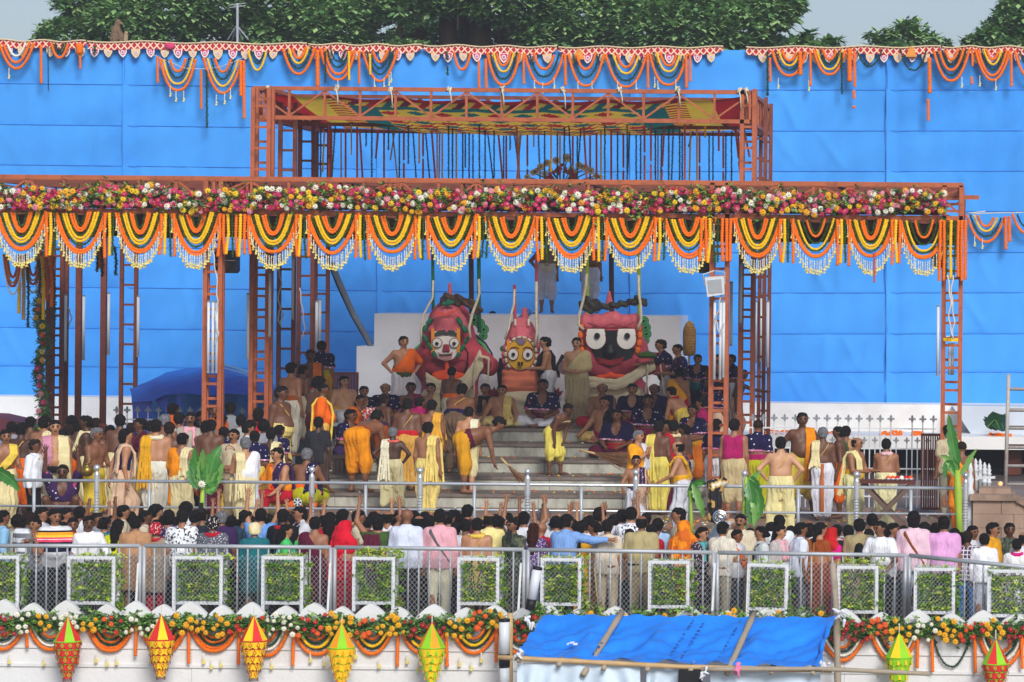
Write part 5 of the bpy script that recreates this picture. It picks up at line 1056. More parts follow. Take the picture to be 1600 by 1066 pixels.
def body_mesh(pose, turn, nod, fat):
    J = skeleton(pose, turn, nod, fat); P, U, S, TF = J['P'], J['U'], J['S'], J['TF']; f = fat; pr = []
    A = lambda a, b, r1, r2, k=.04: pr.append((a, b, r1, r2, k))
    for q, s in (('a', -1), ('b', 1)):
        A(J['hip' + q], J['kn' + q], .082 + .02 * f, .055 + .008 * f); A(J['kn' + q] + V3(0, .01, 0), J['an' + q] * .6 + J['kn' + q] * .4 + V3(0, .015, 0), .052, .05, .03); A(J['kn' + q], J['an' + q], .05, .036, .03); A(J['an' + q] + V3(0, .03, -.03), J['to' + q], .036, .026, .02)
        A(P + S * s * .06, P + U * .16 + S * s * (.045 + .02 * f), .105 + .02 * f, .098 + .035 * f, .06); A(P + U * .16 + S * s * (.045 + .02 * f), P + U * .36 + S * s * .08, .098 + .035 * f, .108 + .01 * f, .06)
        A(P + U * .34 + S * s * .075 + TF * .045, P + U * .36 + S * s * .08 + TF * .05, .06 + .015 * f, .06 + .012 * f, .05)
        A(P + U * .425 + S * s * .05, J['sh' + q], .07, .058 + .006 * f, .06); A(J['sh' + q], J['el' + q], .054 + .01 * f, .040 + .004 * f, .035); A(J['el' + q], J['wr' + q], .041, .027, .02)
        A(J['wr' + q], J['wr' + q] + J['hd' + q] * .075, .026, .027, .015)
    if f > .3: A(P + U * .14 + TF * (.05 + .05 * f), P + U * .2 + TF * (.05 + .04 * f), .10 + .04 * f, .10 + .02 * f, .08)
    A(P + U * .47, J['neck'] + U * .03, .062, .052, .05); A(J['neck'], J['H'] + V3(0, .01, -.04), .052, .05, .03)
    H = J['H']; HM = J['HM']; g = lambda x, y, z: H + np.array(HM @ Vector((x, y, z)))
    A(g(0, .015, .02), g(0, -.02, .02), .088, .082, .03); A(g(0, -.035, -.03), g(0, -.045, -.065), .06, .042, .04); A(g(0, -.09, .0), g(0, -.104, -.022), .010, .015, .012); A(g(.083, .01, -.01), g(.088, .015, .01), .014, .014, .01); A(g(-.083, .01, -.01), g(-.088, .015, .01), .014, .014, .01)
    V, Q = capsule_field(pr, .0175)
    mb = MB()
    for q, s in (('a', -1), ('b', 1)):            # five fingers on each palm
        w_, h_ = J['wr' + q], J['hd' + q]; side = np.cross(h_, TF if abs(h_ @ TF) < .8 else U); side = unit(side); nrm = unit(np.cross(side, h_)); up = POSE[pose][2 if s < 0 else 3] in ('up', 'upw', 'nam', 'face', 'out'); base = w_ + h_ * .078
        if nrm @ TF < 0: nrm = -nrm
        for i, L_ in enumerate((.062, .075, .07, .055)):
            o = (i - 1.5) * .0155; d1 = unit(h_ + side * o * (14 if up else 4)); d2 = unit(d1 + nrm * (.15 if up else .9)); b0 = base + side * o
            mb.tube([b0 - d1 * .012, b0 + d1 * L_ * .5, b0 + d1 * L_ * .5 + d2 * L_ * .5], [.0095, .0088, .0065], 5)
        ts = side * (-s if s * side[0] > 0 else s); tb = w_ + h_ * .02 + ts * .02; d1 = unit(h_ + ts * 1.0); mb.tube([tb, tb + d1 * .035, tb + d1 * .035 + unit(h_ + nrm * .3) * .03], [.012, .011, .008], 5)
    return vq_mesh('body', V, Q, M_skin, mb), J
def wrinkle(seed, amp, fr=14):
    r_ = np.random.RandomState(seed); D = r_.normal(size=(4, 3)) * fr; ph = r_.uniform(0, 6, 4)
    return lambda X, Y_, Z: amp * sum(np.sin(X * d[0] + Y_ * d[1] + Z * d[2] * .5 + p) for d, p in zip(D, ph)) / 2
def plane(p0, nrm):
    nrm = unit(nrm); return lambda X, Y_, Z: (X - p0[0]) * nrm[0] + (Y_ - p0[1]) * nrm[1] + (Z - p0[2]) * nrm[2]
def mx(*fs): return lambda X, Y_, Z: np.maximum.reduce([f_(X, Y_, Z) for f_ in fs])
def garment(kind, J, f, pose):
    P, U, S, TF = J['P'], J['U'], J['S'], J['TF']; pr = []; A = lambda a, b, r1, r2, k=.05: pr.append((a, b, r1, r2, k)); legs = POSE[pose][1]; seated = legs in ('sit', 'chair', 'squat')
    cut = None; wr = wrinkle(hash(kind) % 999 if 0 else len(kind) * 7 + int(f * 10), .006)
    def torso(inf, k=.05, lo=0):
        for s in (-1, 1):
            if not lo: A(P + S * s * .065, P + U * .16 + S * s * (.05 + .02 * f), .105 + .02 * f + inf, .10 + .037 * f + inf, k)
            A(P + U * (.16 + lo) + S * s * (.05 + .02 * f), P + U * .36 + S * s * .085, .10 + .037 * f + inf, .112 + .01 * f + inf, k); A(P + U * .42 + S * s * .05, J['sh' + 'ab'[s > 0]], .066 + inf, .058 + inf, k)
        if f > .3: A(P + U * .14 + TF * (.05 + .05 * f), P + U * .2 + TF * (.05 + .04 * f), .10 + .04 * f + inf, .10 + .02 * f + inf, .08)
        A(P + U * .30 + TF * .02, P + U * .38 + TF * .02, .10 + inf, .10 + inf, k)
    def arms(inf, frac):
        for q in 'ab':
            A(J['sh' + q], J['el' + q] if frac >= 1 else J['sh' + q] * (1 - frac) + J['el' + q] * frac, .060 + .01 * f + inf, .050 + inf + (.008 if frac < 1 else 0), .03)
            if frac > 1: A(J['el' + q], J['el' + q] * (2 - frac) + J['wr' + q] * (frac - 1), .05 + inf, .036 + inf, .03)
    if kind in ('shirt', 'lshirt', 'kurta', 'polo'):
        torso(.016); arms(.012, {'shirt': .62, 'polo': .62}.get(kind, 1.88)); 
        hem = -.10 if kind != 'kurta' else -.42
        if kind == 'kurta' and not seated:
            for s in (-1, 1): A(P + S * s * .07, P + S * s * .09 - V3(0, 0, .38), .125 + .02 * f, .135, .12)
        elif legs not in ('sit',): 
            for s in (-1, 1): A(P + S * s * .06, P + S * s * .065 - U * .1, .125 + .02 * f, .125 + .02 * f, .06)
        cut = mx(plane(P + U * hem, -U), plane(J['neck'] + U * .045, U)); A(P + U * .43, J['neck'] + U * .02, .07, .06, .05)
    elif kind in ('trousers', 'jeans'):
        for q in 'ab': A(J['hip' + q], J['kn' + q], .10 + .02 * f, .075, .03); A(J['kn' + q], J['an' + q] + (J['kn' + q] - J['an' + q]) * .1, .073, .062, .03)
        for s in (-1, 1): A(P + S * s * .06, P + S * s * .06 + U * .06, .118 + .02 * f, .112 + .03 * f, .05)
        cut = plane(P + U * .09, U)
    elif kind in ('dhoti', 'sdhoti', 'lungi', 'sari'):
        short = kind == 'sdhoti'; K = .10 if kind != 'lungi' else .16
        for q in 'ab':
            s = -1 if q == 'a' else 1; kn, an = J['kn' + q], J['an' + q]; A(J['hip' + q], kn, .115 + .02 * f, .092, K)
            if short: A(kn, kn + (an - kn) * .32, .10, .075, .07)
            else: A(kn, an + (kn - an) * .12, .088, .09 if kind != 'dhoti' else .07, K)
        for s in (-1, 1): A(P + S * s * .065, P + S * s * .06 + U * .09, .128 + .02 * f, .118 + .035 * f, .06)
        if not seated:
            m_ = (J['kna'] + J['knb']) / 2; a_ = (J['ana'] + J['anb']) / 2; A(P + TF * .09, m_ + V3(0, -.07, -.05), .05, .07, .06)
            if not short: A(m_ + V3(0, -.06, 0), a_ + V3(0, -.05, .12), .08, .06, .1)
            if kind in ('lungi', 'sari'): A(P, a_ + V3(0, 0, .1), .1, .12, .16)
            if short: A(P - TF * .02 + V3(.06, 0, -.1), m_ + V3(.1, .03, -.12), .07, .07, .1)
        else:
            m_ = (J['kna'] + J['knb']) / 2; A(P, m_ * .8 + P * .2, .1, .07, .1)
        cut = mx(plane(P + U * .13, U), lambda X, Y_, Z: .03 - Z)
        b0 = P
        def wr(X, Y_, Z): 
            th = np.arctan2(Y_ - b0[1], X - b0[0]); return np.clip((.07 - (X - b0[0]) * U[0] - (Y_ - b0[1]) * U[1] - (Z - b0[2]) * U[2]) / .12, .0, 1) * (.012 if kind != 'sdhoti' else .008) * np.sin(th * 13 + 1.5 * np.sin(Z * 5) + Z * 3) 
    elif kind == 'waist':
        for s in (-1, 1): A(P + S * s * .065 + U * .01, P + U * .15 + S * s * (.05 + .02 * f), .128 + .02 * f, .118 + .037 * f, .05)
        if f > .3: A(P + U * .08 + TF * (.05 + .04 * f), P + U * .13 + TF * (.05 + .04 * f), .11 + .045 * f, .11 + .03 * f, .08)
        cut = mx(plane(P + U * .185, U), plane(P - U * .05, -U)); wr = lambda X, Y_, Z: .004 * np.sin(Z * 90 + X * 9)
    elif kind == 'blouse':
        torso(.012, lo=.1); arms(.010, .45); cut = mx(plane(P + U * .24, -U), plane(J['neck'] + U * .0, U))
    elif kind in ('vest',):
        torso(.012); cut = mx(plane(P + U * .02, -U), plane(J['neck'] + U * .0, U), lambda X, Y_, Z: np.abs((X - P[0])) - .17)
    elif kind == 'capeb':
        torso(.032, lo=.06); arms(.024, .76); cut = mx(plane(P + U * .215, -U), plane(P + U * .255, U))
    elif kind == 'cape':                    # cloth over both shoulders, open at the throat
        torso(.026, lo=.06); arms(.018, .75); ct = J['neck'] + TF * .10 - U * .02; cut = mx(plane(P + U * .22, -U), lambda X, Y_, Z: .075 - np.sqrt((X - ct[0]) ** 2 + ((Y_ - ct[1]) * .6) ** 2 + ((Z - ct[2]) * .42) ** 2)); A(P + U * .45, J['neck'] + U * .02, .085, .07, .05)
    elif kind in ('toga_a', 'toga_b'):      # wrapped cloth over one shoulder and round the torso
        s = -1 if kind[-1] == 'a' else 1; torso(.024); q = kind[-1]; A(J['sh' + q], J['sh' + q] * .2 + J['el' + q] * .8, .085, .08, .05); A(P + S * s * .12 - V3(0, 0, 0), P + S * s * .16 - V3(0, 0, .38 if not seated else .1), .08, .09, .08)
        n_ = unit(U * .8 - S * s * 1.0); cut = plane(P + U * .36 - S * s * .02, n_)
    elif kind in ('towel_a', 'towel_b', 'sash_a', 'sash_b', 'long_a', 'long_b'):
        s = -1 if kind[-1] == 'a' else 1; w_ = .14 if kind[:4] == 'towe' else (.12 if kind[:4] == 'sash' else .16); D = .125 + .03 * f; cx_ = .125; ends = {'towe': (.02, .05), 'sash': (.1, .1), 'long': (-.35, -.3)}[kind[:4]]
        cross = 0 if kind[:4] != 'sash' else -1
        for i in range(5):
            o = (i / 4 - .5) * w_; sx_ = s * cx_ + o * .8; o2 = o * 1.35; sE = s * (cx_ + .01) + o2; ee = .03 * math.sin(i * 2.1)
            ptsf = [P + U * (ends[0] + ee) + TF * (D + .03) + S * (sE if not cross else -s * .1 + o), P + U * .22 + TF * (D + .035 + .02 * f) + S * (sx_ if not cross else o * 1.0), P + U * .38 + TF * (D + .01) + S * sx_, P + U * .49 + TF * .05 + S * sx_ * .95, P + U * .525 - U * .14 * abs(sx_) + S * sx_ * .95, P + U * .48 - TF * .08 + S * sx_ * .95, P + U * .36 - TF * (D - .0) + S * sx_, P + U * .2 - TF * (D - .01) + S * (sx_ if not cross else o), P + U * (ends[1] - ee) - TF * (D + .01) + S * (sE if not cross else -s * .1 + o)]
            for a_, b_ in zip(ptsf, ptsf[1:]): A(a_ + S * .006 * math.sin(i * 9 + a_[2] * 20), b_, (.022, .012, .019, .011, .021)[i], (.024, .018, .025, .017, .023)[i], .014)
        wr = None
    elif kind == 'scarf':
        n = 10; c = J['neck'] + U * .0
        pts = [c + S * .10 * math.cos(t) + TF * .085 * math.sin(t) - U * .02 for t in [2 * math.pi * i / n for i in range(n + 1)]]
        for a_, b_ in zip(pts, pts[1:]): A(a_, b_, .032, .032, .03)
        for s in (-1, 1): A(c + S * s * .07 + TF * .09, P + U * .22 + S * s * .08 + TF * (.15 + .05 * f), .035, .04, .02)
    elif kind == 'strap':
        for i in range(3):
            o = (i - 1) * .016; ptsf = [P + U * .02 + TF * .135 - S * .15 + U * o, P + U * .3 + TF * .155 + U * o, P + U * .47 + TF * .09 + S * .12, P + U * .5 + S * .13 + TF * o, P + U * .44 - TF * .11 + S * .12 + U * o, P + U * .25 - TF * .145 + U * o, P + U * .02 - TF * .12 - S * .16 + U * o]
            for a_, b_ in zip(ptsf, ptsf[1:]): A(a_, b_, .012, .012, .01)
    elif kind == 'bstripe':
        for i in range(2): A(P - TF * .135 + S * (i - .5) * .035 + U * .1, (J['ana'] + J['anb']) / 2 - TF * .09 + S * (i - .5) * .035 + V3(0, 0, .1), .024, .024, .01)
    elif kind == 'pack':
        A(P + U * .12 - TF * .17, P + U * .34 - TF * .17, .09, .07, .04)
    elif kind == 'pouch':
        A(P + U * .02 + TF * (.17 + .05 * f) - S * .08, P + U * .02 + TF * (.17 + .05 * f) + S * .1, .05, .045, .03)
    elif kind == 'belt':
        for s in (-1, 1): A(P + S * s * .065 + U * .02, P + S * s * .065 + U * .04, .136 + .02 * f, .136 + .02 * f, .05)
        cut = mx(plane(P + U * .055, U), plane(P + U * .005, -U)); wr = None
    elif kind == 'pallu':                   # sari end over one shoulder
        D = .125
        for i in range(7):
            o = (i / 6 - .5) * .26; ptsf = [P + U * .02 + TF * D - S * (.08 - o * .3), P + U * .3 + TF * (D + .03) + S * o * .8, P + U * .50 + TF * .03 + S * (.10 + o * .5), P + U * .44 - TF * .1 + S * (.08 + o * .7), P + U * .2 - TF * (D + .02) + S * (.06 + o), P - U * .2 - TF * (D + .03) + S * (.05 + o)]
            for a_, b_ in zip(ptsf, ptsf[1:]): A(a_, b_, (.026, .014)[i % 2], (.024, .015)[i % 2], .01)
        wr = None
    elif kind == 'necklace':
        pts = [J['neck'] + S * .085 * math.sin(t) + TF * (.05 + .1 * (1 - math.cos(t)) / 2 * 1.0) - U * (.0 + .16 * (1 + math.cos(t)) / 2) + TF * .03 for t in [2 * math.pi * i / 14 for i in range(15)]]
        for a_, b_ in zip(pts, pts[1:]): A(a_, b_, .008, .008, .005)
        wr = None; return capsule_field(pr, .01)
    h = .021 if kind not in ('strap', 'towel_a', 'towel_b', 'sash_a', 'sash_b', 'pallu', 'long_a', 'long_b') else .0145
    return capsule_field(pr, h, cut, wr)
def hair_mesh(st):
    pr = []; A = lambda a, b, r1, r2, k=.03: pr.append((V3(*a), V3(*b), r1, r2, k)); wr = wrinkle(5, .005, 75); face = lambda X, Y_, Z: np.minimum(-(Y_ + .045 - .06 * np.clip((.035 - Z) / .05, 0, 1)), .060 - .25 * np.abs(X) - Z)
    big = st in ('curly',); r = .004 if not big else .020
    A((0, .018, .028), (0, -.02, .032), .088 + r, .080 + r)
    if st not in ('topknot', 'bald', 'shaved'): A((0, .03, -.03), (0, .03, .0), .078 + r * .5, .08 + r)
    cut = lambda X, Y_, Z: np.maximum(face(X, Y_, Z) + .006 * np.sin(X * 120), -.075 - Z)
    if st == 'bald': cut = lambda X, Y_, Z: np.maximum.reduce([face(X, Y_, Z), -.07 - Z, Z - .064, -.02 - Y_]); A((0, .03, -.03), (0, .03, .0), .082, .088)
    if st == 'shaved': cut = lambda X, Y_, Z: np.maximum(face(X, Y_, Z), -.03 - Z); pr[0] = (V3(0, .016, .022), V3(0, -.02, .022), .0895, .0835, .02); wr = None
    if st == 'bun': A((0, .10, -.02), (0, .12, -.03), .05, .045, .01)
    if st == 'topknot': A((0, .01, .13), (0, .01, .16), .03, .035, .01); A((0, .03, -.02), (0, .03, 0), .08, .088)
    if st in ('long', 'pony', 'braid'):
        w_ = {'long': .06, 'pony': .045, 'braid': .032}[st]; A((0, .09, -.03), (0, .12, -.16), w_, w_, .03); A((0, .12, -.16), (0, .14, -.36), w_, w_ * .7, .02)
        if st == 'long': A((-.05, .06, -.05), (-.05, .1, -.28), .045, .04, .04); A((.05, .06, -.05), (.05, .1, -.28), .045, .04, .04)
        base = cut; cut = lambda X, Y_, Z: np.minimum(np.maximum(face(X, Y_, Z), -.075 - Z), .06 - Y_ + .0 * Z) if st != 'long' else np.maximum(face(X, Y_, Z), .01 - Y_ - 2 * np.maximum(Z + .07, 0) * 1.0)
    if st == 'bob': A((0, .03, -.08), (0, .03, -.02), .08, .09); cut = lambda X, Y_, Z: np.maximum(face(X, Y_, Z), -.13 - Z)
    if st in ('veil', 'veilr'):
        pr.clear(); A((0, .02, .03), (0, -.02, .03), .108, .1); A((0, .03, -.06), (0, .05, -.14), .10, .12, .06); A((-.1, .05, -.2), (.1, .05, -.2), .1, .1, .08); A((0, .09, -.2), (0, .12, -.34), .11, .1, .08)
        wr = wrinkle(9, .008, 30); cut = lambda X, Y_, Z: np.minimum(-(Y_ + .05 - .1 * (Z)), .075 - Z) - 0 * X if st == 'veil' else np.minimum(-(Y_ + .05), .075 - Z)
    if st == 'hood': pr.clear(); A((0, .02, .03), (0, -.01, .03), .106, .1); A((0, .03, -.05), (0, .03, -.1), .1, .085, .04); wr = wrinkle(9, .006, 30)
    if st == 'beard': pr.clear(); A((0, -.045, -.075), (0, -.05, -.10), .055, .045); A((-.05, -.02, -.05), (.05, -.02, -.05), .04, .04); cut = lambda X, Y_, Z: np.maximum(Z + .035, .0 - Z - .2); wr = wrinkle(3, .003, 60)
    if st == 'cap': pr.clear(); A((0, .01, .05), (0, 0, .05), .1, .1); A((0, -.1, .05), (0, -.12, .05), .05, .05, .02); cut = lambda X, Y_, Z: .035 - Z
    V, Q = capsule_field(pr, .011, cut, wr); return vq_mesh('hair', V, Q, M_hair if st not in ('veil', 'veilr', 'hood') else FAB['plain'])
def face_mesh(kind):
    mb = MB()
    for s in (-1, 1): mb.ball((s * .032, -.0965, .006), .015, .010, .009, 7, 4); mb.bar((s * .016, -.103, .027), (s * .050, -.090, .029), .014, .012)
    mb.bar((-.024, -.0935, -.055), (.024, -.0935, -.055), .014, .009); mb.bar((-.012, -.1, -.026), (.012, -.1, -.026), .01, .007)  # mouth, then a short dark bar painting the shade under the nose
    if kind == 'm': mb.tube([(-.034, -.09, -.047), (0, -.102, -.038), (.034, -.09, -.047)], [.006, .011, .006], 6)
    if kind == 'g':
        for s in (-1, 1): mb.tube([(s * .033 + .022 * math.cos(a * math.pi / 4), -.101, .006 + .017 * math.sin(a * math.pi / 4)) for a in range(9)], .003, 4)
        mb.bar((-.012, -.103, .01), (.012, -.103, .01), .004)
    if kind == 's':
        for s in (-1, 1): mb.ball((s * .033, -.097, .006), .024, .01, .017, 8, 4)
    return mb.mesh('face', M_eye, True)
CACHE = {}
def cached(key, fn):
    if key not in CACHE: CACHE[key] = fn()
    return CACHE[key]
HCOL = {'k': '#1a1716', 'g': '#76767a', 'w': '#c9c9cb', 'r': '#3c1a12', 'b': '#2a1d17'}
def col_of(c): return hexc(COLR.get(c, c if c.startswith('#') else '#888888'))
LB = []
PN = {'face': 'face', 'hair': 'hair'}
GN = {'shirt': 'shirt', 'lshirt': 'shirt', 'kurta': 'kurta', 'polo': 'shirt', 'trousers': 'trousers', 'jeans': 'trousers', 'dhoti': 'dhoti', 'sdhoti': 'short_dhoti', 'lungi': 'skirt', 'sari': 'sari_skirt', 'waist': 'waist_cloth', 'blouse': 'blouse', 'vest': 'vest', 'cape': 'shoulder_shawl', 'toga_a': 'wrapped_shawl', 'toga_b': 'wrapped_shawl', 'towel_a': 'shoulder_towel', 'towel_b': 'shoulder_towel', 'sash_a': 'sash', 'sash_b': 'sash', 'long_a': 'long_stole', 'long_b': 'long_stole', 'scarf': 'scarf', 'strap': 'bag_strap', 'pack': 'backpack', 'pouch': 'belt_pouch', 'belt': 'belt', 'capeb': 'shawl_border', 'bstripe': 'centre_stripe', 'thread': 'sacred_thread', 'pallu': 'sari_end', 'necklace': 'necklace'}
HEADTOP = {}
def person(px, py, Y, zf, yaw, pose, fat, tone, hair, clothes, label, turn=0, nod=0, lim=(.84, 1.1), fk='n', group=None, sc_=None):
    """head top at pixel (px, py), standing at distance Y on a floor zf (number or function of Y)"""
    fatq = round(fat * 2) / 2; key = ('body', pose, turn, nod, fatq)
    me, J = cached(key, lambda: body_mesh(pose, turn, nod, fatq)); Hd = J['H']; top = Hd[2] + .108
    ca, sa = math.cos(R(yaw)), math.sin(R(yaw))
    for _ in range(1):
        z = zf(Y) if callable(zf) else zf; p = at(px, py, Y); s = (p.z - z) / top
        if sc_: s = sc_; break
        if s < lim[0] or s > lim[1]:
            s = min(max(s, lim[0]), lim[1])
            if not callable(zf):
                Y += max(-.9, min(.9, (p.z - z - s * top) / ((CZ - p.z) / Y + .006))); Y = max(Y, 46.0 if z < -.5 else 49.95); Y = min(Y, 48.7) if z < -.5 else Y; p = at(px, py, Y)
        break
    off = Vector((Hd[0] * ca - Hd[1] * sa, Hd[0] * sa + Hd[1] * ca, 0)) * s
    p = at(px, py, Y); loc = Vector((p.x - off.x, Y - off.y, z))
    sw = 1.14 if POSE[pose][1] == 'sit' else (1.05 if not (isinstance(zf, float) or isinstance(zf, int)) else 1.0)
    t = link('person', None, None, loc, (0, 0, R(yaw)), (s * sw, s * sw, s), label=label, cat='person', group=group)
    sk_ = hexc(SKIN[tone]); link('body', me, t, color=sk_)
    HMt = J['HM'].to_4x4() @ Matrix.Scale(1.02, 4); HMt.translation = Vector(Hd)
    if hair:
        for h_ in hair.split('+'):
            st, c = h_.split(':') if ':' in h_ else (h_, 'k')
            pat = None
            if '/' in c: c, pat = c.split('/')
            if st != 'none': link({'veil': 'head_scarf', 'veilr': 'head_scarf', 'hood': 'head_scarf', 'beard': 'beard', 'cap': 'cap'}.get(st, 'hair'), cached(('hair', st), lambda: hair_mesh(st)), t, mw=HMt, color=hexc(HCOL[c]) if c in HCOL else col_of(c), material=FAB[pat] if pat else None)
    link('face', cached(('face', fk), lambda: face_mesh(fk)), t, mw=HMt)
    for g_ in (clothes + ' ' + ' '.join('capeb:#cf6f98/print2' for q in clothes.split() if q.startswith('cape:nv'))).split():
        kd, c = g_.split(':'); pat = 'plain'
        if '/' in c: c, pat = c.split('/')
        k2 = ('g', kd, pose, fatq)
        def mk():
            if kd == 'thread':
                P, U, S, TF = J['P'], J['U'], J['S'], J['TF']; mb = MB(); d_ = .135 + .035 * fatq; mb.tube([P + U * .1 + S * .17, P + U * .28 + TF * (d_ + .005) + S * .02, P + U * .47 + TF * .08 - S * .1, P + U * .5 - S * .115, P + U * .44 - TF * .105 - S * .1, P + U * .28 - TF * (d_ - .008), P + U * .1 + S * .17], .0075, 5); return mb.mesh('thread', FAB['plain'], True)
            V, Q = garment(kd, J, fatq, pose); return vq_mesh(GN[kd], V, Q, FAB['plain'])
        link(GN[kd], cached(k2, mk), t, color=col_of(c), material=FAB[pat] if pat != 'plain' else None)
    LB.append(label); return t, J, s
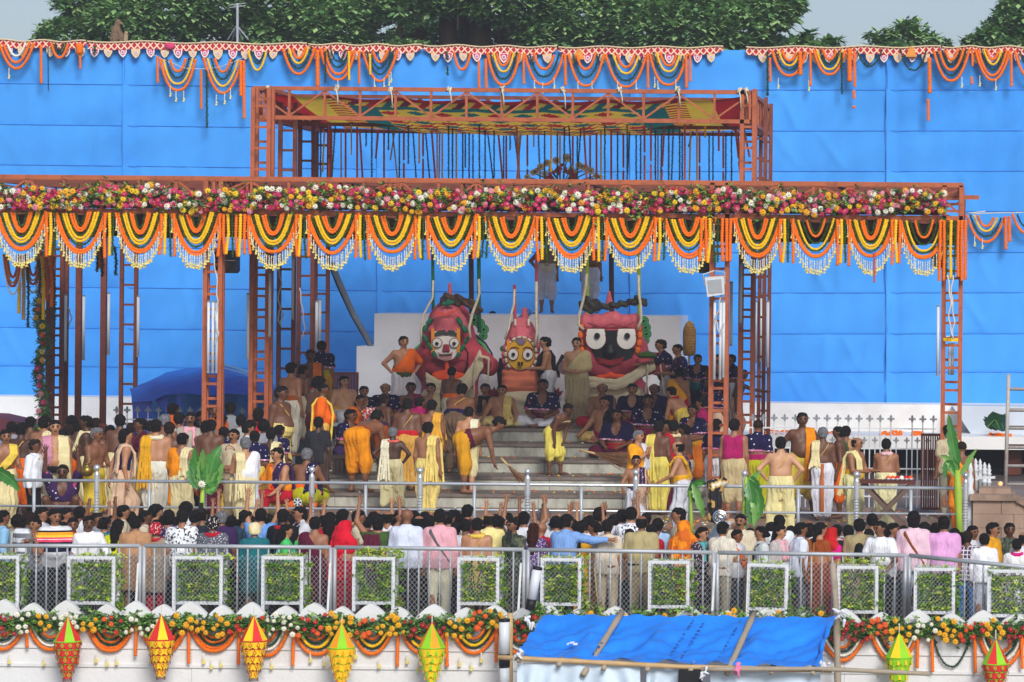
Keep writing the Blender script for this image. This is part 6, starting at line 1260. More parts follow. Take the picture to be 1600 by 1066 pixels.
# ---------------------------------------------------------------- the crowd on the walkway (floor -0.91), priests on the terrace, priests on the steps
FRONT = """
5 798 46.7 120 stand 0 3 short:k|lshirt:#8fbfe0 trousers:dk|man in sky blue shirt with brown shawl at the photo edge|0
47 800 46.3 185 fwd .5 3 short:b|shirt:#dfe2e6/stripes jeans:#2b3140|man in grey and white striped tee carrying a child
55 810 46.15 -20 face 0 2 short:k|shirt:gy trousers:dk|small child leaning over the shoulder of the striped tee man|c
66 793 47.3 80 stand 0 2 short:k|shirt:wh trousers:dk|dark haired man turned sideways behind the striped tee man
86 796 46.05 12 rail .5 2 short:k|polo:#dcdde0/polo trousers:bk|man in striped polo leaning his forearm on the crowd fence|25
103 794 47.3 95 stand 0 2 short:k|shirt:mr trousers:dk|man in profile just behind the striped polo man
114 810 46.3 15 reacha 0 3 short:k|shirt:or_ trousers:#1d2f66 sash_a:#1f4f9c|boy in orange and white shirt with royal blue sleeve
99 816 46.9 180 stand 0 3 short:k|shirt:dk trousers:dk|small dark haired child beside the striped polo man|c
125 792 48.2 170 stand 0 4 short:k|shirt:wh trousers:dk|man with white cloth at his neck behind the blue sleeved boy
139 807 46.0 20 rail1 0 4 short:k|lshirt:#f1f1f4 trousers:#c9ccd2|slim man in white shirt leaning on the fence smiling
152 802 47.2 60 up2 0 3 short:b|shirt:gy trousers:dk|grey haired man raising both hands with bangles
164 809 46.5 150 stand 0 2 bun:k|kurta:te/floral trousers:te pallu:tq|woman in teal print kurta with flower in her bun
185 812 46.25 165 stand 0 2 long:k|kurta:lm trousers:yg|girl in lime yellow dress with long loose hair
193 790 48.0 110 face 0 2 short:k|shirt:be trousers:dk|tall man looking aside behind the girl in lime yellow
212 807 46.1 182 stand .5 2 short:k|kurta:ba trousers:bk|man in tan kurta seen from behind at the fence joint
228 798 47.4 100 stand 0 4 short:k|shirt:be trousers:dk|dark skinned man in profile behind the tan kurta
244 790 48.2 120 stand 0 1 curly:k|shirt:bk trousers:dk|curly haired man behind the red headscarf woman
264 797 47.3 178 stand 0 2 bob:k|shirt:pu/floral trousers:dk|person with black bobbed hair in patterned purple shirt
244 818 46.2 165 stand 0 2 hood:rd/floral|kurta:#9a8a78 trousers:rd scarf:rd|woman wearing a red print headscarf and beige kurta
286 796 46.15 180 stand 0 2 short:k|shirt:#eceef0/print jeans:#4f5a70|man in white scribble printed tee seen from behind
291 786 48.2 175 stand 0 2 curly:k|shirt:wh trousers:dk|tall curly haired man behind the printed tee
304 798 47.3 185 stand 0 3 short:k|shirt:dk trousers:dk|black haired head between printed tee and black red headscarf
316 795 47.6 170 upa 0 2 short:k|shirt:gn/camo trousers:dk|man raising a phone in a green camouflage sleeve
333 808 46.1 178 stand .5 2 hood:bk/floral|kurta:#5b5f6c/floral trousers:#6a6a78 scarf:rd|woman in black and red headscarf with grey dotted dress
347 799 46.9 175 stand .5 3 short:g|shirt:pu trousers:bk strap:be|grey haired man in purple shirt with beige bag strap
384 797 47.1 150 upa 0 2 short:k|shirt:#2b4358 trousers:dk|man in dark blue shirt stretching one bare arm high
398 818 46.2 195 stand .5 2 hood:cr/floral|kurta:te trousers:te|woman with cream headscarf and teal blouse
408 795 47.0 180 upw_ 0 1 short:k|shirt:bl trousers:dk|young man joining both raised hands above his head
443 796 46.8 170 stand .5 5 short:k|shirt:bk trousers:bk scarf:rd|very dark skinned man in black tee with red collar
468 792 47.2 -60 face .5 2 short:k|shirt:#33202c trousers:dk cape:wh|bearded man looking down in dark shirt with white collar
448 820 46.2 110 face 0 1 long:k|kurta:lg trousers:lg pallu:tq|girl in bright green top wiping her face
493 808 46.15 170 stand 0 2 short:k|toga_b:mr sdhoti:mr|man wrapped in maroon cloth with bare lower back
516 801 46.9 175 face 0 1 long:k|kurta:rd trousers:mr|woman raising a hand to her dark loose hair
536 796 47.6 160 stand 0 2 bob:k|blouse:rd sari:rd|dark haired woman behind the red sari
540 815 46.15 150 nam .5 1 veil:#d9152e|blouse:#d9152e sari:#b81228 pallu:#d9152e|woman in bright red sari drawn over her head
561 798 47.4 100 nam 0 3 short:k|shirt:be trousers:kh|man in beige shirt praying beside the red sari
591 804 46.2 182 up2 .5 2 bob:k|blouse:gn sari:ol pallu:mr|woman in green sari blouse raising both arms
606 799 47.4 175 stand 0 2 bald:k|shirt:wh trousers:dk|balding man between green blouse and bald man
625 798 47.5 30 stand 0 2 short:k|shirt:bk trousers:dk|face peeping out beside the bald white shirted man
636 795 46.1 180 stand .5 3 none|lshirt:#d5dcec trousers:#24262b|broad bald man in pale white shirt and black trousers
655 806 47.0 182 stand 0 2 bald:k|shirt:yg trousers:dk|balding man squeezed between white and pink shirts
671 806 46.8 178 stand 0 2 bob:k|shirt:wh trousers:dk|thick black haired head beside the pink shirt
648 799 48.0 180 stand 0 3 short:k|shirt:dk trousers:dk|dark haired man behind the bald man
688 796 46.1 180 stand .5 2 short:k|lshirt:pk trousers:wy strap:gr|man in pink shirt and white trousers with grey bag strap
702 800 47.3 150 stand 0 2 short:k|shirt:gy trousers:dk|dark haired man just past the pink shirt
709 797 47.6 -90 stand 0 2 short:k|shirt:be trousers:dk|man in profile facing the pink shirt
731 789 48.2 165 stand .5 2 short:k|shirt:mr trousers:dk|tall man in maroon shirt behind the bare backed man
713 816 46.8 170 stand 0 3 short:k|shirt:bl trousers:dk|short haired man between pink shirt and bare back
728 812 46.6 175 stand 0 3 short:k|shirt:wh trousers:dk|dark haired head touching the yellow scarf man
746 810 46.15 178 stand 1 1 short:k|scarf:ye sdhoti:ye thread:#d8b35a|broad bare backed man with yellow cloth round his neck
765 802 46.9 190 nam .5 2 bald:k|lshirt:#eedf93 trousers:kh|balding man in pale yellow shirt
787 806 47.0 175 upa 0 3 short:k|shirt:#3a3f4f/plaid trousers:dk|man in pink collared plaid shirt raising one hand
801 811 46.3 -40 stand 0 3 short:k|lshirt:cm/camo trousers:cm/camo|man in camouflage uniform looking down
819 800 46.9 180 up2 0 2 short:k|lshirt:wh trousers:dk|man in white shirt raising two bare forearms
850 795 47.6 120 stand 0 2 topknot:g+beard:w|shirt:wh trousers:dk|old man with grey topknot and white beard
846 816 46.6 150 stand 0 2 none|shirt:rd trousers:dk|bald man in red behind the pale blue shirt
834 818 46.4 175 stand 0 2 long:r|kurta:#5a3f7c/floral trousers:pu|woman with loose reddish hair and purple dress
869 807 47.3 175 upb 0 2 short:k|lshirt:wh trousers:dk|dark haired man lifting a white sleeved arm
886 804 46.1 155 reacha .5 2 short:k|lshirt:#7fa6de trousers:dk|stout man in pale blue shirt stretching an arm to a cane
906 815 46.5 180 stand 0 2 pony:k|kurta:my trousers:my|girl with long black ponytail and mustard dress
914 812 47.6 180 up2 0 2 short:k|lshirt:wh trousers:dk|person raising both long white sleeves highest
928 815 46.8 -100 stand 0 3 bun:k|blouse:my sari:my|woman with brown hair looking toward the ponytail girl
937 795 47.8 180 stand 0 2 curly:k|shirt:wh trousers:dk|man with big black hair above the beige uniform woman
950 812 46.15 165 stand .5 2 bun:k|shirt:#d8c9b2 trousers:#c3b296 belt:br|policewoman in light beige uniform with low bun
972 797 47.6 182 upa 0 2 short:k|lshirt:wh trousers:dk|person with red wrist thread raising a white sleeve
986 793 47.4 190 nam 0 1 short:k|lshirt:#e5e7ee/print trousers:dk|man in printed white shirt holding both hands to his face
984 827 46.7 180 stand 0 2 bob:k|shirt:cr trousers:dk|small dark haired child beside the khaki shirt|c
1003 806 46.1 180 stand 1 3 bald:k|shirt:#b2a375 trousers:#a08f68 belt:bk|stout balding policeman in khaki shirt and black belt
1018 820 46.9 170 stand 0 3 bob:k|shirt:rd trousers:dk|dark haired woman just past the khaki policeman
1060 794 47.0 -80 stand .5 2 short:k|shirt:be trousers:kh|policeman in beige uniform looking sideways at railing
1069 815 46.2 185 stand .5 2 veil:#d96a1c/tiedye|blouse:or_ sari:#a5321f/tiedye pallu:#c9531c/tiedye|woman in orange and maroon sari covering her head
1098 824 46.2 60 fwd 0 1 bun:k|kurta:#35283a/floral trousers:dk scarf:tq|smiling woman with glasses in dark print dress||g
1130 816 46.1 150 fwd .5 2 short:k|shirt:#e2d9c6 trousers:#b3a78c belt:br|policeman in cream uniform with brown belt
1143 810 47.3 100 stand .5 0 bald:w|shirt:wh trousers:dk|elderly balding man with white hair behind the belted officer
1157 804 47.0 -10 stand .5 2 short:k|shirt:#e2d4b6 trousers:be|policeman in cream shirt smiling toward the street||m
1152 828 46.6 60 stand 0 3 short:k|shirt:wh trousers:dk sash_a:or_|man with orange scarf between two officers
1189 823 46.2 -80 stand 0 2 bun:k|kurta:#cfd6d4 trousers:wh strap:bk|woman in pale grey dress with low hair bun
1218 805 47.0 182 stand 0 2 bun:k|kurta:#e9edf0 trousers:wh|woman in white with ringed hair bun seen from behind
1219 821 46.2 70 face 0 1 pony:k|kurta:#b9b0ac/floral trousers:pk scarf:pk|woman in grey pink kurta touching her mouth
1252 817 46.2 110 stand .5 3 short:k|shirt:#dfe5f4 trousers:#5d6270|man in pale checked shirt in profile
1265 818 47.1 150 stand 0 2 bob:k|shirt:wh trousers:dk|dark haired head behind the pale checked shirt
1282 817 46.15 130 nam .5 1 braid:k|blouse:ru sari:ru pallu:#a9642a|woman in brown orange sari with long braid
1299 826 46.3 140 stand .5 1 veil:#c01f1f|blouse:hp sari:#d8467e|woman in magenta blouse with golden dotted red headscarf
1326 821 47.0 180 stand 0 2 bob:k|shirt:dk trousers:dk|dark haired person behind the magenta blouse
1343 811 46.3 182 stand .5 2 short:k|shirt:#a8966e trousers:kh pack:bk|man in khaki shirt wearing a small black string bag
1363 803 47.6 180 stand 0 2 short:k|shirt:be trousers:dk|tall dark haired man behind the string bag
1358 827 46.9 170 stand 0 3 bob:k|shirt:bk trousers:dk|short person between khaki shirt and white polo
1375 815 45.95 -25 rail .5 3 short:k|shirt:#f3f4f6 trousers:#23252b|man in white polo resting both hands on the fence|-20
1396 818 46.4 70 stand .5 2 short:k|shirt:#b9cbe2 trousers:#8d97a8|young man in light blue shirt behind the white polo
1428 799 46.2 178 stand .5 2 bob:k|lshirt:#e6c3d0 trousers:#b9c0d0 strap:br|man in pale pink shirt with brown shoulder strap
1463 817 47.0 170 stand 0 2 bob:k|shirt:dk trousers:dk|dark haired person between the two pink shirts
1475 807 46.2 180 stand 1 2 short:k|shirt:#e2a5d4 trousers:#3a3c46|very broad man in bright pink shirt
1512 830 46.3 165 stand 0 4 short:b|shirt:#4a3a52/plaid trousers:#3a6aa8|man in dark plaid shirt looking down
1520 822 46.7 40 stand 0 3 short:k|shirt:wh trousers:dk|bearded man behind the dark plaid shirt
1538 834 46.2 185 stand .5 2 short:k|lshirt:#f1f2f6 trousers:#bcc0cc|man in white shirt and pale grey trousers
1552 817 46.4 70 stand .5 2 short:k|kurta:#e0a01c trousers:my|man in mustard yellow kurta in profile||m
1578 818 46.8 10 stand .5 4 short:k|lshirt:#59605a/camo trousers:cm scarf:cm|guard in grey green uniform with face cloth
1589 846 46.1 182 stand .5 2 bun:k|kurta:#ecebea/floral trousers:wh scarf:hp|woman in white floral top with magenta collar
1600 832 46.2 180 stand .5 2 bald:k|shirt:wh trousers:dk|balding man in white at the far photo edge
"""
FILL = """28 806 47.2;40 808 48;75 812 47.6;92 808 48;132 803 48.4;150 812 47.6;176 806 48;205 800 48.2;222 810 47.6;256 806 48;276 808 48;300 806 48.4;325 800 48.4;362 806 48;372 812 47.4;392 806 48.2;422 808 48;433 806 48.2;455 804 48;480 806 48.3;506 806 48;525 806 48.2;575 808 48;584 800 48.4;618 806 48.2;645 812 47.6;664 800 48.4;696 812 47.6;720 806 48.2;756 814 47.6;774 806 48.2;794 802 48.4;862 812 48;896 814 48;922 806 48.4;960 806 48.2;996 806 48.3;1010 802 48.4;1028 812 48;1172 826 47.4;1205 818 47.6;1236 822 47.8;1272 826 47.4;1308 822 48;1385 826 47.4;1412 822 47.6;1445 818 47.8;1492 826 47.2;1500 834 46.6"""
TERR = """
9 672 50.6 25 fwd 0 2 short:k|dhoti:cr sash_b:ye|young bare chested man at the photo edge with yellow marks
34 661 52.2 160 stand .5 5 short:k|sdhoti:or_ waist:or_ thread:#d8b35a|dark bare backed man with orange waist cloth
70 651 53.2 160 stand .5 2 short:k|long_a:cr dhoti:cr|bare backed man with long cream towel on his shoulder
55 687 50.3 80 stand 0 4 short:b|lshirt:#eef0f6 trousers:#181a20 necklace:my|man in white office shirt with lanyard by the railing
86 657 51.2 20 stand 1 1 short:k|dhoti:wy long_b:cr towel_a:#c98aa0 pouch:bk thread:#d8b35a|heavy bare chested man with cream and red towels and black pouch
98 718 49.95 10 squatup 0 4 shaved:k|sdhoti:pu cape:pu/dots|shaven old man in sunglasses gripping the railing from behind||s
112 651 56.5 180 stand 0 4 curly:k|cape:bk dhoti:be|head with bushy black hair behind the slatted panel
134 650 53.4 -80 stand 1 5 short:k|scarf:cr sdhoti:cr|very dark stout man with cream towel round his neck
152 669 51.0 60 fwd 0 3 short:g|sdhoti:#d8b93a|old grey haired man holding a brass pot
188 648 54.5 180 stand .5 4 short:k|dhoti:cr|dark bare backed man beside the ladder column
197 670 50.6 120 walk 0 1 bob:k|vest:nv waist:mg dhoti:pe towel_a:pe|long haired man in black vest and peach dhoti striding
219 654 53.0 -60 stand 0 4 short:k|cape:mr sdhoti:kh|dark man with maroon and white shawl and khaki dhoti
244 656 51.6 182 stand 1 1 short:k|scarf:wy dhoti:#e9e6d4 long_b:my|broad bare backed man in white dhoti with yellow zigzag border
258 648 54.2 170 stand 0 3 short:g|dhoti:cr|grey haired bare shouldered man beyond the zigzag dhoti
265 660 53.0 180 stand 0 4 short:b|dhoti:ye|dark bare backed man touching the red and white towel
286 677 50.4 160 stand .5 2 short:k|toga_b:sa towel_a:cr sdhoti:cr|man wrapped in bright saffron cloth with cream towel
280 645 55.5 175 stand 0 3 short:k|shirt:#b0a48f trousers:dk|man in brownish shirt before the tent
297 645 55.2 10 stand 0 3 short:k|shirt:#b3aa9c trousers:dk scarf:pk|moustached man in grey shirt with pink cloth before the tent||m
271 631 58.5 150 stand 0 4 short:k|cape:or_ dhoti:or_|man in orange shawl standing high inside the tent front
315 643 56.5 60 stand 0 3 short:k|cape:bk dhoti:be|boyish face in black shawl before the light blue tent wall
330 656 54.0 180 stand .5 4 short:k|dhoti:mr|dark bare backed man behind the banana leaf column
335 633 58 15 stand 0 3 short:k|shirt:or_ trousers:dk|bearded man facing forward deep in the tent
360 629 58.5 200 stand .5 5 short:k|lshirt:#8d949a trousers:dk|very dark man in grey checked shirt inside the tent
377 648 55.6 185 stand .5 3 short:k|lshirt:#a7a69e trousers:dk|man in pale grey patterned shirt by the tent pole
365 671 51.6 -15 clasp .5 2 short:k|shirt:#c5b494 trousers:#b5a27c necklace:rd|moustached policeman in khaki with red lanyard||m
383 684 50.4 -150 fwd .5 1 short:g|toga_a:#f0eef0 dhoti:cr long_b:cr|elder in white shawl with orange border at the railing
388 660 53.6 120 face 0 2 short:k|shirt:wh trousers:dk necklace:hp|man with pink lanyard behind the policeman
404 638 57.2 180 stand .5 3 bob:k|cape:rd shirt:#c5cbe0 trousers:dk|person with red shawl over pale shirt near tall column
433 700 52.2 -40 chair .5 1 short:k|toga_a:#cf2a1c/tiedye sdhoti:rd towel_b:pu/dots|seated man in red and orange tie dyed cloth
447 672 54.4 30 sit .5 2 shaved:k|sdhoti:or_|shaven bare chested man seated behind the tie dyed cloth
480 701 52.4 170 chair .5 3 short:g|towel_a:nv/dots waist:or_ sdhoti:yg|grey haired man in yellow green dhoti seated with his back turned
424 668 56.0 165 stand 0 5 short:k|shirt:#2a2d3d trousers:#2b3c7c|dark figure in black and blue behind the tall column
498 652 56.4 175 stand 0 5 short:k|shirt:#2b2a30 dhoti:#4b3a34|dim figure in black behind the grey haired seated man
1030 658 55.4 165 stand 0 4 short:k|long_b:#e5d060 dhoti:#dccb62|slim man with long yellow towel and yellow dhoti at the steps end
1052 657 56.0 -150 stand 0 4 short:k|towel_b:rd scarf:cr dhoti:mr|man with crimson cloth hanging down his back
998 673 54.3 60 nam 0 1 short:g|toga_a:#f5a51c dhoti:sa towel_b:wh|grey haired man folded in bright orange yellow cloth
994 712 50.3 5 rail 0 2 short:k|towel_b:pu/dots waist:pu dhoti:wh long_b:pe|boy priest in purple cloth and white dhoti at the railing|c
1059 690 50.6 -95 rail1 .5 1 bald:k|towel_a:pu/dots waist:my dhoti:wh sash_b:my|balding priest in purple scarf and yellow waist cloth looking up
1148 655 54.2 170 stand .5 2 short:k|vest:mg sdhoti:#c9b587|man in magenta back cloth with khaki short dhoti
1185 656 54.8 175 stand 0 3 shaved:b|cape:nv/dots waist:mg dhoti:yg|shaven elder in navy shawl and yellow green dhoti
1120 655 55.8 160 stand 0 3 short:k|cape:nv/dots dhoti:wh|man in navy shawl and white dhoti behind the floodlight column
1220 683 50.6 182 hips .5 0 short:k|dhoti:#ecdfa0 thread:#d8b35a|fair bare backed priest in cream dhoti with hands on hips
1254 645 54.4 10 hips .5 4 short:k|long_b:sa sdhoti:#dcc04a|dark bare chested priest with orange towel facing the street
1286 668 54.4 178 stand 0 4 short:g|towel_b:cr dhoti:#e3e4ec bstripe:#c9703a thread:#d8b35a|grey haired priest in white dhoti with orange centre stripe
1310 667 54.9 -90 stand .5 4 short:k|towel_a:gn sdhoti:or_|dark priest in profile with green cloth
1322 666 55.3 175 face 0 3 short:k|towel_a:ba sdhoti:be|dark haired priest scratching his head beside the green cloth
1340 684 52.6 60 fwd .5 2 bald:k|long_a:#ecdf9c dhoti:#e6e0a4 waist:my|balding priest in pale yellow towel arranging bowls
1385 686 52.9 178 fwd .5 2 short:k|scarf:#e3b9bd dhoti:#ebe4b2 thread:#d8b35a|bare backed priest with pink white scarf at the table
1481 665 55.0 -150 stand .5 3 short:k|shirt:#c9b896 trousers:#8d8670|officer in beige shirt behind the marigold wrapped column
1503 690 51.7 170 stand .5 3 shaved:b|toga_b:#f08d1c dhoti:#ef7a10 waist:or_|shaven man in orange behind the young banana plant
"""
STEPS = """
656 636 57.9 150 stand .5 3 short:k|cape:mg dhoti:mr|priest in magenta spotted cloth squeezed behind the red waist cloth
706 612 60.2 170 stand 0 4 short:k|waist:or_ dhoti:be|slim dark priest between the massive back and printed cloth
600 632 59.0 140 stand .5 4 short:b|waist:pu sdhoti:ru|dark priest half hidden behind the bent orange dhoti
548 640 59.3 60 sit .5 3 short:k|cape:nv/dots dhoti:pu|priest in navy dots crouched behind the shaven elder
1040 640 59.0 -30 sit .5 3 short:k|cape:mg dhoti:mg|priest in magenta seated low behind the yellow towel man
1070 664 56.4 -100 stand 0 4 short:k|waist:ru dhoti:cr|dark priest between crimson cloth and bright orange dhoti
1108 600 60.9 -40 stand .5 4 short:k|cape:nv/dots dhoti:mg|priest in navy dots squeezed behind the column rungs
964 640 59.9 -10 sit .5 3 short:k|cape:nv waist:rd dhoti:mr|priest in navy seated low beside the big black cloth priest
440 598 57.2 70 stand 1 4 short:k|sdhoti:#dfc368 waist:#e3cc7a thread:#d8b35a|dark big bellied priest in yellow dhoti in profile
456 567 59.3 150 stand .5 2 short:k|waist:ru dhoti:#c9c3b0|broad priest with rust and maroon waist cloth over white dhoti
474 575 60.2 130 stand .5 3 short:k|waist:mr dhoti:be|dark priest with shaved neck next to the maroon waist cloth
485 547 60.8 10 stand .5 4 short:k|towel_b:#ee7a2a dhoti:wh|priest facing forward with a translucent orange towel
503 533 61.6 175 stand .5 2 short:b|cape:nv/dots waist:yg dhoti:my|priest in navy dotted shawl and yellow dhoti turned away
498 590 58.6 140 stand .5 4 curly:k|sdhoti:mr|tall dark priest with tousled hair behind the orange chest cloth
505 600 57.9 100 stand 1 4 shaved:k|toga_a:or_ sdhoti:#e9bd57 long_a:ye|shaven priest in orange chest cloth and draped yellow dhoti
538 588 60.8 30 chair 1 0 short:k|waist:my dhoti:wh thread:#d8b35a|very heavy fair bare chested man seated smiling
563 617 59.5 60 chairf .5 3 shaved:b|toga_a:#ef7414 sdhoti:ru|shaven elder in orange bending over flowers on the seat
569 604 61.4 20 sit .5 1 short:k|cape:nv/dots dhoti:wh|seated priest in navy dots looking down beside the elder
602 599 61.6 0 sit .5 1 bald:b|cape:nv/dots dhoti:mg|seated priest in navy dotted shawl open over his chest
642 598 61.7 10 sitk .5 3 short:k|sash_b:mg dhoti:pu|seated priest with pink and navy sash
673 599 61.8 0 sitk .5 1 short:k|towel_b:cr dhoti:ye|seated bare chested youth with thin cream towel
631 526 63.2 25 hips .5 1 short:k|toga_b:#ee6a14 waist:ol dhoti:#dcd8dc|priest in orange sash and olive waist cloth hands on hips
637 623 57.5 178 stand 1 4 short:k|waist:#c4202c dhoti:#d8a44c thread:#d8b35a|broad dark bare backed priest with red waist cloth
675 625 57.6 175 stand .5 3 short:k|towel_a:#e7a93a waist:my dhoti:my|bare backed priest with yellow and white printed cloth
722 600 58.9 170 bend2 1 3 short:k|waist:nv dhoti:#6d5742 thread:#d8b35a|massive bare backed priest leaning over the seated row
733 636 57.1 178 walk 0 1 short:k|towel_a:wy sdhoti:#cfc493 thread:#d8b35a|slim fair priest in khaki short dhoti stepping down
778 652 57.0 100 bend .5 3 short:k|waist:mr sdhoti:#d99a1c|priest in maroon and black cloth bent low over a broom
758 600 61.7 0 sitk .5 2 short:k|scarf:bk dhoti:pk|seated bare chested man with black scarf round his neck
784 602 61.5 0 sitk 1 1 short:k|towel_b:#ecd27a dhoti:#ead78a thread:#d8b35a|seated stout man with yellow towel and cream dhoti
848 593 61.5 0 sit .5 3 short:k|cape:nv/dots waist:mr dhoti:#e9e7ee|seated priest in navy dotted shawl over white dhoti
852 527 63.0 -80 fwd .5 1 short:k|vest:bk towel_a:bk dhoti:wh|young priest in black top tending the yellow faced idol
901 528 62.4 -5 clasp .5 0 short:k|toga_b:#d8c58e dhoti:#cdb98a|fair priest in cream silk drape with clasped hands
887 636 58.2 55 bend4 0 4 short:k|sdhoti:#e0cf60 necklace:cr|slim dark priest in yellow dhoti sweeping with bangles
941 599 61.6 0 sit .5 2 bald:k|towel_b:pu/dots dhoti:rd|seated balding priest with purple cloth on his shoulder
945 620 60.5 -20 sitk 1 2 short:k|long_b:#141622 waist:mg sdhoti:#c2a462|big seated priest with black cloth and khaki dhoti
988 600 61.6 0 sit .5 1 short:k|cape:nv dhoti:mg|seated priest in plain navy shawl with gold locket
1012 617 60.7 0 sit .5 3 short:k|cape:nv/dots waist:mg dhoti:mg|smiling seated priest in navy shawl with pink border
1022 600 61.6 -20 sit .5 3 bald:k|cape:pu dhoti:wh|seated priest bowing in purple shawl by the hanging cream cloth
1033 531 63.2 -70 reach .5 2 short:k|cape:nv/dots waist:#6b4a1c dhoti:#b9b4b8|priest in navy shawl reaching an arm to the black faced idol
1059 538 62.6 -70 fwd .5 2 shaved:k|toga_b:pu/dots dhoti:mg|shaven priest in navy dots and magenta dhoti beside the wicker
1090 575 61.6 -5 stand .5 2 short:k|cape:nv/dots waist:te dhoti:nv|priest in navy shawl with green waist cloth looking down
1123 580 61.8 5 stand 0 2 short:k|cape:nv/dots dhoti:mr|priest in navy shawl glimpsed through the floodlight column
1142 588 61.9 -60 stand 0 3 short:k|cape:nv/dots dhoti:wh|priest in profile between floodlight and ladder columns
1062 598 60.7 170 stand 0 2 curly:k|toga_b:#f0a51c dhoti:rd|priest with dark hair and yellow cloth turned away
1050 609 59.6 -120 bend2 .5 1 short:k|waist:ye dhoti:#e0c458 scarf:rd|bare backed priest with red scarf leaning in yellow dhoti
1082 633 57.4 -20 clasp .5 3 short:k|cape:nv/dots waist:#d9a021 sdhoti:#ef7d18|priest in navy shawl and bright orange dhoti
1118 622 59.5 160 stand 0 3 short:k|cape:nv/dots dhoti:pe|dark haired priest behind the column rungs
614 668 55.9 175 hips 0 5 short:g|scarf:#d9665a dhoti:#cfc596 long_b:wy|thin dark old man in red and cream scarves hands on hips
588 642 57.4 160 bend 0 3 short:k|waist:ru sdhoti:#ee930e|priest in orange dhoti bent double away from the street
669 660 54.6 165 stand 0 2 short:k|long_a:#eed377 dhoti:#ead27c|slim priest with long yellow towel standing before the steps
1095 640 58.6 -90 fwd .5 3 short:k|cape:mg dhoti:mr|priest in magenta crowded behind the bright orange dhoti
1160 612 60.5 90 reach 0 4 short:k|dhoti:pe|wiry man climbing inside the ladder columns
"""
POSE['upw_'] = (0, 'st', 'up', 'up')
def rows(txt, mode):
    for ln in txt.strip().split('\n'):
        f = ln.split('|'); a = f[0].split(); px, py, Y, yaw = map(float, a[:4]); pose = a[4]; fat = float(a[5]); tone = a[6]; hair = a[7] if len(a) > 7 else ''
        label = f[2]; opt = f[3] if len(f) > 3 else ''; fk = f[4] if len(f) > 4 else 'n'; child = opt == 'c'; turn = float(opt) if opt.lstrip('-').isdigit() else 0
        if mode == 'F': zf = -.91; lim = (.78, 1.06)
        elif mode == 'T': zf = 0.0; lim = (.86, 1.06)
        else: zf = floorz; lim = (.84, 1.1)
        if child: zf, lim = (-.91 if mode == 'F' else 0.0), (.55, .95)
        if pose in ('chair', 'chairf') and mode == 'T': zf = -.0; lim = (.8, 1.0)
        if mode == 'S' and pose in ('sit', 'sitk', 'sitn', 'chair', 'chairf', 'bend', 'bend4', 'bend2'): lim = (.85, 1.12)
        yield person(px, py, Y, zf, yaw, pose, fat, tone, hair, f[1].strip(), label, turn, 0, lim, fk)
rt_ = random.Random(8)
for px, Y in ((18, 54.5), (48, 56), (108, 54.6), (122, 55.5), (150, 56), (172, 54.6), (206, 56.2), (236, 56), (250, 57), (300, 57.3), (322, 55.2), (346, 56.8), (350, 54.2), (392, 55.6), (398, 52.8), (412, 54.6), (424, 53.6), (437, 55.2)):
    person(px, 652 + (57 - Y) * 4 + rt_.uniform(-5, 6), Y, 0, rt_.choice((150, 170, 185, 200)), 'stand', .5, rt_.choice('3445'), rt_.choice(('short:k', 'short:k', 'curly:k', 'short:b')), rt_.choice(('dhoti:cr', 'towel_a:cr dhoti:kh', 'cape:nv/dots dhoti:ye', 'sdhoti:or_', 'towel_b:rd dhoti:be', 'shirt:gy trousers:dk')), 'dim bystander mostly hidden in the packed terrace crowd before the tent', 0, 0, (.85, 1.06), group='half hidden bystanders of the terrace crowd')
people = list(rows(FRONT, 'F')) + list(rows(TERR, 'T')) + list(rows(STEPS, 'S'))
rf = random.Random(4)
for px, py, Y, ps in ((143, 806, 48.3, 'up2'), (352, 806, 48.3, 'upb'), (420, 804, 48.3, 'up2'), (462, 803, 48.2, 'upa'), (520, 808, 48.3, 'upb'), (590, 806, 48.4, 'upa'), (778, 808, 48.3, 'upb'), (808, 808, 48.4, 'up2'), (879, 810, 48.3, 'upa'), (918, 808, 48.2, 'up2'), (966, 806, 48.3, 'upa'), (1000, 810, 48.3, 'nam')):
    person(px, py, Y, -.91, rf.choice((165, 180, 190)), ps, 0, rf.choice('123'), 'short:k', f"lshirt:{rf.choice(('wh', 'lb', 'be', 'wh'))} trousers:dk", 'dark haired person deep in the walkway crowd with hands raised toward the steps', 0, 0, (.8, 1.04), group='raised hands deep in the walkway crowd')
for it in FILL.split(';'):
    px, py, Y = map(float, it.split())
    person(px, py, Y, -.91, rf.choice((160, 170, 180, 190)), 'stand', 0, rf.choice('234'), rf.choice(('short:k', 'short:k', 'bob:k', 'curly:k')), f"shirt:{rf.choice(('wh', 'dk', 'mr', 'gy', 'be', 'lb', 'bk', 'pk', 'te'))} trousers:dk", 'person with dark hair mostly hidden deep in the crowd behind the fence', 0, 0, (.78, 1.04), group='hidden heads deep in the walkway crowd')
for px, zt, yaw, cl, lb, pose in [(855, 0, 10, 'waist:be sdhoti:#c6c7d0', 'man in short white dhoti standing on the white block, head behind garlands', 'hip1'), (924, 0, 170, 'waist:my sdhoti:#c9cad2 waist:ol', 'man with yellow and green waist cloth standing on the white block', 'stand')]:
    z = at(px, 491, 66.4).z; person(px, 372, 66.4, z, yaw, pose, .5, '3', 'short:k', cl, lb, lim=(.95, 1.12))
for px, py, lb in ((770, 487, 'top of a dark head peeping over the white block near the green pole'), (823, 485, 'dark haired head peeping over the block behind the yellow faced idol'), (836, 489, 'second dark head low behind the pink wrapped pole')):
    person(px, py, 68.0, 1.75, 170, 'stand', 0, '4', 'short:k', 'shirt:dk trousers:dk', lb, lim=(.9, 1.05))
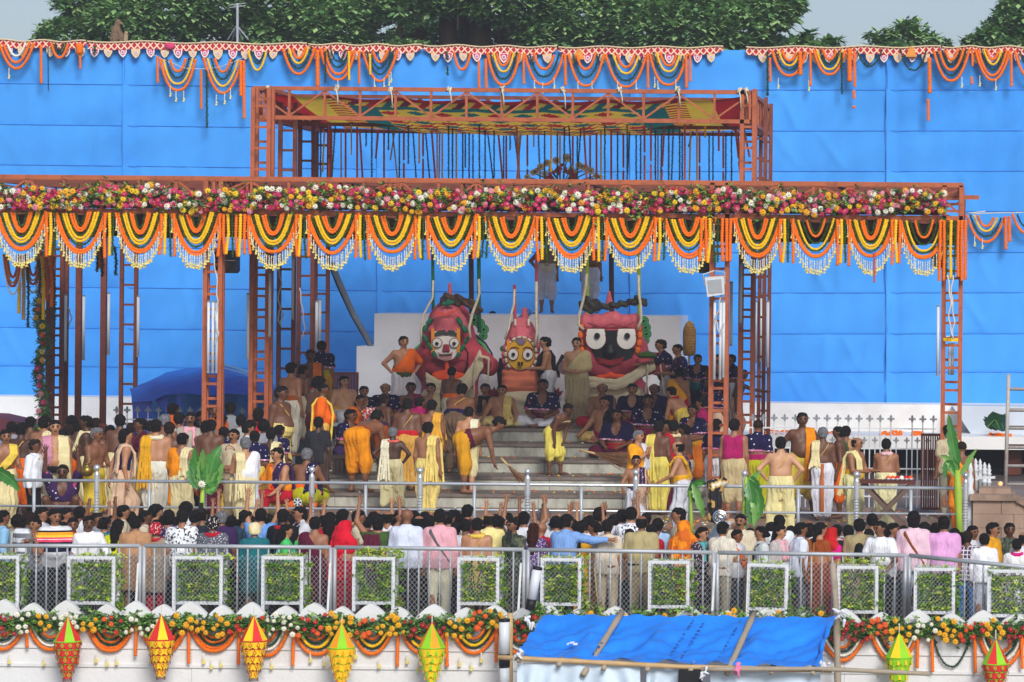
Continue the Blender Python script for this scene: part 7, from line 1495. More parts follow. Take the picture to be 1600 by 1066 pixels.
# things held in hands
def broom(a, b, label, n=70, spread=.22):
    t = thing('straw_broom', label, 'broom'); a, b = Vector(a), Vector(b); d = (b - a); mb = MB(); mb.tube([a, a + d * .35], .022, 7); mb.build('handle', M_bam2, t, smooth=True); mb = MB(); rb = random.Random(3)
    for _ in range(n):
        o = Vector((rb.uniform(-1, 1), rb.uniform(-1, 1), rb.uniform(-1, 1))) * spread * .5; mb.tube([a + d * .3 + o * .08, a + d * .65 + o * .5, b + o - d * rb.uniform(0, .12)], .005, 3)
    mb.build('straws', mat('broom_straw', '#7a5638', .9, .25, 20), t, kind='stuff')
broom(at(905, 703, 57.7), at(985, 722, 57.5), 'long straw broom swept by the slim yellow dhoti priest', 110, .35); broom(at(783, 716, 56.5), at(816, 752, 56.4), 'short straw broom of the bent maroon clad priest', 60, .16)
p = at(136, 736, 50.5); pot = thing('brass_pot', 'round dented brass water pot held by the old grey haired man', 'pot', p)
mb = MB(); mb.lathe((0, 0, 0), [(.02, -.09), (.08, -.07), (.105, 0), (.085, .06), (.045, .085), (.05, .11), (.065, .12)], 14); mb.build('bowl', mat('brass', '#8f7538', .35, .2, 10, metal=.7), pot, smooth=True)
mb = MB(); mb.tube([(-.06, 0, .11), (-.04, 0, .2), (.04, 0, .2), (.06, 0, .11)], .008, 6); mb.build('handle', mat('brass'), pot, smooth=True)
p = at(580, 645, 59.2); v, q = capsule_field([((-.12, 0, 0), (.12, 0, .03), .07, .08, .04), ((-.1, 0, -.1), (-.05, 0, .05), .05, .05, .03)], .014, wr=lambda X, Y_, Z: .012 * np.sin(X * 90) * np.sin(Z * 90)); link('flower_bundle', vq_mesh('flower_bundle', v, q, mixmat('red_white_petals', '#c9453a', '#efe6e2', 26, .55)), None, p, label='bundle of red and white flower strings in the lap of the orange clad elder', cat='flowers')
for px, py, Y, lb in ((314, 793, 47.3, 'phone held up in the green camouflage sleeve'), (796, 836, 46.1, 'black phone held near the camouflage uniform')):
    mb = MB(); mb.box((-.035, -.006, -.07), (.035, .006, .07)); ph_ = mb.build('mobile_phone', M_black, loc=at(px, py, Y), label=lb, cat='phone')
# ---------------------------------------------------------------- spiked fences at the rear of the terrace
def fleur(s=1):
    mb = MB(); o = [(0, .10), (.018, .075), (.022, .05), (.012, .03), (.03, .045), (.048, .05), (.058, .03), (.05, .012), (.04, .02), (.03, .018), (.014, 0), (.02, -.01), (.008, -.02), (.008, -.06)]
    pol = [(x * s, z * s) for x, z in o] + [(-x * s, z * s) for x, z in reversed(o)][:-1]; mb.prism(pol[::-1], -.008, .008); return mb
FLm = fleur(1.15).mesh('spike_head', M_spike); FLs = fleur(.95).mesh('spike_head', M_spike)
def spiked(px0, px1, Y, step, label, gaps=(), base=.0):
    t = thing('spiked_fence', label, 'fence'); zt = at((px0 + px1) / 2, 652 if px0 > 900 else 640, Y).z
    i = 0; px = px0
    while px < px1:
        x = ax(px, Y, 1.2)
        if not any(a < px < b for a, b in gaps):
            mb = MB(); mb.tube([(x, Y, base), (x, Y, zt - .08)], .012, 6); mb.build('picket', M_wpaint, t); link('spike_head', FLm, t, (x, Y, zt - .06))
        xs = ax(px + step / 2, Y, 1); mb = MB(); mb.tube([(xs, Y, base), (xs, Y, zt - .47)], .011, 6); mb.build('picket', M_wpaint, t); link('spike_head', FLs, t, (xs, Y, zt - .44)); px += step
    for dz in (.20, .56, .92, 1.42):
        x0, x1 = ax(px0 - 6, Y, 1), ax(px1, Y, 1); mb = MB(); mb.box((x0, Y - .012, zt - dz - .012), (x1, Y + .012, zt - dz + .012)); mb.build('rail', M_wpaint, t)
spiked(1176, 1462, 57.6, 16.6, 'white picket fence with fleur-de-lis spikes in front of the white ledge', gaps=((1400, 1415),))
spiked(182, 440, 61.2, 16.4, 'white fleur-de-lis fence in front of the blue tent')
# slatted brown door panels
def slats(px0, px1, y0, y1, Y, label, n=9):
    a, b = at(px0, y1, Y), at(px1, y0, Y); t = thing('slatted_panel', label, 'panel', a); W, H = b.x - a.x, b.z - a.z
    for i in range(n): w = W / n; mb = MB(); mb.box((i * w + .006, 0, .04), ((i + 1) * w - .006, .03, H - .03)); mb.build('slat', M_woodr, t)
    for z in (0, H - .03): mb = MB(); mb.box((0, -.012, z), (W, .04, z + .045)); mb.build('frame_rail', M_woodr, t)
    for x in (0, W - .03): mb = MB(); mb.box((x, -.01, .046), (x + .03, .038, H - .032)); mb.build('frame_stile', M_woodr, t)
slats(1438, 1470, 679, 797, 56.6, 'red brown slatted panel beside the end column'); slats(100, 166, 664, 800, 58.5, 'red brown slatted panel behind the elderly pot carrier', 14); slats(520, 560, 583, 640, 63.5, 'red brown slatted panel behind the seated heavy man', 9); slats(1096, 1112, 580, 640, 63.0, 'red brown slatted panel behind the navy shawled men', 4)
# white turned posts by the stone plinth
for px, y0, y1, Y, r, lb in [(1515, 716, 868, 50.6, .05, 'tall white turned newel post nearest the stone plinth'), (1524, 716, 770, 52.5, .04, 'white spear topped baluster next to the newel'), (1531, 717, 765, 53.2, .035, 'second white spear topped baluster'), (1538, 722, 772, 52.8, .04, 'third white spear topped baluster, ringed'), (1545, 724, 772, 53.4, .035, 'last white spear topped baluster before the scaffold')]:
    p, q = at(px, y0, Y), at(px, y1, Y); H = p.z - q.z; mb = MB(); mb.lathe((0, 0, 0), [(r, 0), (r, H * .35), (r * 1.5, H * .38), (r, H * .41), (r, H * .62), (r * 1.4, H * .65), (r * .8, H * .7), (r * 1.2, H * .78), (r * .6, H * .84), (r * .9, H * .88), (.003, H)], 10)
    mb.build('white_baluster', M_wpaint, loc=q, smooth=True, label=lb, cat='post')
mb = MB(); a, b = at(1503, 747, 52), at(1555, 746, 52); mb.bar(a, b, .04); a, b = at(1503, 772, 52), at(1520, 772, 52); mb.bar(a, b, .04); mb.build('white_cross_rail', M_wpaint, label='white cross rail tying the turned balusters together', cat='rail')
# stone plinth
pl = thing('stone_plinth', 'weathered sandstone plinth with sloping cap at the terrace corner', 'plinth')
a, b = at(1520, 782, 50.4), at(1588, 870, 50.4); zt = a.z; z0 = .0
for j in range(3):
    for i in range(4):
        x0 = a.x + i * .45 + (.2 if j % 2 else 0) * (i > 0); x1 = a.x + (i + 1) * .45 + (.2 if j % 2 and i < 3 else 0); zz0, zz1 = z0 + (zt - z0) * j / 3, z0 + (zt - z0) * (j + 1) / 3
        mb = MB(); mb.box((x0 + .004, 50.42 + random.uniform(0, .012), zz0 + .004), (x1 - .004, 51.4, zz1)); mb.build('stone_block', M_plinth, pl)
mb = MB(); mb.box((a.x - .05, 50.36, zt), (a.x + .68, 51.45, zt + .09)); mb.build('cap_stone', M_plinth, pl)
mb = MB(); mb.prism([(a.x + .682, zt - .02), (a.x + .682, zt + .09), (a.x + 2.2, zt - .62), (a.x + 2.2, zt - .74)][::-1], 50.36, 50.6); mb.build('sloping_cap', M_plinth, pl)
mb = MB(); mb.box((a.x + .1, 50.7, zt + .09), (a.x + .6, 51.3, zt + .17)); mb.build('upper_slab', M_plinth, pl)
# scaffold
sf = thing('scaffold_tower', 'rusty white pipe scaffold standing at the far photo edge', 'scaffold')
p0, p1 = at(1571, 768, 54), at(1576, 585, 54)
mb = MB(); mb.tube([p0, p1], .033, 10); mb.build('standard', M_rust, sf, smooth=True)
for py, dy, m_ in [(608, 0, M_rust), (640, .3, M_woodr), (641, 0, M_rust), (667, .3, M_woodr), (669, 0, M_rust), (696, .3, M_woodr), (699, 0, M_rust), (725, .3, M_woodr), (728, 0, M_rust), (757, 0, M_rust)]:
    a = at(1573, py, 54 + dy); mb = MB(); mb.tube([a, a + Vector((1.6, 0, 0))], .028 if m_ is M_rust else .02, 8); mb.build('ledger', m_, sf, smooth=True)
mb = MB(); mb.tube([at(1610, 780, 54), at(1610, 585, 54)], .033, 8); mb.build('standard', M_rust, sf, smooth=True)
link('motorcycle_lamp', (lambda m: (m.ball((0, 0, 0), .045), m.mesh('motorcycle_lamp', mat('warm_lamp', '#ffb070', emit=.5), True))[1])(MB()), None, at(1563, 756, 62), label='small warm glowing lamp in the dark hall beyond the scaffold', cat='lamp')
# blue tent
tn = thing('tarpaulin_tent', 'dark blue tarpaulin tent with backlit blue back wall behind the priests', 'tent')
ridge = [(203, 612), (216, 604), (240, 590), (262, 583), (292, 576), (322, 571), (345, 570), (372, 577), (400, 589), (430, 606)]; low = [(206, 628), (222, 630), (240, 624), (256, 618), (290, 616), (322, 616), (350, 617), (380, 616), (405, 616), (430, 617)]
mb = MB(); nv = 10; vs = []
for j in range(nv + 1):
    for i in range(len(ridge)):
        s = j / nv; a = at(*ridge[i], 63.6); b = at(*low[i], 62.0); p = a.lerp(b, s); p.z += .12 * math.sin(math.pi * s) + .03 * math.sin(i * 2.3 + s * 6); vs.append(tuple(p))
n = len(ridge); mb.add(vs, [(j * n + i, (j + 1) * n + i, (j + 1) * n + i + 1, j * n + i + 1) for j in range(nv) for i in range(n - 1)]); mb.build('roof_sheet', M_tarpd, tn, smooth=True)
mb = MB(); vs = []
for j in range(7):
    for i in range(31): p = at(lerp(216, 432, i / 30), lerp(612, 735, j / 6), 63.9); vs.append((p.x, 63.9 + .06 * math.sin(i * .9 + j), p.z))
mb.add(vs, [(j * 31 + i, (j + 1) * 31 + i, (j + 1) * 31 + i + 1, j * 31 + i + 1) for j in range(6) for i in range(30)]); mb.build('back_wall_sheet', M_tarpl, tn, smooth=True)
for pts in ([(206, 628), (238, 626), (238, 720), (214, 720)], [(240, 622), (262, 620), (262, 650)], [(274, 618), (284, 618), (281, 650)]):
    mb = MB(); P = [at(x, y, 62.3) for x, y in pts]; mb.add(P + [q + Vector((.02, .1, 0)) for q in P], [tuple(range(len(P)))[::-1]]); mb.build('side_flap', M_tarpd, tn)
for px in (214, 348, 428): mb = MB(); a = at(px, 610, 63); mb.tube([a, Vector((a.x, a.y, 0))], .03, 7); mb.build('tent_pole', M_galv, tn)
for q in (0, 5): 
    mb = MB(); mb.tube([at(345, 569 + q, 62.8), at(380, 578 + q, 62.8), at(405, 592 + q, 62.7), at(432, 608 + q, 62.6)], .012, 5); mb.build('rope', mat('pale_rope', '#b7d6e6'), tn)
# leaning pipe and poles behind the idols
mb = MB(); mb.tube([at(518, 410, 66), at(530, 440, 66), at(552, 490, 66), at(580, 540, 66)], .055, 8); mb.build('leaning_pipe', mat('grey_pipe', '#8b9299', .5), smooth=True, label='grey pipe leaning diagonally onto the stepped block', cat='pipe')
mb = MB(); mb.tube([at(514, 412, 66.1), at(527, 445, 66.1), at(549, 492, 66.1), at(577, 541, 66.1)], .03, 8); mb.build('leaning_cable', M_black, smooth=True, label='black cable lying along the leaning grey pipe', cat='cable')
M_pg = mat('pole_green', '#15794e', .5); M_py = mat('pole_lime', '#b9cf2a', .5); M_pr = mat('pole_pink', '#d0525c', .7, .1); M_pb = mat('pole_brown', '#4d3630', .6)
for px, y0, y1, w_, m_, Y, lb in [(676, 386, 470, 5, M_pg, 64.5, 'green painted pole above the white faced idol, first'), (748, 390, 480, 6, M_pg, 64.5, 'green painted pole above the white faced idol, second'), (736, 385, 472, 8, M_pb, 66.2, 'dark brown pole between the green poles'), (804, 445, 500, 5, M_pr, 64.6, 'pink cloth wrapped pole before the yellow faced idol'), (838, 400, 500, 5, M_pr, 64.6, 'pink cloth wrapped pole behind the yellow faced idol'), (917, 380, 490, 6, M_py, 64.6, 'lime painted pole above the black faced idol, first'), (998, 390, 490, 6, M_py, 64.6, 'lime painted pole above the black faced idol, second'), (955, 385, 462, 8, M_pb, 66.2, 'dark brown pole behind the black faced idol')]:
    a, b = at(px, y0, Y), at(px + 1, y1 + 40, Y); mb = MB(); mb.tube([a, b], w_ / 2 / F * Y, 10); mb.build('painted_pole', m_, smooth=True, label=lb, cat='pole')
# ornament of white discs seen over the truss
orn = thing('disc_ornament', 'fan shaped ornament of pale discs and red flowers above the truss roof', 'ornament')
for px, py, r in [(824, 277, 5), (833, 270, 5), (839, 267, 5), (845, 261, 6), (855, 255, 6), (869, 251, 6), (886, 247, 7), (905, 259, 6), (914, 262, 6), (923, 267, 6), (931, 275, 5), (851, 272, 5), (893, 264, 5), (938, 277, 4), (860, 266, 4), (900, 270, 4)]:
    p = at(px, py, 63); q = r / F * 63; mb = MB(); mb.tube([(0, 0, 0), (0, -.02, 0)], q, 14); mb.tube([(0, -.021, 0), (0, -.03, 0)], q * .45, 10, 1); mb.build('pale_disc', [mat('disc_cream', '#d9d6c6', .5), mat('disc_eye', '#9c8f78', .5)], orn, loc=p)
    mb = MB(); mb.tube([(0, 0, 0), at(878, 290, 63) - p], .012, 4); mb.build('disc_stem', mat('stem_green', '#5b6a3a'), orn, loc=p)
for i in range(34): t = random.uniform(-1, 1); p = at(878 + t * 26, 270 + abs(t) * 10 + random.uniform(-6, 6) - (1 - abs(t)) * 8, 62.8); link('red_flower', FL[random.choice('rm')], orn, p, (0, random.uniform(0, 6), 0), .8)
# wicker piece
mb = MB(); p = at(1077, 556, 62.8)
mb.lathe((0, 0, 0), [(.10, 0), (.125, .1), (.13, .35), (.12, .52), (.085, .62), (.03, .68), (.001, .69)], 16); wk = thing('wicker_fan', 'tall rounded wicker basket held up beside the navy shawled priests', 'basket', p); mb.build('shell', mat('wicker', '#b98e4c', .8, .3, 25, .8, 60), wk, smooth=True)
mb = MB()
for i in range(20): z = .03 + i * .031; r = .128 if z < .5 else .128 - (z - .5) * .4; mb.lathe((0, 0, z), [(r, -.008), (r + .008, 0), (r, .008)], 14)
mb.build('woven_rings', mat('wicker_dark', '#946a2e', .8, .3, 25), wk, kind='stuff')
mb = MB(); mb.tube([(0, 0, 0), (0.01, 0, -1.0)], .02, 6); mb.build('handle', M_bam2, wk)
# aerial, monkey, banner things on top
ar = thing('wire_aerial', 'grey metal umbrella shaped aerial standing on the roof edge behind the cloth', 'aerial')
top = at(370, 40, 72); mb = MB(); mb.tube([at(371, 76, 72), at(371, 5, 72)], .03, 6); mb.build('mast', M_galv, ar)
for dx in (-14, -7, 8, 18): mb = MB(); mb.tube([top, at(370 + dx, 62, 72 + (dx % 3) * .2)], .015, 5); mb.build('strut', M_galv, ar)
for dy in (8, 12): mb = MB(); mb.tube([at(358, dy, 72), at(384, dy - 3, 72)], .012, 5); mb.build('cross_arm', M_galv, ar)
sk_ = [((0, 0, .10), (.02, 0, .30), .12, .10, .05), ((.02, 0, .3), (.05, -.02, .42), .09, .065, .04), ((.07, -.03, .48), (.09, -.05, .46), .065, .05, .03), ((.12, -.05, .45), (.14, -.06, .44), .03, .022, .02), ((.05, -.05, .38), (.14, -.1, .2), .035, .028, .03), ((.14, -.1, .2), (.2, -.1, .08), .028, .022, .02), ((.04, .06, .38), (.15, .04, .2), .035, .028, .03), ((.15, .04, .2), (.22, .02, .1), .028, .02, .02), ((.02, -.08, .08), (.16, -.12, .16), .06, .045, .03), ((.16, -.12, .16), (.15, -.12, .02), .04, .028, .03), ((.15, -.12, .02), (.24, -.13, .0), .024, .02, .02), ((.02, .08, .08), (.15, .1, .15), .06, .045, .03), ((.15, .1, .15), (.14, .1, .02), .04, .028, .03), ((-.08, 0, .05), (-.13, -.04, -.1), .022, .016, .02), ((-.13, -.04, -.1), (-.09, -.05, -.28), .016, .01, .01), ((.07, .03, .52), (.07, .035, .53), .018, .014, .01), ((.05, -.06, .5), (.05, -.07, .51), .016, .012, .01)]
v, q = capsule_field(sk_, .014); mk = thing('macaque', 'brown monkey sitting on the cloth top looking down beside a baby', 'monkey', at(180, 69, 70.0)); link('body', vq_mesh('monkey_body', v, q, mat('monkey_fur', '#7b654f', .95, .25, 20, .8, 60)), mk)
mb = MB(); mb.ball((.135, -.05, .455), .028, .03, .03); mb.build('face', mat('monkey_face', '#b07a66', .7), mk, smooth=True)
v, q = capsule_field([((0, 0, .05), (.01, 0, .15), .055, .045, .03), ((.02, -.01, .2), (.03, -.02, .2), .045, .035, .02), ((.0, -.03, .05), (-.06, -.03, .02), .022, .015, .02)], .012); bm = thing('macaque', 'pale baby monkey clinging beside the adult monkey', 'monkey', at(196, 66, 69.95)); link('body', vq_mesh('baby_monkey_body', v, q, mat('monkey_baby_fur', '#a58d6e', .95, .25, 20)), bm)
# benches and blocks on the steps
M_wdark = mat('dark_wet_wood', '#3b2f29', .55, .2, 6, .4, 20, stretch=(.3, 1, 1))
def bench(px0, px1, ytop, Y, zf, label, nleg=5, m_=None):
    a, b = at(px0, ytop, Y), at(px1, ytop, Y); t = thing('bench', label, 'bench', (a.x, Y, zf)); W = b.x - a.x; H = a.z - zf
    mb = MB(); mb.box((0, -.02, H - .06), (W, .4, H)); mb.build('seat', m_ or M_wdark, t)
    for i in range(nleg):
        x = .05 + (W - .16) * i / (nleg - 1)
        for y in (.0, .32): mb = MB(); mb.box((x, y, 0), (x + .06, y + .06, H - .061)); mb.build('leg', m_ or M_wdark, t)
bench(515, 541, 712, 58.0, .48, 'low dark wooden bench behind the yellow dhoti priest', 3); bench(540, 578, 714, 58.2, .48, 'low dark wooden bench with many legs under the seated elder', 5)
bench(1012, 1027, 731, 56.2, 0, 'small stacked stone block beside the boy priest', 2, M_plinth); bench(1024, 1042, 748, 55.6, 0, 'tall rough wooden stand behind the balding priest', 2)
mb = MB(); a, b = at(524, 690, 59.4), at(572, 712, 59.4); mb.box((a.x, 59.4, .72), (b.x, 60.05, a.z)); mb.build('white_seat_block', M_white, label='white painted seat block under the heavy seated man', cat='block')
# table with crossed legs
ta, tb = at(1341, 752, 51.6), at(1430, 752, 51.6); zt = ta.z; tt = thing('trestle_table', 'brown folding table with crossed legs where two priests arrange offerings', 'table', (ta.x, 51.6, 0)); W = tb.x - ta.x
mb = MB(); mb.box((0, 0, zt - .035), (W, .55, zt)); mb.build('top', M_woodr, tt)
for y in (.03, .5):
    for s_ in (0, 1): mb = MB(); mb.bar((.05 if s_ else W - .05, y + s_ * .045, zt - .04), (W - .08 if s_ else .08, y + s_ * .045, .02), .04, .07); mb.build('leg', mat('table_leg', '#6b574b', .6, .15, 4), tt)
for i, (px, c) in enumerate(((1388, 'o'), (1395, 'o'), (1402, 'R'), (1409, 'w'), (1416, 'R'), (1423, 'o'))):
    p = at(px, 750, 51.8); mb = MB(); mb.lathe((0, 0, 0), [(.02, 0), (.05, .03), (.055, .045), (.045, .04)], 10); mb.ball((0, 0, .05), .04, n=8, m=5, mi=1); mb.build('offering_bowl', [M_steel, cf[c]], loc=Vector((p.x, 51.72, zt)), smooth=True, label='small metal bowl heaped with ' + {'o': 'orange', 'R': 'red', 'w': 'white'}[c] + ' blossoms on the trestle table', cat='bowl', group=f'{c} blossom bowls on the trestle table')
# banana leaves
M_ban = mat('banana_leaf', '#3b7a2e', .4, .2, 4, .3, 20, spec=.5); M_banl = mat('banana_leaf_pale', '#6c9c48', .4, .2, 4, .3, 20, spec=.5); M_stem = mat('banana_stem', '#9dbb3c', .5, .15, 4)
def bleaf(par, pts, w_, m_, name='leaf', fold=.25):
    P = [Vector(p) for p in pts]; n = 16; Q = []
    for i in range(n + 1):
        t = i / n * (len(P) - 1); k_ = min(int(t), len(P) - 2); Q.append(P[k_].lerp(P[k_ + 1], t - k_))
    for _ in range(2): Q = [Q[0]] + [(Q[i - 1] + Q[i] * 2 + Q[i + 1]) / 4 for i in range(1, n)] + [Q[-1]]
    mb = MB(); vs = []
    for i, q in enumerate(Q):
        t = i / n; d = (Q[min(i + 1, n)] - Q[max(i - 1, 0)]).normalized(); s_ = d.cross(Vector((0, 1, .2))).normalized(); wd = w_ * .84 * (math.sin(math.pi * min(1, t * 1.02) ** .75) ** .7 + .02); nn_ = s_.cross(d)
        rag_ = 1 + .2 * math.sin(i * 2.7) + .12 * math.sin(i * 5.1)
        vs += [q - s_ * wd * rag_ - nn_ * wd * fold, q - s_ * wd * .5 - nn_ * wd * fold * .2, q, q + s_ * wd * .5 - nn_ * wd * fold * .2, q + s_ * wd * rag_ - nn_ * wd * fold]
    mb.add(vs, [(i * 5 + j, i * 5 + j + 1, (i + 1) * 5 + j + 1, (i + 1) * 5 + j) for i in range(n) for j in range(4)]); mb.build(name, m_, par, smooth=True)
    mb = MB(); mb.tube(Q, [w_ * .07 * (1 - i / n * .8) for i in range(n + 1)], 5); mb.build('midrib', M_banl, par, smooth=True)
YBn = 49.15
def A_(*p): return [at(x, y, YBn + (z[0] if z else 0)) for x, y, *z in p]
b1 = thing('banana_plant', 'banana plant with broad upright leaves tied to the railing by the orange column', 'banana plant')
for pts, w_, m_ in [([(316, 762), (306, 730), (304, 698, -.05)], .10, M_ban), ([(318, 765), (317, 730), (317, 702, -.1)], .11, M_banl), ([(322, 765), (330, 735), (335, 712), (346, 696, .05)], .14, M_ban), ([(322, 768), (338, 750), (350, 722)], .09, M_banl), ([(320, 768), (332, 762), (337, 740)], .10, M_ban), ([(312, 765), (300, 745), (297, 715, .05)], .09, M_ban)]: bleaf(b1, A_(*pts), w_, m_)
mb = MB(); mb.tube(A_((314, 858), (315, 800), (317, 757)), [.045, .04, .03], 8); mb.build('stem', M_stem, b1, smooth=True)
link('blossom', FL['w'], b1, at(315, 757, YBn - .12), scale=1.2)
b2 = thing('banana_plant', 'folded banana leaf hanging over the railing beside the black and gold cloth', 'banana plant')
for pts, w_, m_ in [([(1080, 770), (1084, 756, -.1), (1098, 754, -.1), (1103, 758)], .07, M_ban), ([(1082, 756, -.1), (1090, 775, -.14), (1096, 795, -.14), (1101, 812, -.1)], .075, M_banl), ([(1080, 758), (1079, 775), (1086, 785)], .06, M_ban)]: bleaf(b2, A_(*pts), w_, m_)
mb = MB(); mb.tube(A_((1080, 850), (1080, 810), (1079, 758)), [.035, .03, .025], 8); mb.build('stem', M_stem, b2, smooth=True)
b3 = thing('banana_plant', 'banana plant with drooping torn leaves beside the bare backed priest', 'banana plant')
for pts, w_, m_ in [([(1166, 752), (1178, 746), (1189, 735)], .06, M_banl), ([(1168, 750), (1174, 775, -.1), (1174, 800, -.1), (1171, 822, -.1)], .10, M_ban), ([(1168, 750), (1184, 770, -.08), (1188, 795, -.08), (1183, 815, -.1)], .10, M_ban), ([(1169, 745), (1180, 755), (1187, 775)], .08, M_ban), ([(1170, 760), (1180, 790, -.12), (1178, 825, -.12)], .08, M_banl)]: bleaf(b3, A_(*pts), w_, m_)
mb = MB(); mb.tube(A_((1162, 850), (1162, 800), (1166, 745)), [.035, .03, .025], 8); mb.build('stem', M_stem, b3, smooth=True)
b4 = thing('banana_plant', 'tall young banana plant in front of the orange clad man at the terrace end', 'banana plant')
for pts, w_, m_ in [([(1497, 738), (1491, 705), (1486, 675), (1482, 647)], .10, M_ban), ([(1496, 745), (1488, 730), (1480, 715), (1469, 712)], .07, M_banl), ([(1498, 745), (1510, 728), (1518, 712), (1527, 701)], .05, M_banl), ([(1494, 748), (1482, 720), (1477, 735), (1476, 748)], .07, M_ban), ([(1497, 732), (1490, 722), (1487, 712)], .05, M_ban)]: bleaf(b4, A_(*pts), w_, m_)
mb = MB(); mb.tube(A_((1500, 860), (1498, 800), (1497, 770), (1496, 735)), [.06, .055, .07, .04], 9); mb.build('stem', M_stem, b4, smooth=True)
b5 = thing('banana_leaf', 'dark green banana leaf lying over the railing at the photo edge', 'banana leaf'); bleaf(b5, A_((-12, 735, .3), (5, 740, .2), (20, 752, .1), (30, 768, .1)), .12, M_ban)
b6 = thing('banana_leaf', 'dark folded banana leaf lying on the white ledge by the scaffold', 'banana leaf'); bleaf(b6, [at(1542, 668, 67.3), at(1555, 655, 67.2), at(1563, 672, 67)], .22, mat('banana_dark', '#1d4a2c', .5)); bleaf(b6, [at(1560, 650, 67.6), at(1566, 664, 67.3), at(1570, 674, 67)], .2, mat('banana_dark'))
# black and gold cloth bundle, silver shrine, spoked wheel
v, q = capsule_field([((0, 0, 0), (.02, 0, -.5), .09, .07, .03), ((.1, 0, .03), (.1, 0, -.4), .07, .05, .03), ((-.05, 0, .05), (.2, 0, .08), .05, .06, .03)], .016, wr=lambda X, Y_, Z: .012 * np.sin(X * 60 + Z * 9))
mb = MB()
for _ in range(1500):
    px = random.uniform(540, 1110) if random.random() < .5 else random.uniform(1010, 1500); Y = random.uniform(50.2, 61.8); x = ax(px, Y, .5); z = floorz(Y) if SX0 + .6 < x < SX1 - .7 else 0
    if z == 0 and Y > 57: continue
    if z and min(abs(Y - q_) for q_ in SY) < .06: continue
    s_ = random.uniform(.012, .035); mb.lathe((x, Y, z + .006), [(s_, 0), (.001, s_ * .6)], 4, random.choice((0, 0, 1, 2, 3)))
mb.build('petal_litter', [M_marigold, M_yellow, M_gleaf, M_bud], kind='stuff')
link('cloth_bundle', vq_mesh('cloth_bundle', v, q, mixmat('black_gold_cloth', '#17161c', '#c39a4d', 7, .52, c3='#e9dfc4')), None, at(1113, 760, 49.35), label='black white and gold cloth bundle hanging over the railing by the shrine', cat='cloth')
sh = thing('silver_shrine', 'ornate silver shrine box with wheel emblem on top behind the glasses woman', 'shrine', at(1124, 885, 48.4))
mb = MB(); mb.box((-.22, -.1, 0), (.2, .2, .42)); mb.build('box', mixmat('embossed_box', '#cfd2d4', '#5b2a26', 22, .55, .35, c3='#c9a24a'), sh)
mb = MB(); mb.lathe((0, .05, .42), [(.27, 0), (.27, .04), (.2, .09), (.16, .1), (.1, .19), (.04, .21), (.05, .24), (.0, .27)], 20); mb.build('dome', mat('silver', '#c9cccf', .25, .1, 12, metal=.9), sh, smooth=True)
mb = MB()
for r in (.10, .07):
    mb.tube([(r * math.cos(a * math.pi / 10), 0, .74 + r * math.sin(a * math.pi / 10)) for a in range(21)], .012, 5)
for a in range(8): mb.tube([(0, 0, .74), (.1 * math.cos(a * math.pi / 4), 0, .74 + .1 * math.sin(a * math.pi / 4))], .008, 4)
mb.build('wheel_emblem', mat('silver'), sh)
for x in (-.2, 0, .18): mb = MB(); mb.ball((x, -.11, .46), .035); mb.build('finial', mat('silver'), sh, smooth=True)
wh = thing('spoked_disc', 'white disc with black spokes held up behind the priest in yellow green', 'disc', at(465, 785, 49.2)); mb = MB(); mb.tube([(0, 0, 0), (0, .02, 0)], .065, 18); mb.build('disc', M_wpaint, wh)
for a in range(6):
    c_, s_ = math.cos(a * math.pi / 3), math.sin(a * math.pi / 3); mb = MB(); mb.prism([(c_ * .02 - s_ * .004, s_ * .02 + c_ * .004), (c_ * .02 + s_ * .004, s_ * .02 - c_ * .004), (c_ * .058 + s_ * .016, s_ * .058 - c_ * .016), (c_ * .058 - s_ * .016, s_ * .058 + c_ * .016)], -.008, -.001); mb.build('spoke', M_black, wh)
mb = MB(); mb.tube([at(433, 767, 49.0), at(432.5, 797, 49.0)], .012, 6); mb.build('white_stick', M_wpaint, label='thin white stick held upright in front of the seated red clad priest', cat='stick')
mb = MB(); a = at(924, 893, 46.2) ; mb.tube([at(929, 885, 45.9), at(932, 925, 45.9), at(937, 960, 45.9)], .014, 6); mb.build('cane', M_bam2, smooth=True, label='long bamboo cane held by the officer in pale blue shirt', cat='cane')
# ---------------------------------------------------------------- the three painted idols
I_red = mat('idol_red_cloth', '#c04452', .75, .18, 4, .5, 14, stain='#7e2432', stain_amt=.5, stain_scale=5); I_red2 = mat('idol_dark_red', '#96303e', .75, .15, 4, .5, 14); I_rose = mat('idol_rose_cloth', '#cf6570', .75, .15, 4, .6, 12, stain='#a33f4e', stain_amt=.5, stain_scale=7)
I_white = mat('idol_white', '#e6e0d8', .5, .05, 8); I_black = mat('idol_black', '#131419', .5, .1, 8, spec=.3); I_yel = mat('idol_yellow', '#d9a412', .5, .08, 8); I_or = mat('idol_orange', '#ea9014', .6, .08, 8)
I_green = mat('idol_green_cloth', '#157050', .7, .15, 10, .4, 25); I_cream = mat('idol_cream_cloth', '#dccdaa', .9, .08, 4, .5, 10); I_peach = mat('idol_peach_cloth', '#df7a58', .85, .1, 4, .5, 16); I_line = mat('idol_outline', '#7a1420', .6)
I_orbr = mat('idol_bright_orange', '#e8501e', .8, .1, 5, .5, 14)
def P_(px, py, Y): return np.array(at(px, py, Y))
def sk(Y, rows_):
    s = F / Y; out = []
    for x0, y0, x1, y1, r0, r1, k, *d in rows_:
        a, b = P_(x0, y0, Y), P_(x1, y1, Y); dy = d[0] if d else 0; a[1] += dy; b[1] += dy; out.append((a, b, r0 / s, r1 / s, k))
    return out
def solid(par, name, Y, rows_, m, h=.025, wr=None, cut=None):
    v, q = capsule_field(sk(Y, rows_), h, cut, wr); return link(name, vq_mesh(name, v, q, m), par)
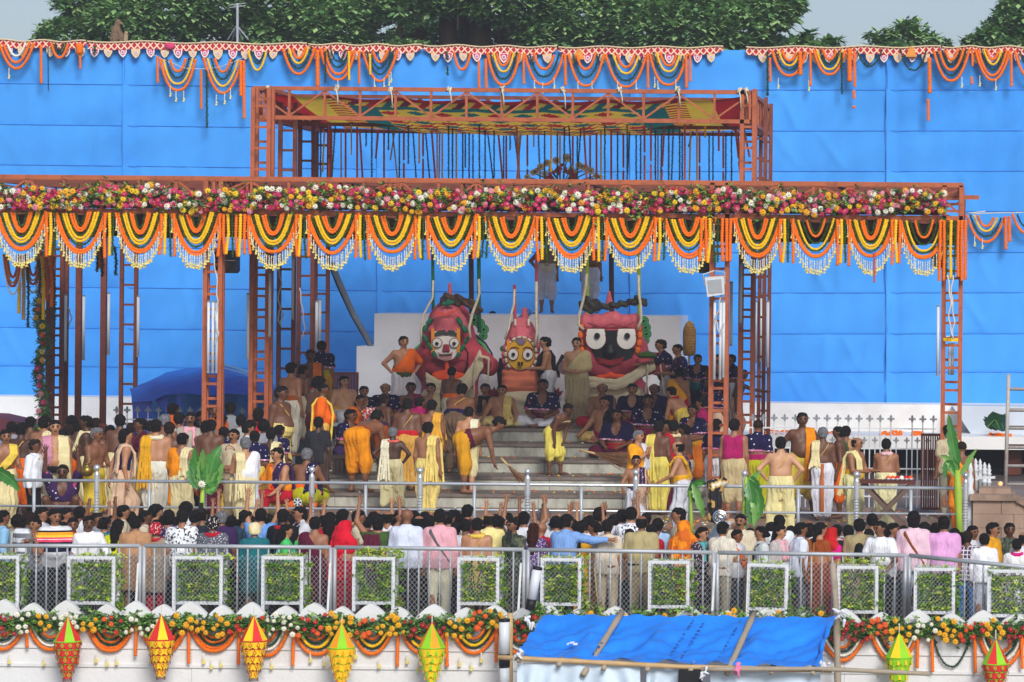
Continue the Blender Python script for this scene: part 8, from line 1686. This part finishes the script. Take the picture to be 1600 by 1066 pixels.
def disc(par, name, px, py, rx, ry, Y, m, t=.02, n=28, mi=None):
    s = F / Y; c = at(px, py, Y); mb = MB(); mb.prism([(rx / s * math.cos(2 * math.pi * i / n), ry / s * math.sin(2 * math.pi * i / n)) for i in range(n)][::-1], -t, t); return mb.build(name, m, par, loc=c)
def poly(par, name, pts, Y, m, t=.02):
    P = [at(x, y, Y) for x, y in pts]; mb = MB(); mb.prism([(p.x, p.z) for p in P][::-1] if 0 else [(p.x, p.z) for p in P], Y - t, Y + t); return mb.build(name, m, par)
def ropeline(par, name, pts, Y, r, m, n=7):
    mb = MB(); mb.tube([at(x, y, Y - (z[0] if z else 0)) for x, y, *z in pts], r, n); return mb.build(name, m, par, smooth=True)
def sausages(par, name, pts, Y, rpx, m):
    s = F / Y
    for (x0, y0), (x1, y1) in zip(pts, pts[1:]):
        a, b = at(x0, y0, Y), at(x1, y1, Y); d = b - a; mb = MB(); r = rpx / s; mb.tube([a + d * .02, a + d * .1, a + d * .3, a + d * .7, a + d * .9, a + d * .98], [r * .3, r * .8, r, r, r * .8, r * .3], 9); mb.build(name, m, par, smooth=True)
def fold(a, f): return lambda X, Y_, Z: a * np.sin(X * f + 3 * np.sin(Z * 5)) + a * .6 * np.sin(Z * f * .7 + X * 5)
def swagcloth(par, name, pts, Y, rpx, m, n=4):
    rows_ = []
    for k in range(n):
        o = (k - (n - 1) / 2) * rpx * .8
        for (x0, y0), (x1, y1) in zip(pts, pts[1:]): rows_.append((x0 + o * .15, y0 + o, x1 + o * .15, y1 + o, rpx * (.5 if k % 2 else .36), rpx * (.5 if k % 2 else .4), .012))
    return solid(par, name, Y, rows_, m, .018, fold(.004, 40))
YI = 63.9; YF_ = 63.2
# ---- white faced idol
a1 = thing('idol', 'pink red idol with square white face and green rolls framing it', 'idol')
solid(a1, 'body', YI, [(700, 505, 700, 530, 34, 42, .1, .2), (700, 488, 700, 500, 18, 30, .1, .2), (700, 540, 700, 560, 42, 46, .1, .1), (684, 572, 684, 575, 30, 30, .12), (716, 572, 718, 575, 32, 30, .12), (735, 555, 765, 572, 22, 15, .1), (668, 560, 655, 575, 22, 12, .1), (700, 590, 700, 640, 44, 46, .15, .2)], I_red, .03, fold(.008, 22))
solid(a1, 'head_cloth', YF_ + .1, [(700, 500, 700, 512, 24, 22, .08), (676, 512, 684, 500, 10, 12, .06), (724, 512, 716, 500, 10, 12, .06)], I_rose, .022, fold(.008, 30))
solid(a1, 'chin_cloth', YF_ + .15, [(678, 575, 700, 582, 13, 10, .06), (722, 575, 700, 582, 13, 10, .06)], I_red2, .022, fold(.006, 30))
poly(a1, 'face_panel', [(675, 518), (718, 518), (718, 552), (710, 562), (696, 565), (683, 561), (675, 552)], YF_ - .12, I_white); poly(a1, 'side_stripe', [(674, 514), (679, 514), (679, 552), (674, 552)], YF_ - .15, I_or); poly(a1, 'side_stripe', [(714, 514), (719, 514), (719, 552), (714, 552)], YF_ - .15, I_or); poly(a1, 'brow_panel', [(679, 521), (685, 517), (697, 515), (709, 517), (714, 521), (714, 526), (697, 523), (679, 526)], YF_ - .15, mat('idol_brow', '#3b3d3b', .6))
for x in (683, 710): disc(a1, 'eye_rim', x, 536, 8.2, 8.2, YF_ - .15, I_line); e = disc(a1, 'eye', x, 536, 7, 7, YF_ - .18, I_white); disc(a1, 'pupil', x - .4, 537, 2.6, 2.6, YF_ - .22, I_black)
solid(a1, 'nose', YF_ - .16, [(695, 540, 694, 548, 2.4, 3, .005), (699, 540, 700, 548, 2.4, 3, .005)], I_red2, .012)
poly(a1, 'mouth', [(684, 550), (696, 556), (708, 549), (706, 559), (696, 563), (687, 559)], YF_ - .15, mat('idol_lip_pink', '#c98b86', .6)); poly(a1, 'teeth_line', [(686, 554), (706, 553), (705, 555), (687, 556)], YF_ - .19, I_black, .012)
ropeline(a1, 'mouth_line', [(679, 555), (686, 562), (696, 565), (708, 562), (715, 554)], YF_ - .17, .012, I_line)
sausages(a1, 'green_roll', [(676, 497), (666, 508), (661, 520)], YF_ - .1, 3.6, I_green); sausages(a1, 'green_roll', [(661, 523), (668, 535), (676, 548), (682, 560)], YF_ - .15, 3.2, I_green); sausages(a1, 'green_roll', [(714, 496), (722, 508), (730, 521)], YF_ - .1, 3.8, I_green); sausages(a1, 'green_roll', [(732, 526), (726, 538), (719, 550), (713, 560)], YF_ - .15, 3.2, I_green)
solid(a1, 'twisted_crown', YF_ + .3, [(697, 466, 716, 470, 8, 9, .03), (716, 468, 738, 476, 8, 7, .03), (738, 476, 748, 486, 6, 6, .03), (690, 476, 700, 470, 6, 7, .03)], mixmat('crown_roll', '#3a2a22', '#6b3a22', 9, .5, c3='#2c4d35'), .02, lambda X, Y_, Z: .02 * np.sin(X * 30 + Z * 30))
solid(a1, 'peak', YF_ + .5, [(703, 444, 703, 470, 2.6, 4.5, .01)], I_rose, .018); solid(a1, 'green_knot', YF_ - .2, [(693, 475, 706, 473, 3, 3.5, .01), (700, 470, 700, 478, 3, 2, .01)], I_green, .012)
for pts in ([(672, 497), (684, 488), (700, 492), (714, 484), (722, 490)], [(678, 488), (690, 494), (706, 486), (718, 496)]): ropeline(a1, 'red_cord', pts, YF_ - .28, .012, I_orbr, 5)
ropeline(a1, 'white_cord', [(677, 438), (676, 466), (670, 476), (662, 492), (658, 515), (658, 535)], YF_ - .2, .022, M_rope); ropeline(a1, 'white_cord', [(748, 436), (749, 458), (745, 472), (738, 490), (733, 512), (735, 528)], YF_ - .3, .028, M_rope)
ropeline(a1, 'dark_cord', [(724, 540), (731, 552), (730, 570), (726, 582)], YF_ - .05, .018, mat('dark_cord', '#3a1620')); ropeline(a1, 'dark_cord', [(660, 540), (664, 545)], YF_ - .3, .018, mat('dark_cord'))
solid(a1, 'bow', YF_ - .1, [(680, 586, 700, 582, 5, 5, .03), (700, 582, 722, 588, 5, 5, .03), (697, 562, 700, 585, 2.5, 4, .02), (684, 590, 720, 592, 6, 6, .03)], I_orbr, .016)
swagcloth(a1, 'cream_drape', [(668, 596), (685, 606), (705, 612), (725, 603), (742, 580), (752, 560)], YF_ - .3, 5, I_cream, 7); swagcloth(a1, 'cream_drape', [(744, 560), (741, 590), (740, 625)], YF_ - .4, 3.5, I_cream, 2); swagcloth(a1, 'cream_drape', [(750, 556), (764, 560), (762, 590), (746, 622)], YF_ - .4, 3, I_cream, 2)
solid(a1, 'lower_wrap', YF_ + .1, [(678, 622, 722, 622, 20, 20, .1), (678, 650, 722, 650, 22, 22, .1)], I_cream, .03, fold(.012, 26)); solid(a1, 'peach_wrap', YF_ - .12, [(688, 620, 696, 640, 9, 7, .03)], I_peach, .02)
disc(a1, 'arm_end', 758, 570, 11, 11, YF_ - .2, I_red2, .03); disc(a1, 'arm_end_rim', 758, 570, 12.5, 12.5, YF_ - .17, I_rose, .03)
# ---- yellow faced idol
a2 = thing('idol', 'slim red idol with oval yellow face and two white eyes', 'idol')
solid(a2, 'body', YI, [(813, 520, 813, 545, 22, 27, .08, .15), (813, 560, 813, 590, 29, 27, .08, .1), (813, 600, 813, 660, 28, 30, .1, .1)], I_red, .026, fold(.006, 22))
solid(a2, 'head_cloth', YF_ + .15, [(814, 512, 814, 524, 16, 20, .05), (798, 528, 794, 545, 7, 8, .05), (832, 528, 836, 545, 7, 8, .05)], I_rose, .02, fold(.006, 34))
n = 24; mb = MB(); s = F / YF_; c = at(814, 554, YF_ - .05); mb.prism([(24.5 / s * math.cos(2 * math.pi * i / n), 27 / s * math.sin(2 * math.pi * i / n)) for i in range(n)][::-1], -.02, .02); mb.build('face_rim', I_rose, a2, loc=c)
disc(a2, 'face_panel', 814, 554, 21, 24.5, YF_ - .1, I_yel); poly(a2, 'side_stripe', [(792, 532), (797, 532), (797, 562), (793, 556)], YF_ - .13, I_or)
poly(a2, 'forehead_mark', [(805, 531), (814, 529), (823, 533), (817, 539), (810, 538)], YF_ - .13, mat('idol_mark', '#7d6a82', .7)); 
for x in (802, 825): disc(a2, 'eye_rim', x, 554, 8.6, 9.6, YF_ - .13, I_line); disc(a2, 'eye', x, 554, 7.4, 8.4, YF_ - .16, I_white); disc(a2, 'pupil', x, 554, 2.7, 2.9, YF_ - .2, I_black)
poly(a2, 'nose', [(809, 566), (814, 556), (818, 566), (816, 571), (811, 571)], YF_ - .15, I_yel, .04); poly(a2, 'nostril', [(809, 566), (812, 565), (813, 572), (810, 571)], YF_ - .2, I_black, .012); poly(a2, 'nostril', [(814, 565), (817, 566), (817, 571), (814, 572)], YF_ - .2, I_black, .012)
for sgn in (-1, 1): ropeline(a2, 'brow_arc', [(814 + sgn * 3, 545), (814 + sgn * 8, 542), (814 + sgn * 14, 543), (814 + sgn * 19, 548)], YF_ - .14, .008, I_black, 5)
for r_ in (26, 30):
    s_ = F / YF_; mb = MB()
    for i in range(14):
        t0, t1 = math.pi * (-.28 + 1.56 * i / 14), math.pi * (-.28 + 1.56 * (i + .72) / 14); q = [at(814 + r_ * .93 * math.cos(t), 555 - r_ * 1.08 * math.sin(t), YF_ - .12 + (r_ - 26) * .02) for t in (t0, (t0 + t1) / 2, t1)]; mb.tube(q, .028 if r_ == 26 else .034, 6)
    mb.build('padded_ring', M_rope if r_ == 26 else I_rose, a2, smooth=True)
solid(a2, 'peak', YF_ + .3, [(820, 484, 820, 505, 4, 7, .02)], I_rose, .018)
for x in (805, 826): solid(a2, 'white_pin', YF_ - .05, [(x, 500, x, 508, 1.8, 2, .01)], M_rope, .012)
solid(a2, 'peach_wrap', YF_ + .1, [(798, 585, 830, 585, 14, 14, .08), (800, 602, 828, 602, 17, 17, .08)], I_peach, .022, lambda X, Y_, Z: .010 * np.sin(Z * 42)); solid(a2, 'cream_wrap', YF_ + .1, [(800, 625, 828, 625, 19, 19, .1), (802, 655, 830, 655, 22, 22, .1)], I_cream, .028, lambda X, Y_, Z: .010 * np.sin(Z * 34 + X * 8))
ropeline(a2, 'white_cord', [(804, 452), (803, 476), (799, 490), (795, 512), (789, 530)], YF_ - .2, .022, M_rope); ropeline(a2, 'white_cord', [(838, 440), (838, 466), (838, 490), (839, 520), (836, 540)], YF_ - .25, .03, M_rope)
solid(a2, 'blue_cloth', YF_ + .35, [(803, 508, 826, 488, 6, 5, .03)], mat('blue_scrap', '#3867b8', .8), .02)
# ---- black faced idol
a3 = thing('idol', 'broad red idol with black nose and two huge round white eyes', 'idol')
solid(a3, 'body', YI, [(930, 515, 980, 515, 22, 22, .1, .2), (925, 545, 985, 545, 26, 26, .1, .2), (935, 575, 978, 575, 27, 27, .12), (915, 570, 890, 572, 20, 13, .1), (1000, 570, 1028, 566, 20, 15, .1), (940, 620, 975, 620, 36, 38, .15, .2)], I_red, .03, fold(.008, 22))
solid(a3, 'head_roll', YF_ + .05, [(932, 503, 975, 503, 12, 12, .06), (916, 500, 918, 510, 11, 10, .05), (990, 500, 988, 508, 11, 10, .05), (955, 497, 960, 497, 11, 11, .05)], I_rose, .022, fold(.009, 30))
solid(a3, 'chest_cloth', YF_ + .0, [(920, 572, 950, 584, 15, 11, .06), (985, 570, 958, 584, 16, 11, .06)], I_red2, .022, fold(.007, 30))
poly(a3, 'face_panel', [(917, 514), (1002, 514), (1003, 556), (988, 566), (955, 572), (930, 566), (916, 554)], YF_ - .1, mat('idol_face_pink', '#cf4a5e', .6, .06, 8))
poly(a3, 'nose_panel', [(940, 516), (972, 516), (976, 530), (984, 548), (970, 560), (952, 563), (936, 558), (928, 546), (938, 532)], YF_ - .14, I_black, .03); poly(a3, 'cheek_panel', [(924, 546), (936, 543), (976, 543), (994, 544), (986, 563), (955, 567), (932, 563)], YF_ - .13, I_black, .03); solid(a3, 'nose', YF_ - .1, [(953, 545, 953, 550, 11, 13, .05)], I_black, .016)
poly(a3, 'lips', [(932, 558), (952, 563), (976, 557), (970, 568), (952, 571), (938, 567)], YF_ - .15, mat('idol_lip_red', '#8d1420', .5))
for x, w_ in ((931, 15), (979, 14.5)):
    disc(a3, 'eye_rim', x, 530, w_ + 1.5, 17, YF_ - .16, I_line); disc(a3, 'eye', x, 530, w_ + .3, 15.6, YF_ - .19, I_white); disc(a3, 'pupil', x + (1 if x > 950 else 2), 525, 4.4, 4.8, YF_ - .24, I_black)
    poly(a3, 'eye_corner', [(x - w_ * .86, 514), (x + w_ * .86, 514), (x + w_, 523), (x - w_, 523)], YF_ - .175, I_white, .008)
sausages(a3, 'orange_roll', [(909, 506), (907, 518), (907, 530), (908, 542), (911, 553)], YF_ - .15, 4, M_marigold); sausages(a3, 'orange_roll', [(997, 506), (1000, 518), (1000, 530), (998, 542), (995, 553)], YF_ - .15, 4, M_marigold)
solid(a3, 'twisted_crown', YF_ + .3, [(912, 478, 930, 476, 9, 8, .03), (918, 466, 924, 482, 5, 8, .03), (938, 480, 968, 476, 5, 5, .03), (968, 476, 1000, 470, 5, 6, .03), (994, 468, 1006, 472, 6, 7, .03)], mixmat('crown_roll_dark', '#2b2420', '#3f3a2a', 9, .5, c3='#2c4532'), .02, lambda X, Y_, Z: .02 * np.sin(X * 30 + Z * 30))
solid(a3, 'peak', YF_ + .5, [(952, 457, 952, 478, 2.5, 7, .01)], I_rose, .018)
ropeline(a3, 'white_cord', [(917, 428), (915, 450), (911, 470), (905, 492), (904, 508), (912, 515)], YF_ - .25, .028, M_rope); ropeline(a3, 'white_cord', [(998, 430), (998, 456), (1001, 478), (1002, 500), (996, 515)], YF_ - .25, .028, M_rope); ropeline(a3, 'red_cord', [(918, 505), (940, 512), (955, 506), (975, 511), (990, 504)], YF_ - .2, .012, I_red2, 5)
solid(a3, 'bow', YF_ - .1, [(936, 590, 955, 586, 5, 5, .03), (955, 586, 975, 590, 5, 5, .03)], I_orbr, .016)
swagcloth(a3, 'cream_drape', [(920, 596), (945, 600), (965, 601), (985, 592), (1005, 578), (1022, 570)], YF_ - .3, 4.5, I_cream, 5); swagcloth(a3, 'cream_drape', [(1012, 572), (1010, 600), (1008, 620)], YF_ - .4, 3.5, I_cream, 2); swagcloth(a3, 'cream_drape', [(1032, 570), (1036, 600), (1040, 622)], YF_ - .4, 3.5, I_cream, 2)
solid(a3, 'lower_wrap', YF_ + .1, [(935, 625, 985, 625, 24, 24, .1), (935, 655, 985, 655, 25, 25, .1)], I_cream, .03, fold(.012, 26))
disc(a3, 'arm_end', 884, 575, 12, 11, YF_ - .1, mat('idol_grey_pink', '#8d6f6c', .6)); disc(a3, 'arm_end', 1027, 575, 13, 12, YF_ - .2, I_red2, .03)
# painted scroll boards at the idols' backs
I_sg = mat('scroll_green', '#4fae63', .6, .05, 8); I_dk = mat('scroll_black', '#141a1c', .6); I_navy = mat('scroll_navy', '#23305c', .6)
def scroll(label, discs, arcs, Y=64.9):
    t = thing('painted_backboard', label, 'board')
    for i, (px, py, r) in enumerate(discs):
        for k, (q, m_) in enumerate(((1, I_dk), (.88, I_sg), (.62, I_dk), (.52, I_sg), (.28, I_dk))): disc(t, 'scallop_layer', px, py, r * q, r * q, Y - .012 * k - .003 * i, m_, .006, 18)
    for pts, w_, m_ in arcs: ropeline(t, 'painted_arc', pts, Y - .05, w_, m_, 6)
    return t
scroll('green scalloped painted board behind the white faced idol', [(741, 500, 9), (750, 506, 8), (756, 515, 8), (755, 525, 7), (748, 530, 6)], [([(735, 530), (750, 540), (760, 556), (764, 575)], .05, I_dk), ([(738, 526), (754, 538), (764, 555), (768, 575)], .035, I_sg), ([(741, 522), (758, 536), (768, 552), (773, 575)], .02, I_navy), ([(662, 540), (650, 550), (645, 570)], .05, I_dk), ([(660, 536), (647, 548), (641, 568)], .03, I_sg)])
scroll('green scalloped painted board behind the black faced idol', [(1006, 502, 8), (1009, 512, 8), (1010, 522, 8), (1008, 532, 7)], [([(1003, 538), (1010, 546), (1014, 560)], .04, I_dk), ([(880, 555), (872, 570), (872, 590)], .04, I_dk)])
scroll('dark painted arc board beside the yellow faced idol', [(786, 545, 5)], [([(784, 560), (780, 580), (782, 605), (788, 620)], .05, I_dk), ([(788, 556), (784, 578), (786, 600)], .025, I_navy)])
for px, py, lb in ((772, 612, 'painted red lotus motif on the block beside the yellow faced idol'), (866, 612, 'painted red lotus motif on the block beside the cream silk priest')):
    t = thing('painted_lotus', lb, 'painting')
    for a in (-50, -25, 0, 25, 50): q = R(a); mb = MB(); mb.lathe((0, 0, 0), [(.001, 0), (.05, .07), (.045, .14), (.001, .24)], 6, sy=.3); mb.build('petal', mat('lotus_crimson', '#7d1535', .7), t, loc=at(px, py + 10, 65.6), rot=(0, q, 0))
mb = MB(); mb.lathe((0, 0, 0), [(.16, -.05), (.2, .0), (.15, .06), (.05, .09)], 9); mb.build('leaf_garland', M_gleaf, loc=at(1011, 556, 62.8), label='heap of green basil leaves on the arm of the black faced idol', cat='leaves')
# ---------------------------------------------------------------- humid air
mb = MB(); mb.box((-410, -70, -5), (410, 710, 18)); M_air = bpy.data.materials.new('humid_air'); M_air.use_nodes = True; n_ = M_air.node_tree.nodes; n_.clear()
pv = n_.new('ShaderNodeVolumePrincipled'); pv.inputs['Density'].default_value = .0009; pv.inputs['Color'].default_value = (.88, .92, 1, 1); oo = n_.new('ShaderNodeOutputMaterial'); M_air.node_tree.links.new(pv.outputs[0], oo.inputs['Volume']); mb.build('haze', M_air, kind='stuff')
# ---------------------------------------------------------------- bases of groups: put every grouping Empty at the foot of its thing
bpy.context.view_layer.update()
for o in list(sc.objects):
    if o.type == 'EMPTY' and o.parent is None and o.children and o.location.length < 1e-6 and o.rotation_euler.to_quaternion().angle < 1e-6:
        lo = [1e9] * 3; hi = [-1e9] * 3
        for ch in o.children_recursive:
            if ch.type != 'MESH': continue
            for c in ch.bound_box:
                p = ch.matrix_world @ Vector(c)
                for i in range(3): lo[i] = min(lo[i], p[i]); hi[i] = max(hi[i], p[i])
        b = Vector(((lo[0] + hi[0]) / 2, (lo[1] + hi[1]) / 2, lo[2])); o.location = b
        for ch in o.children: ch.location -= b
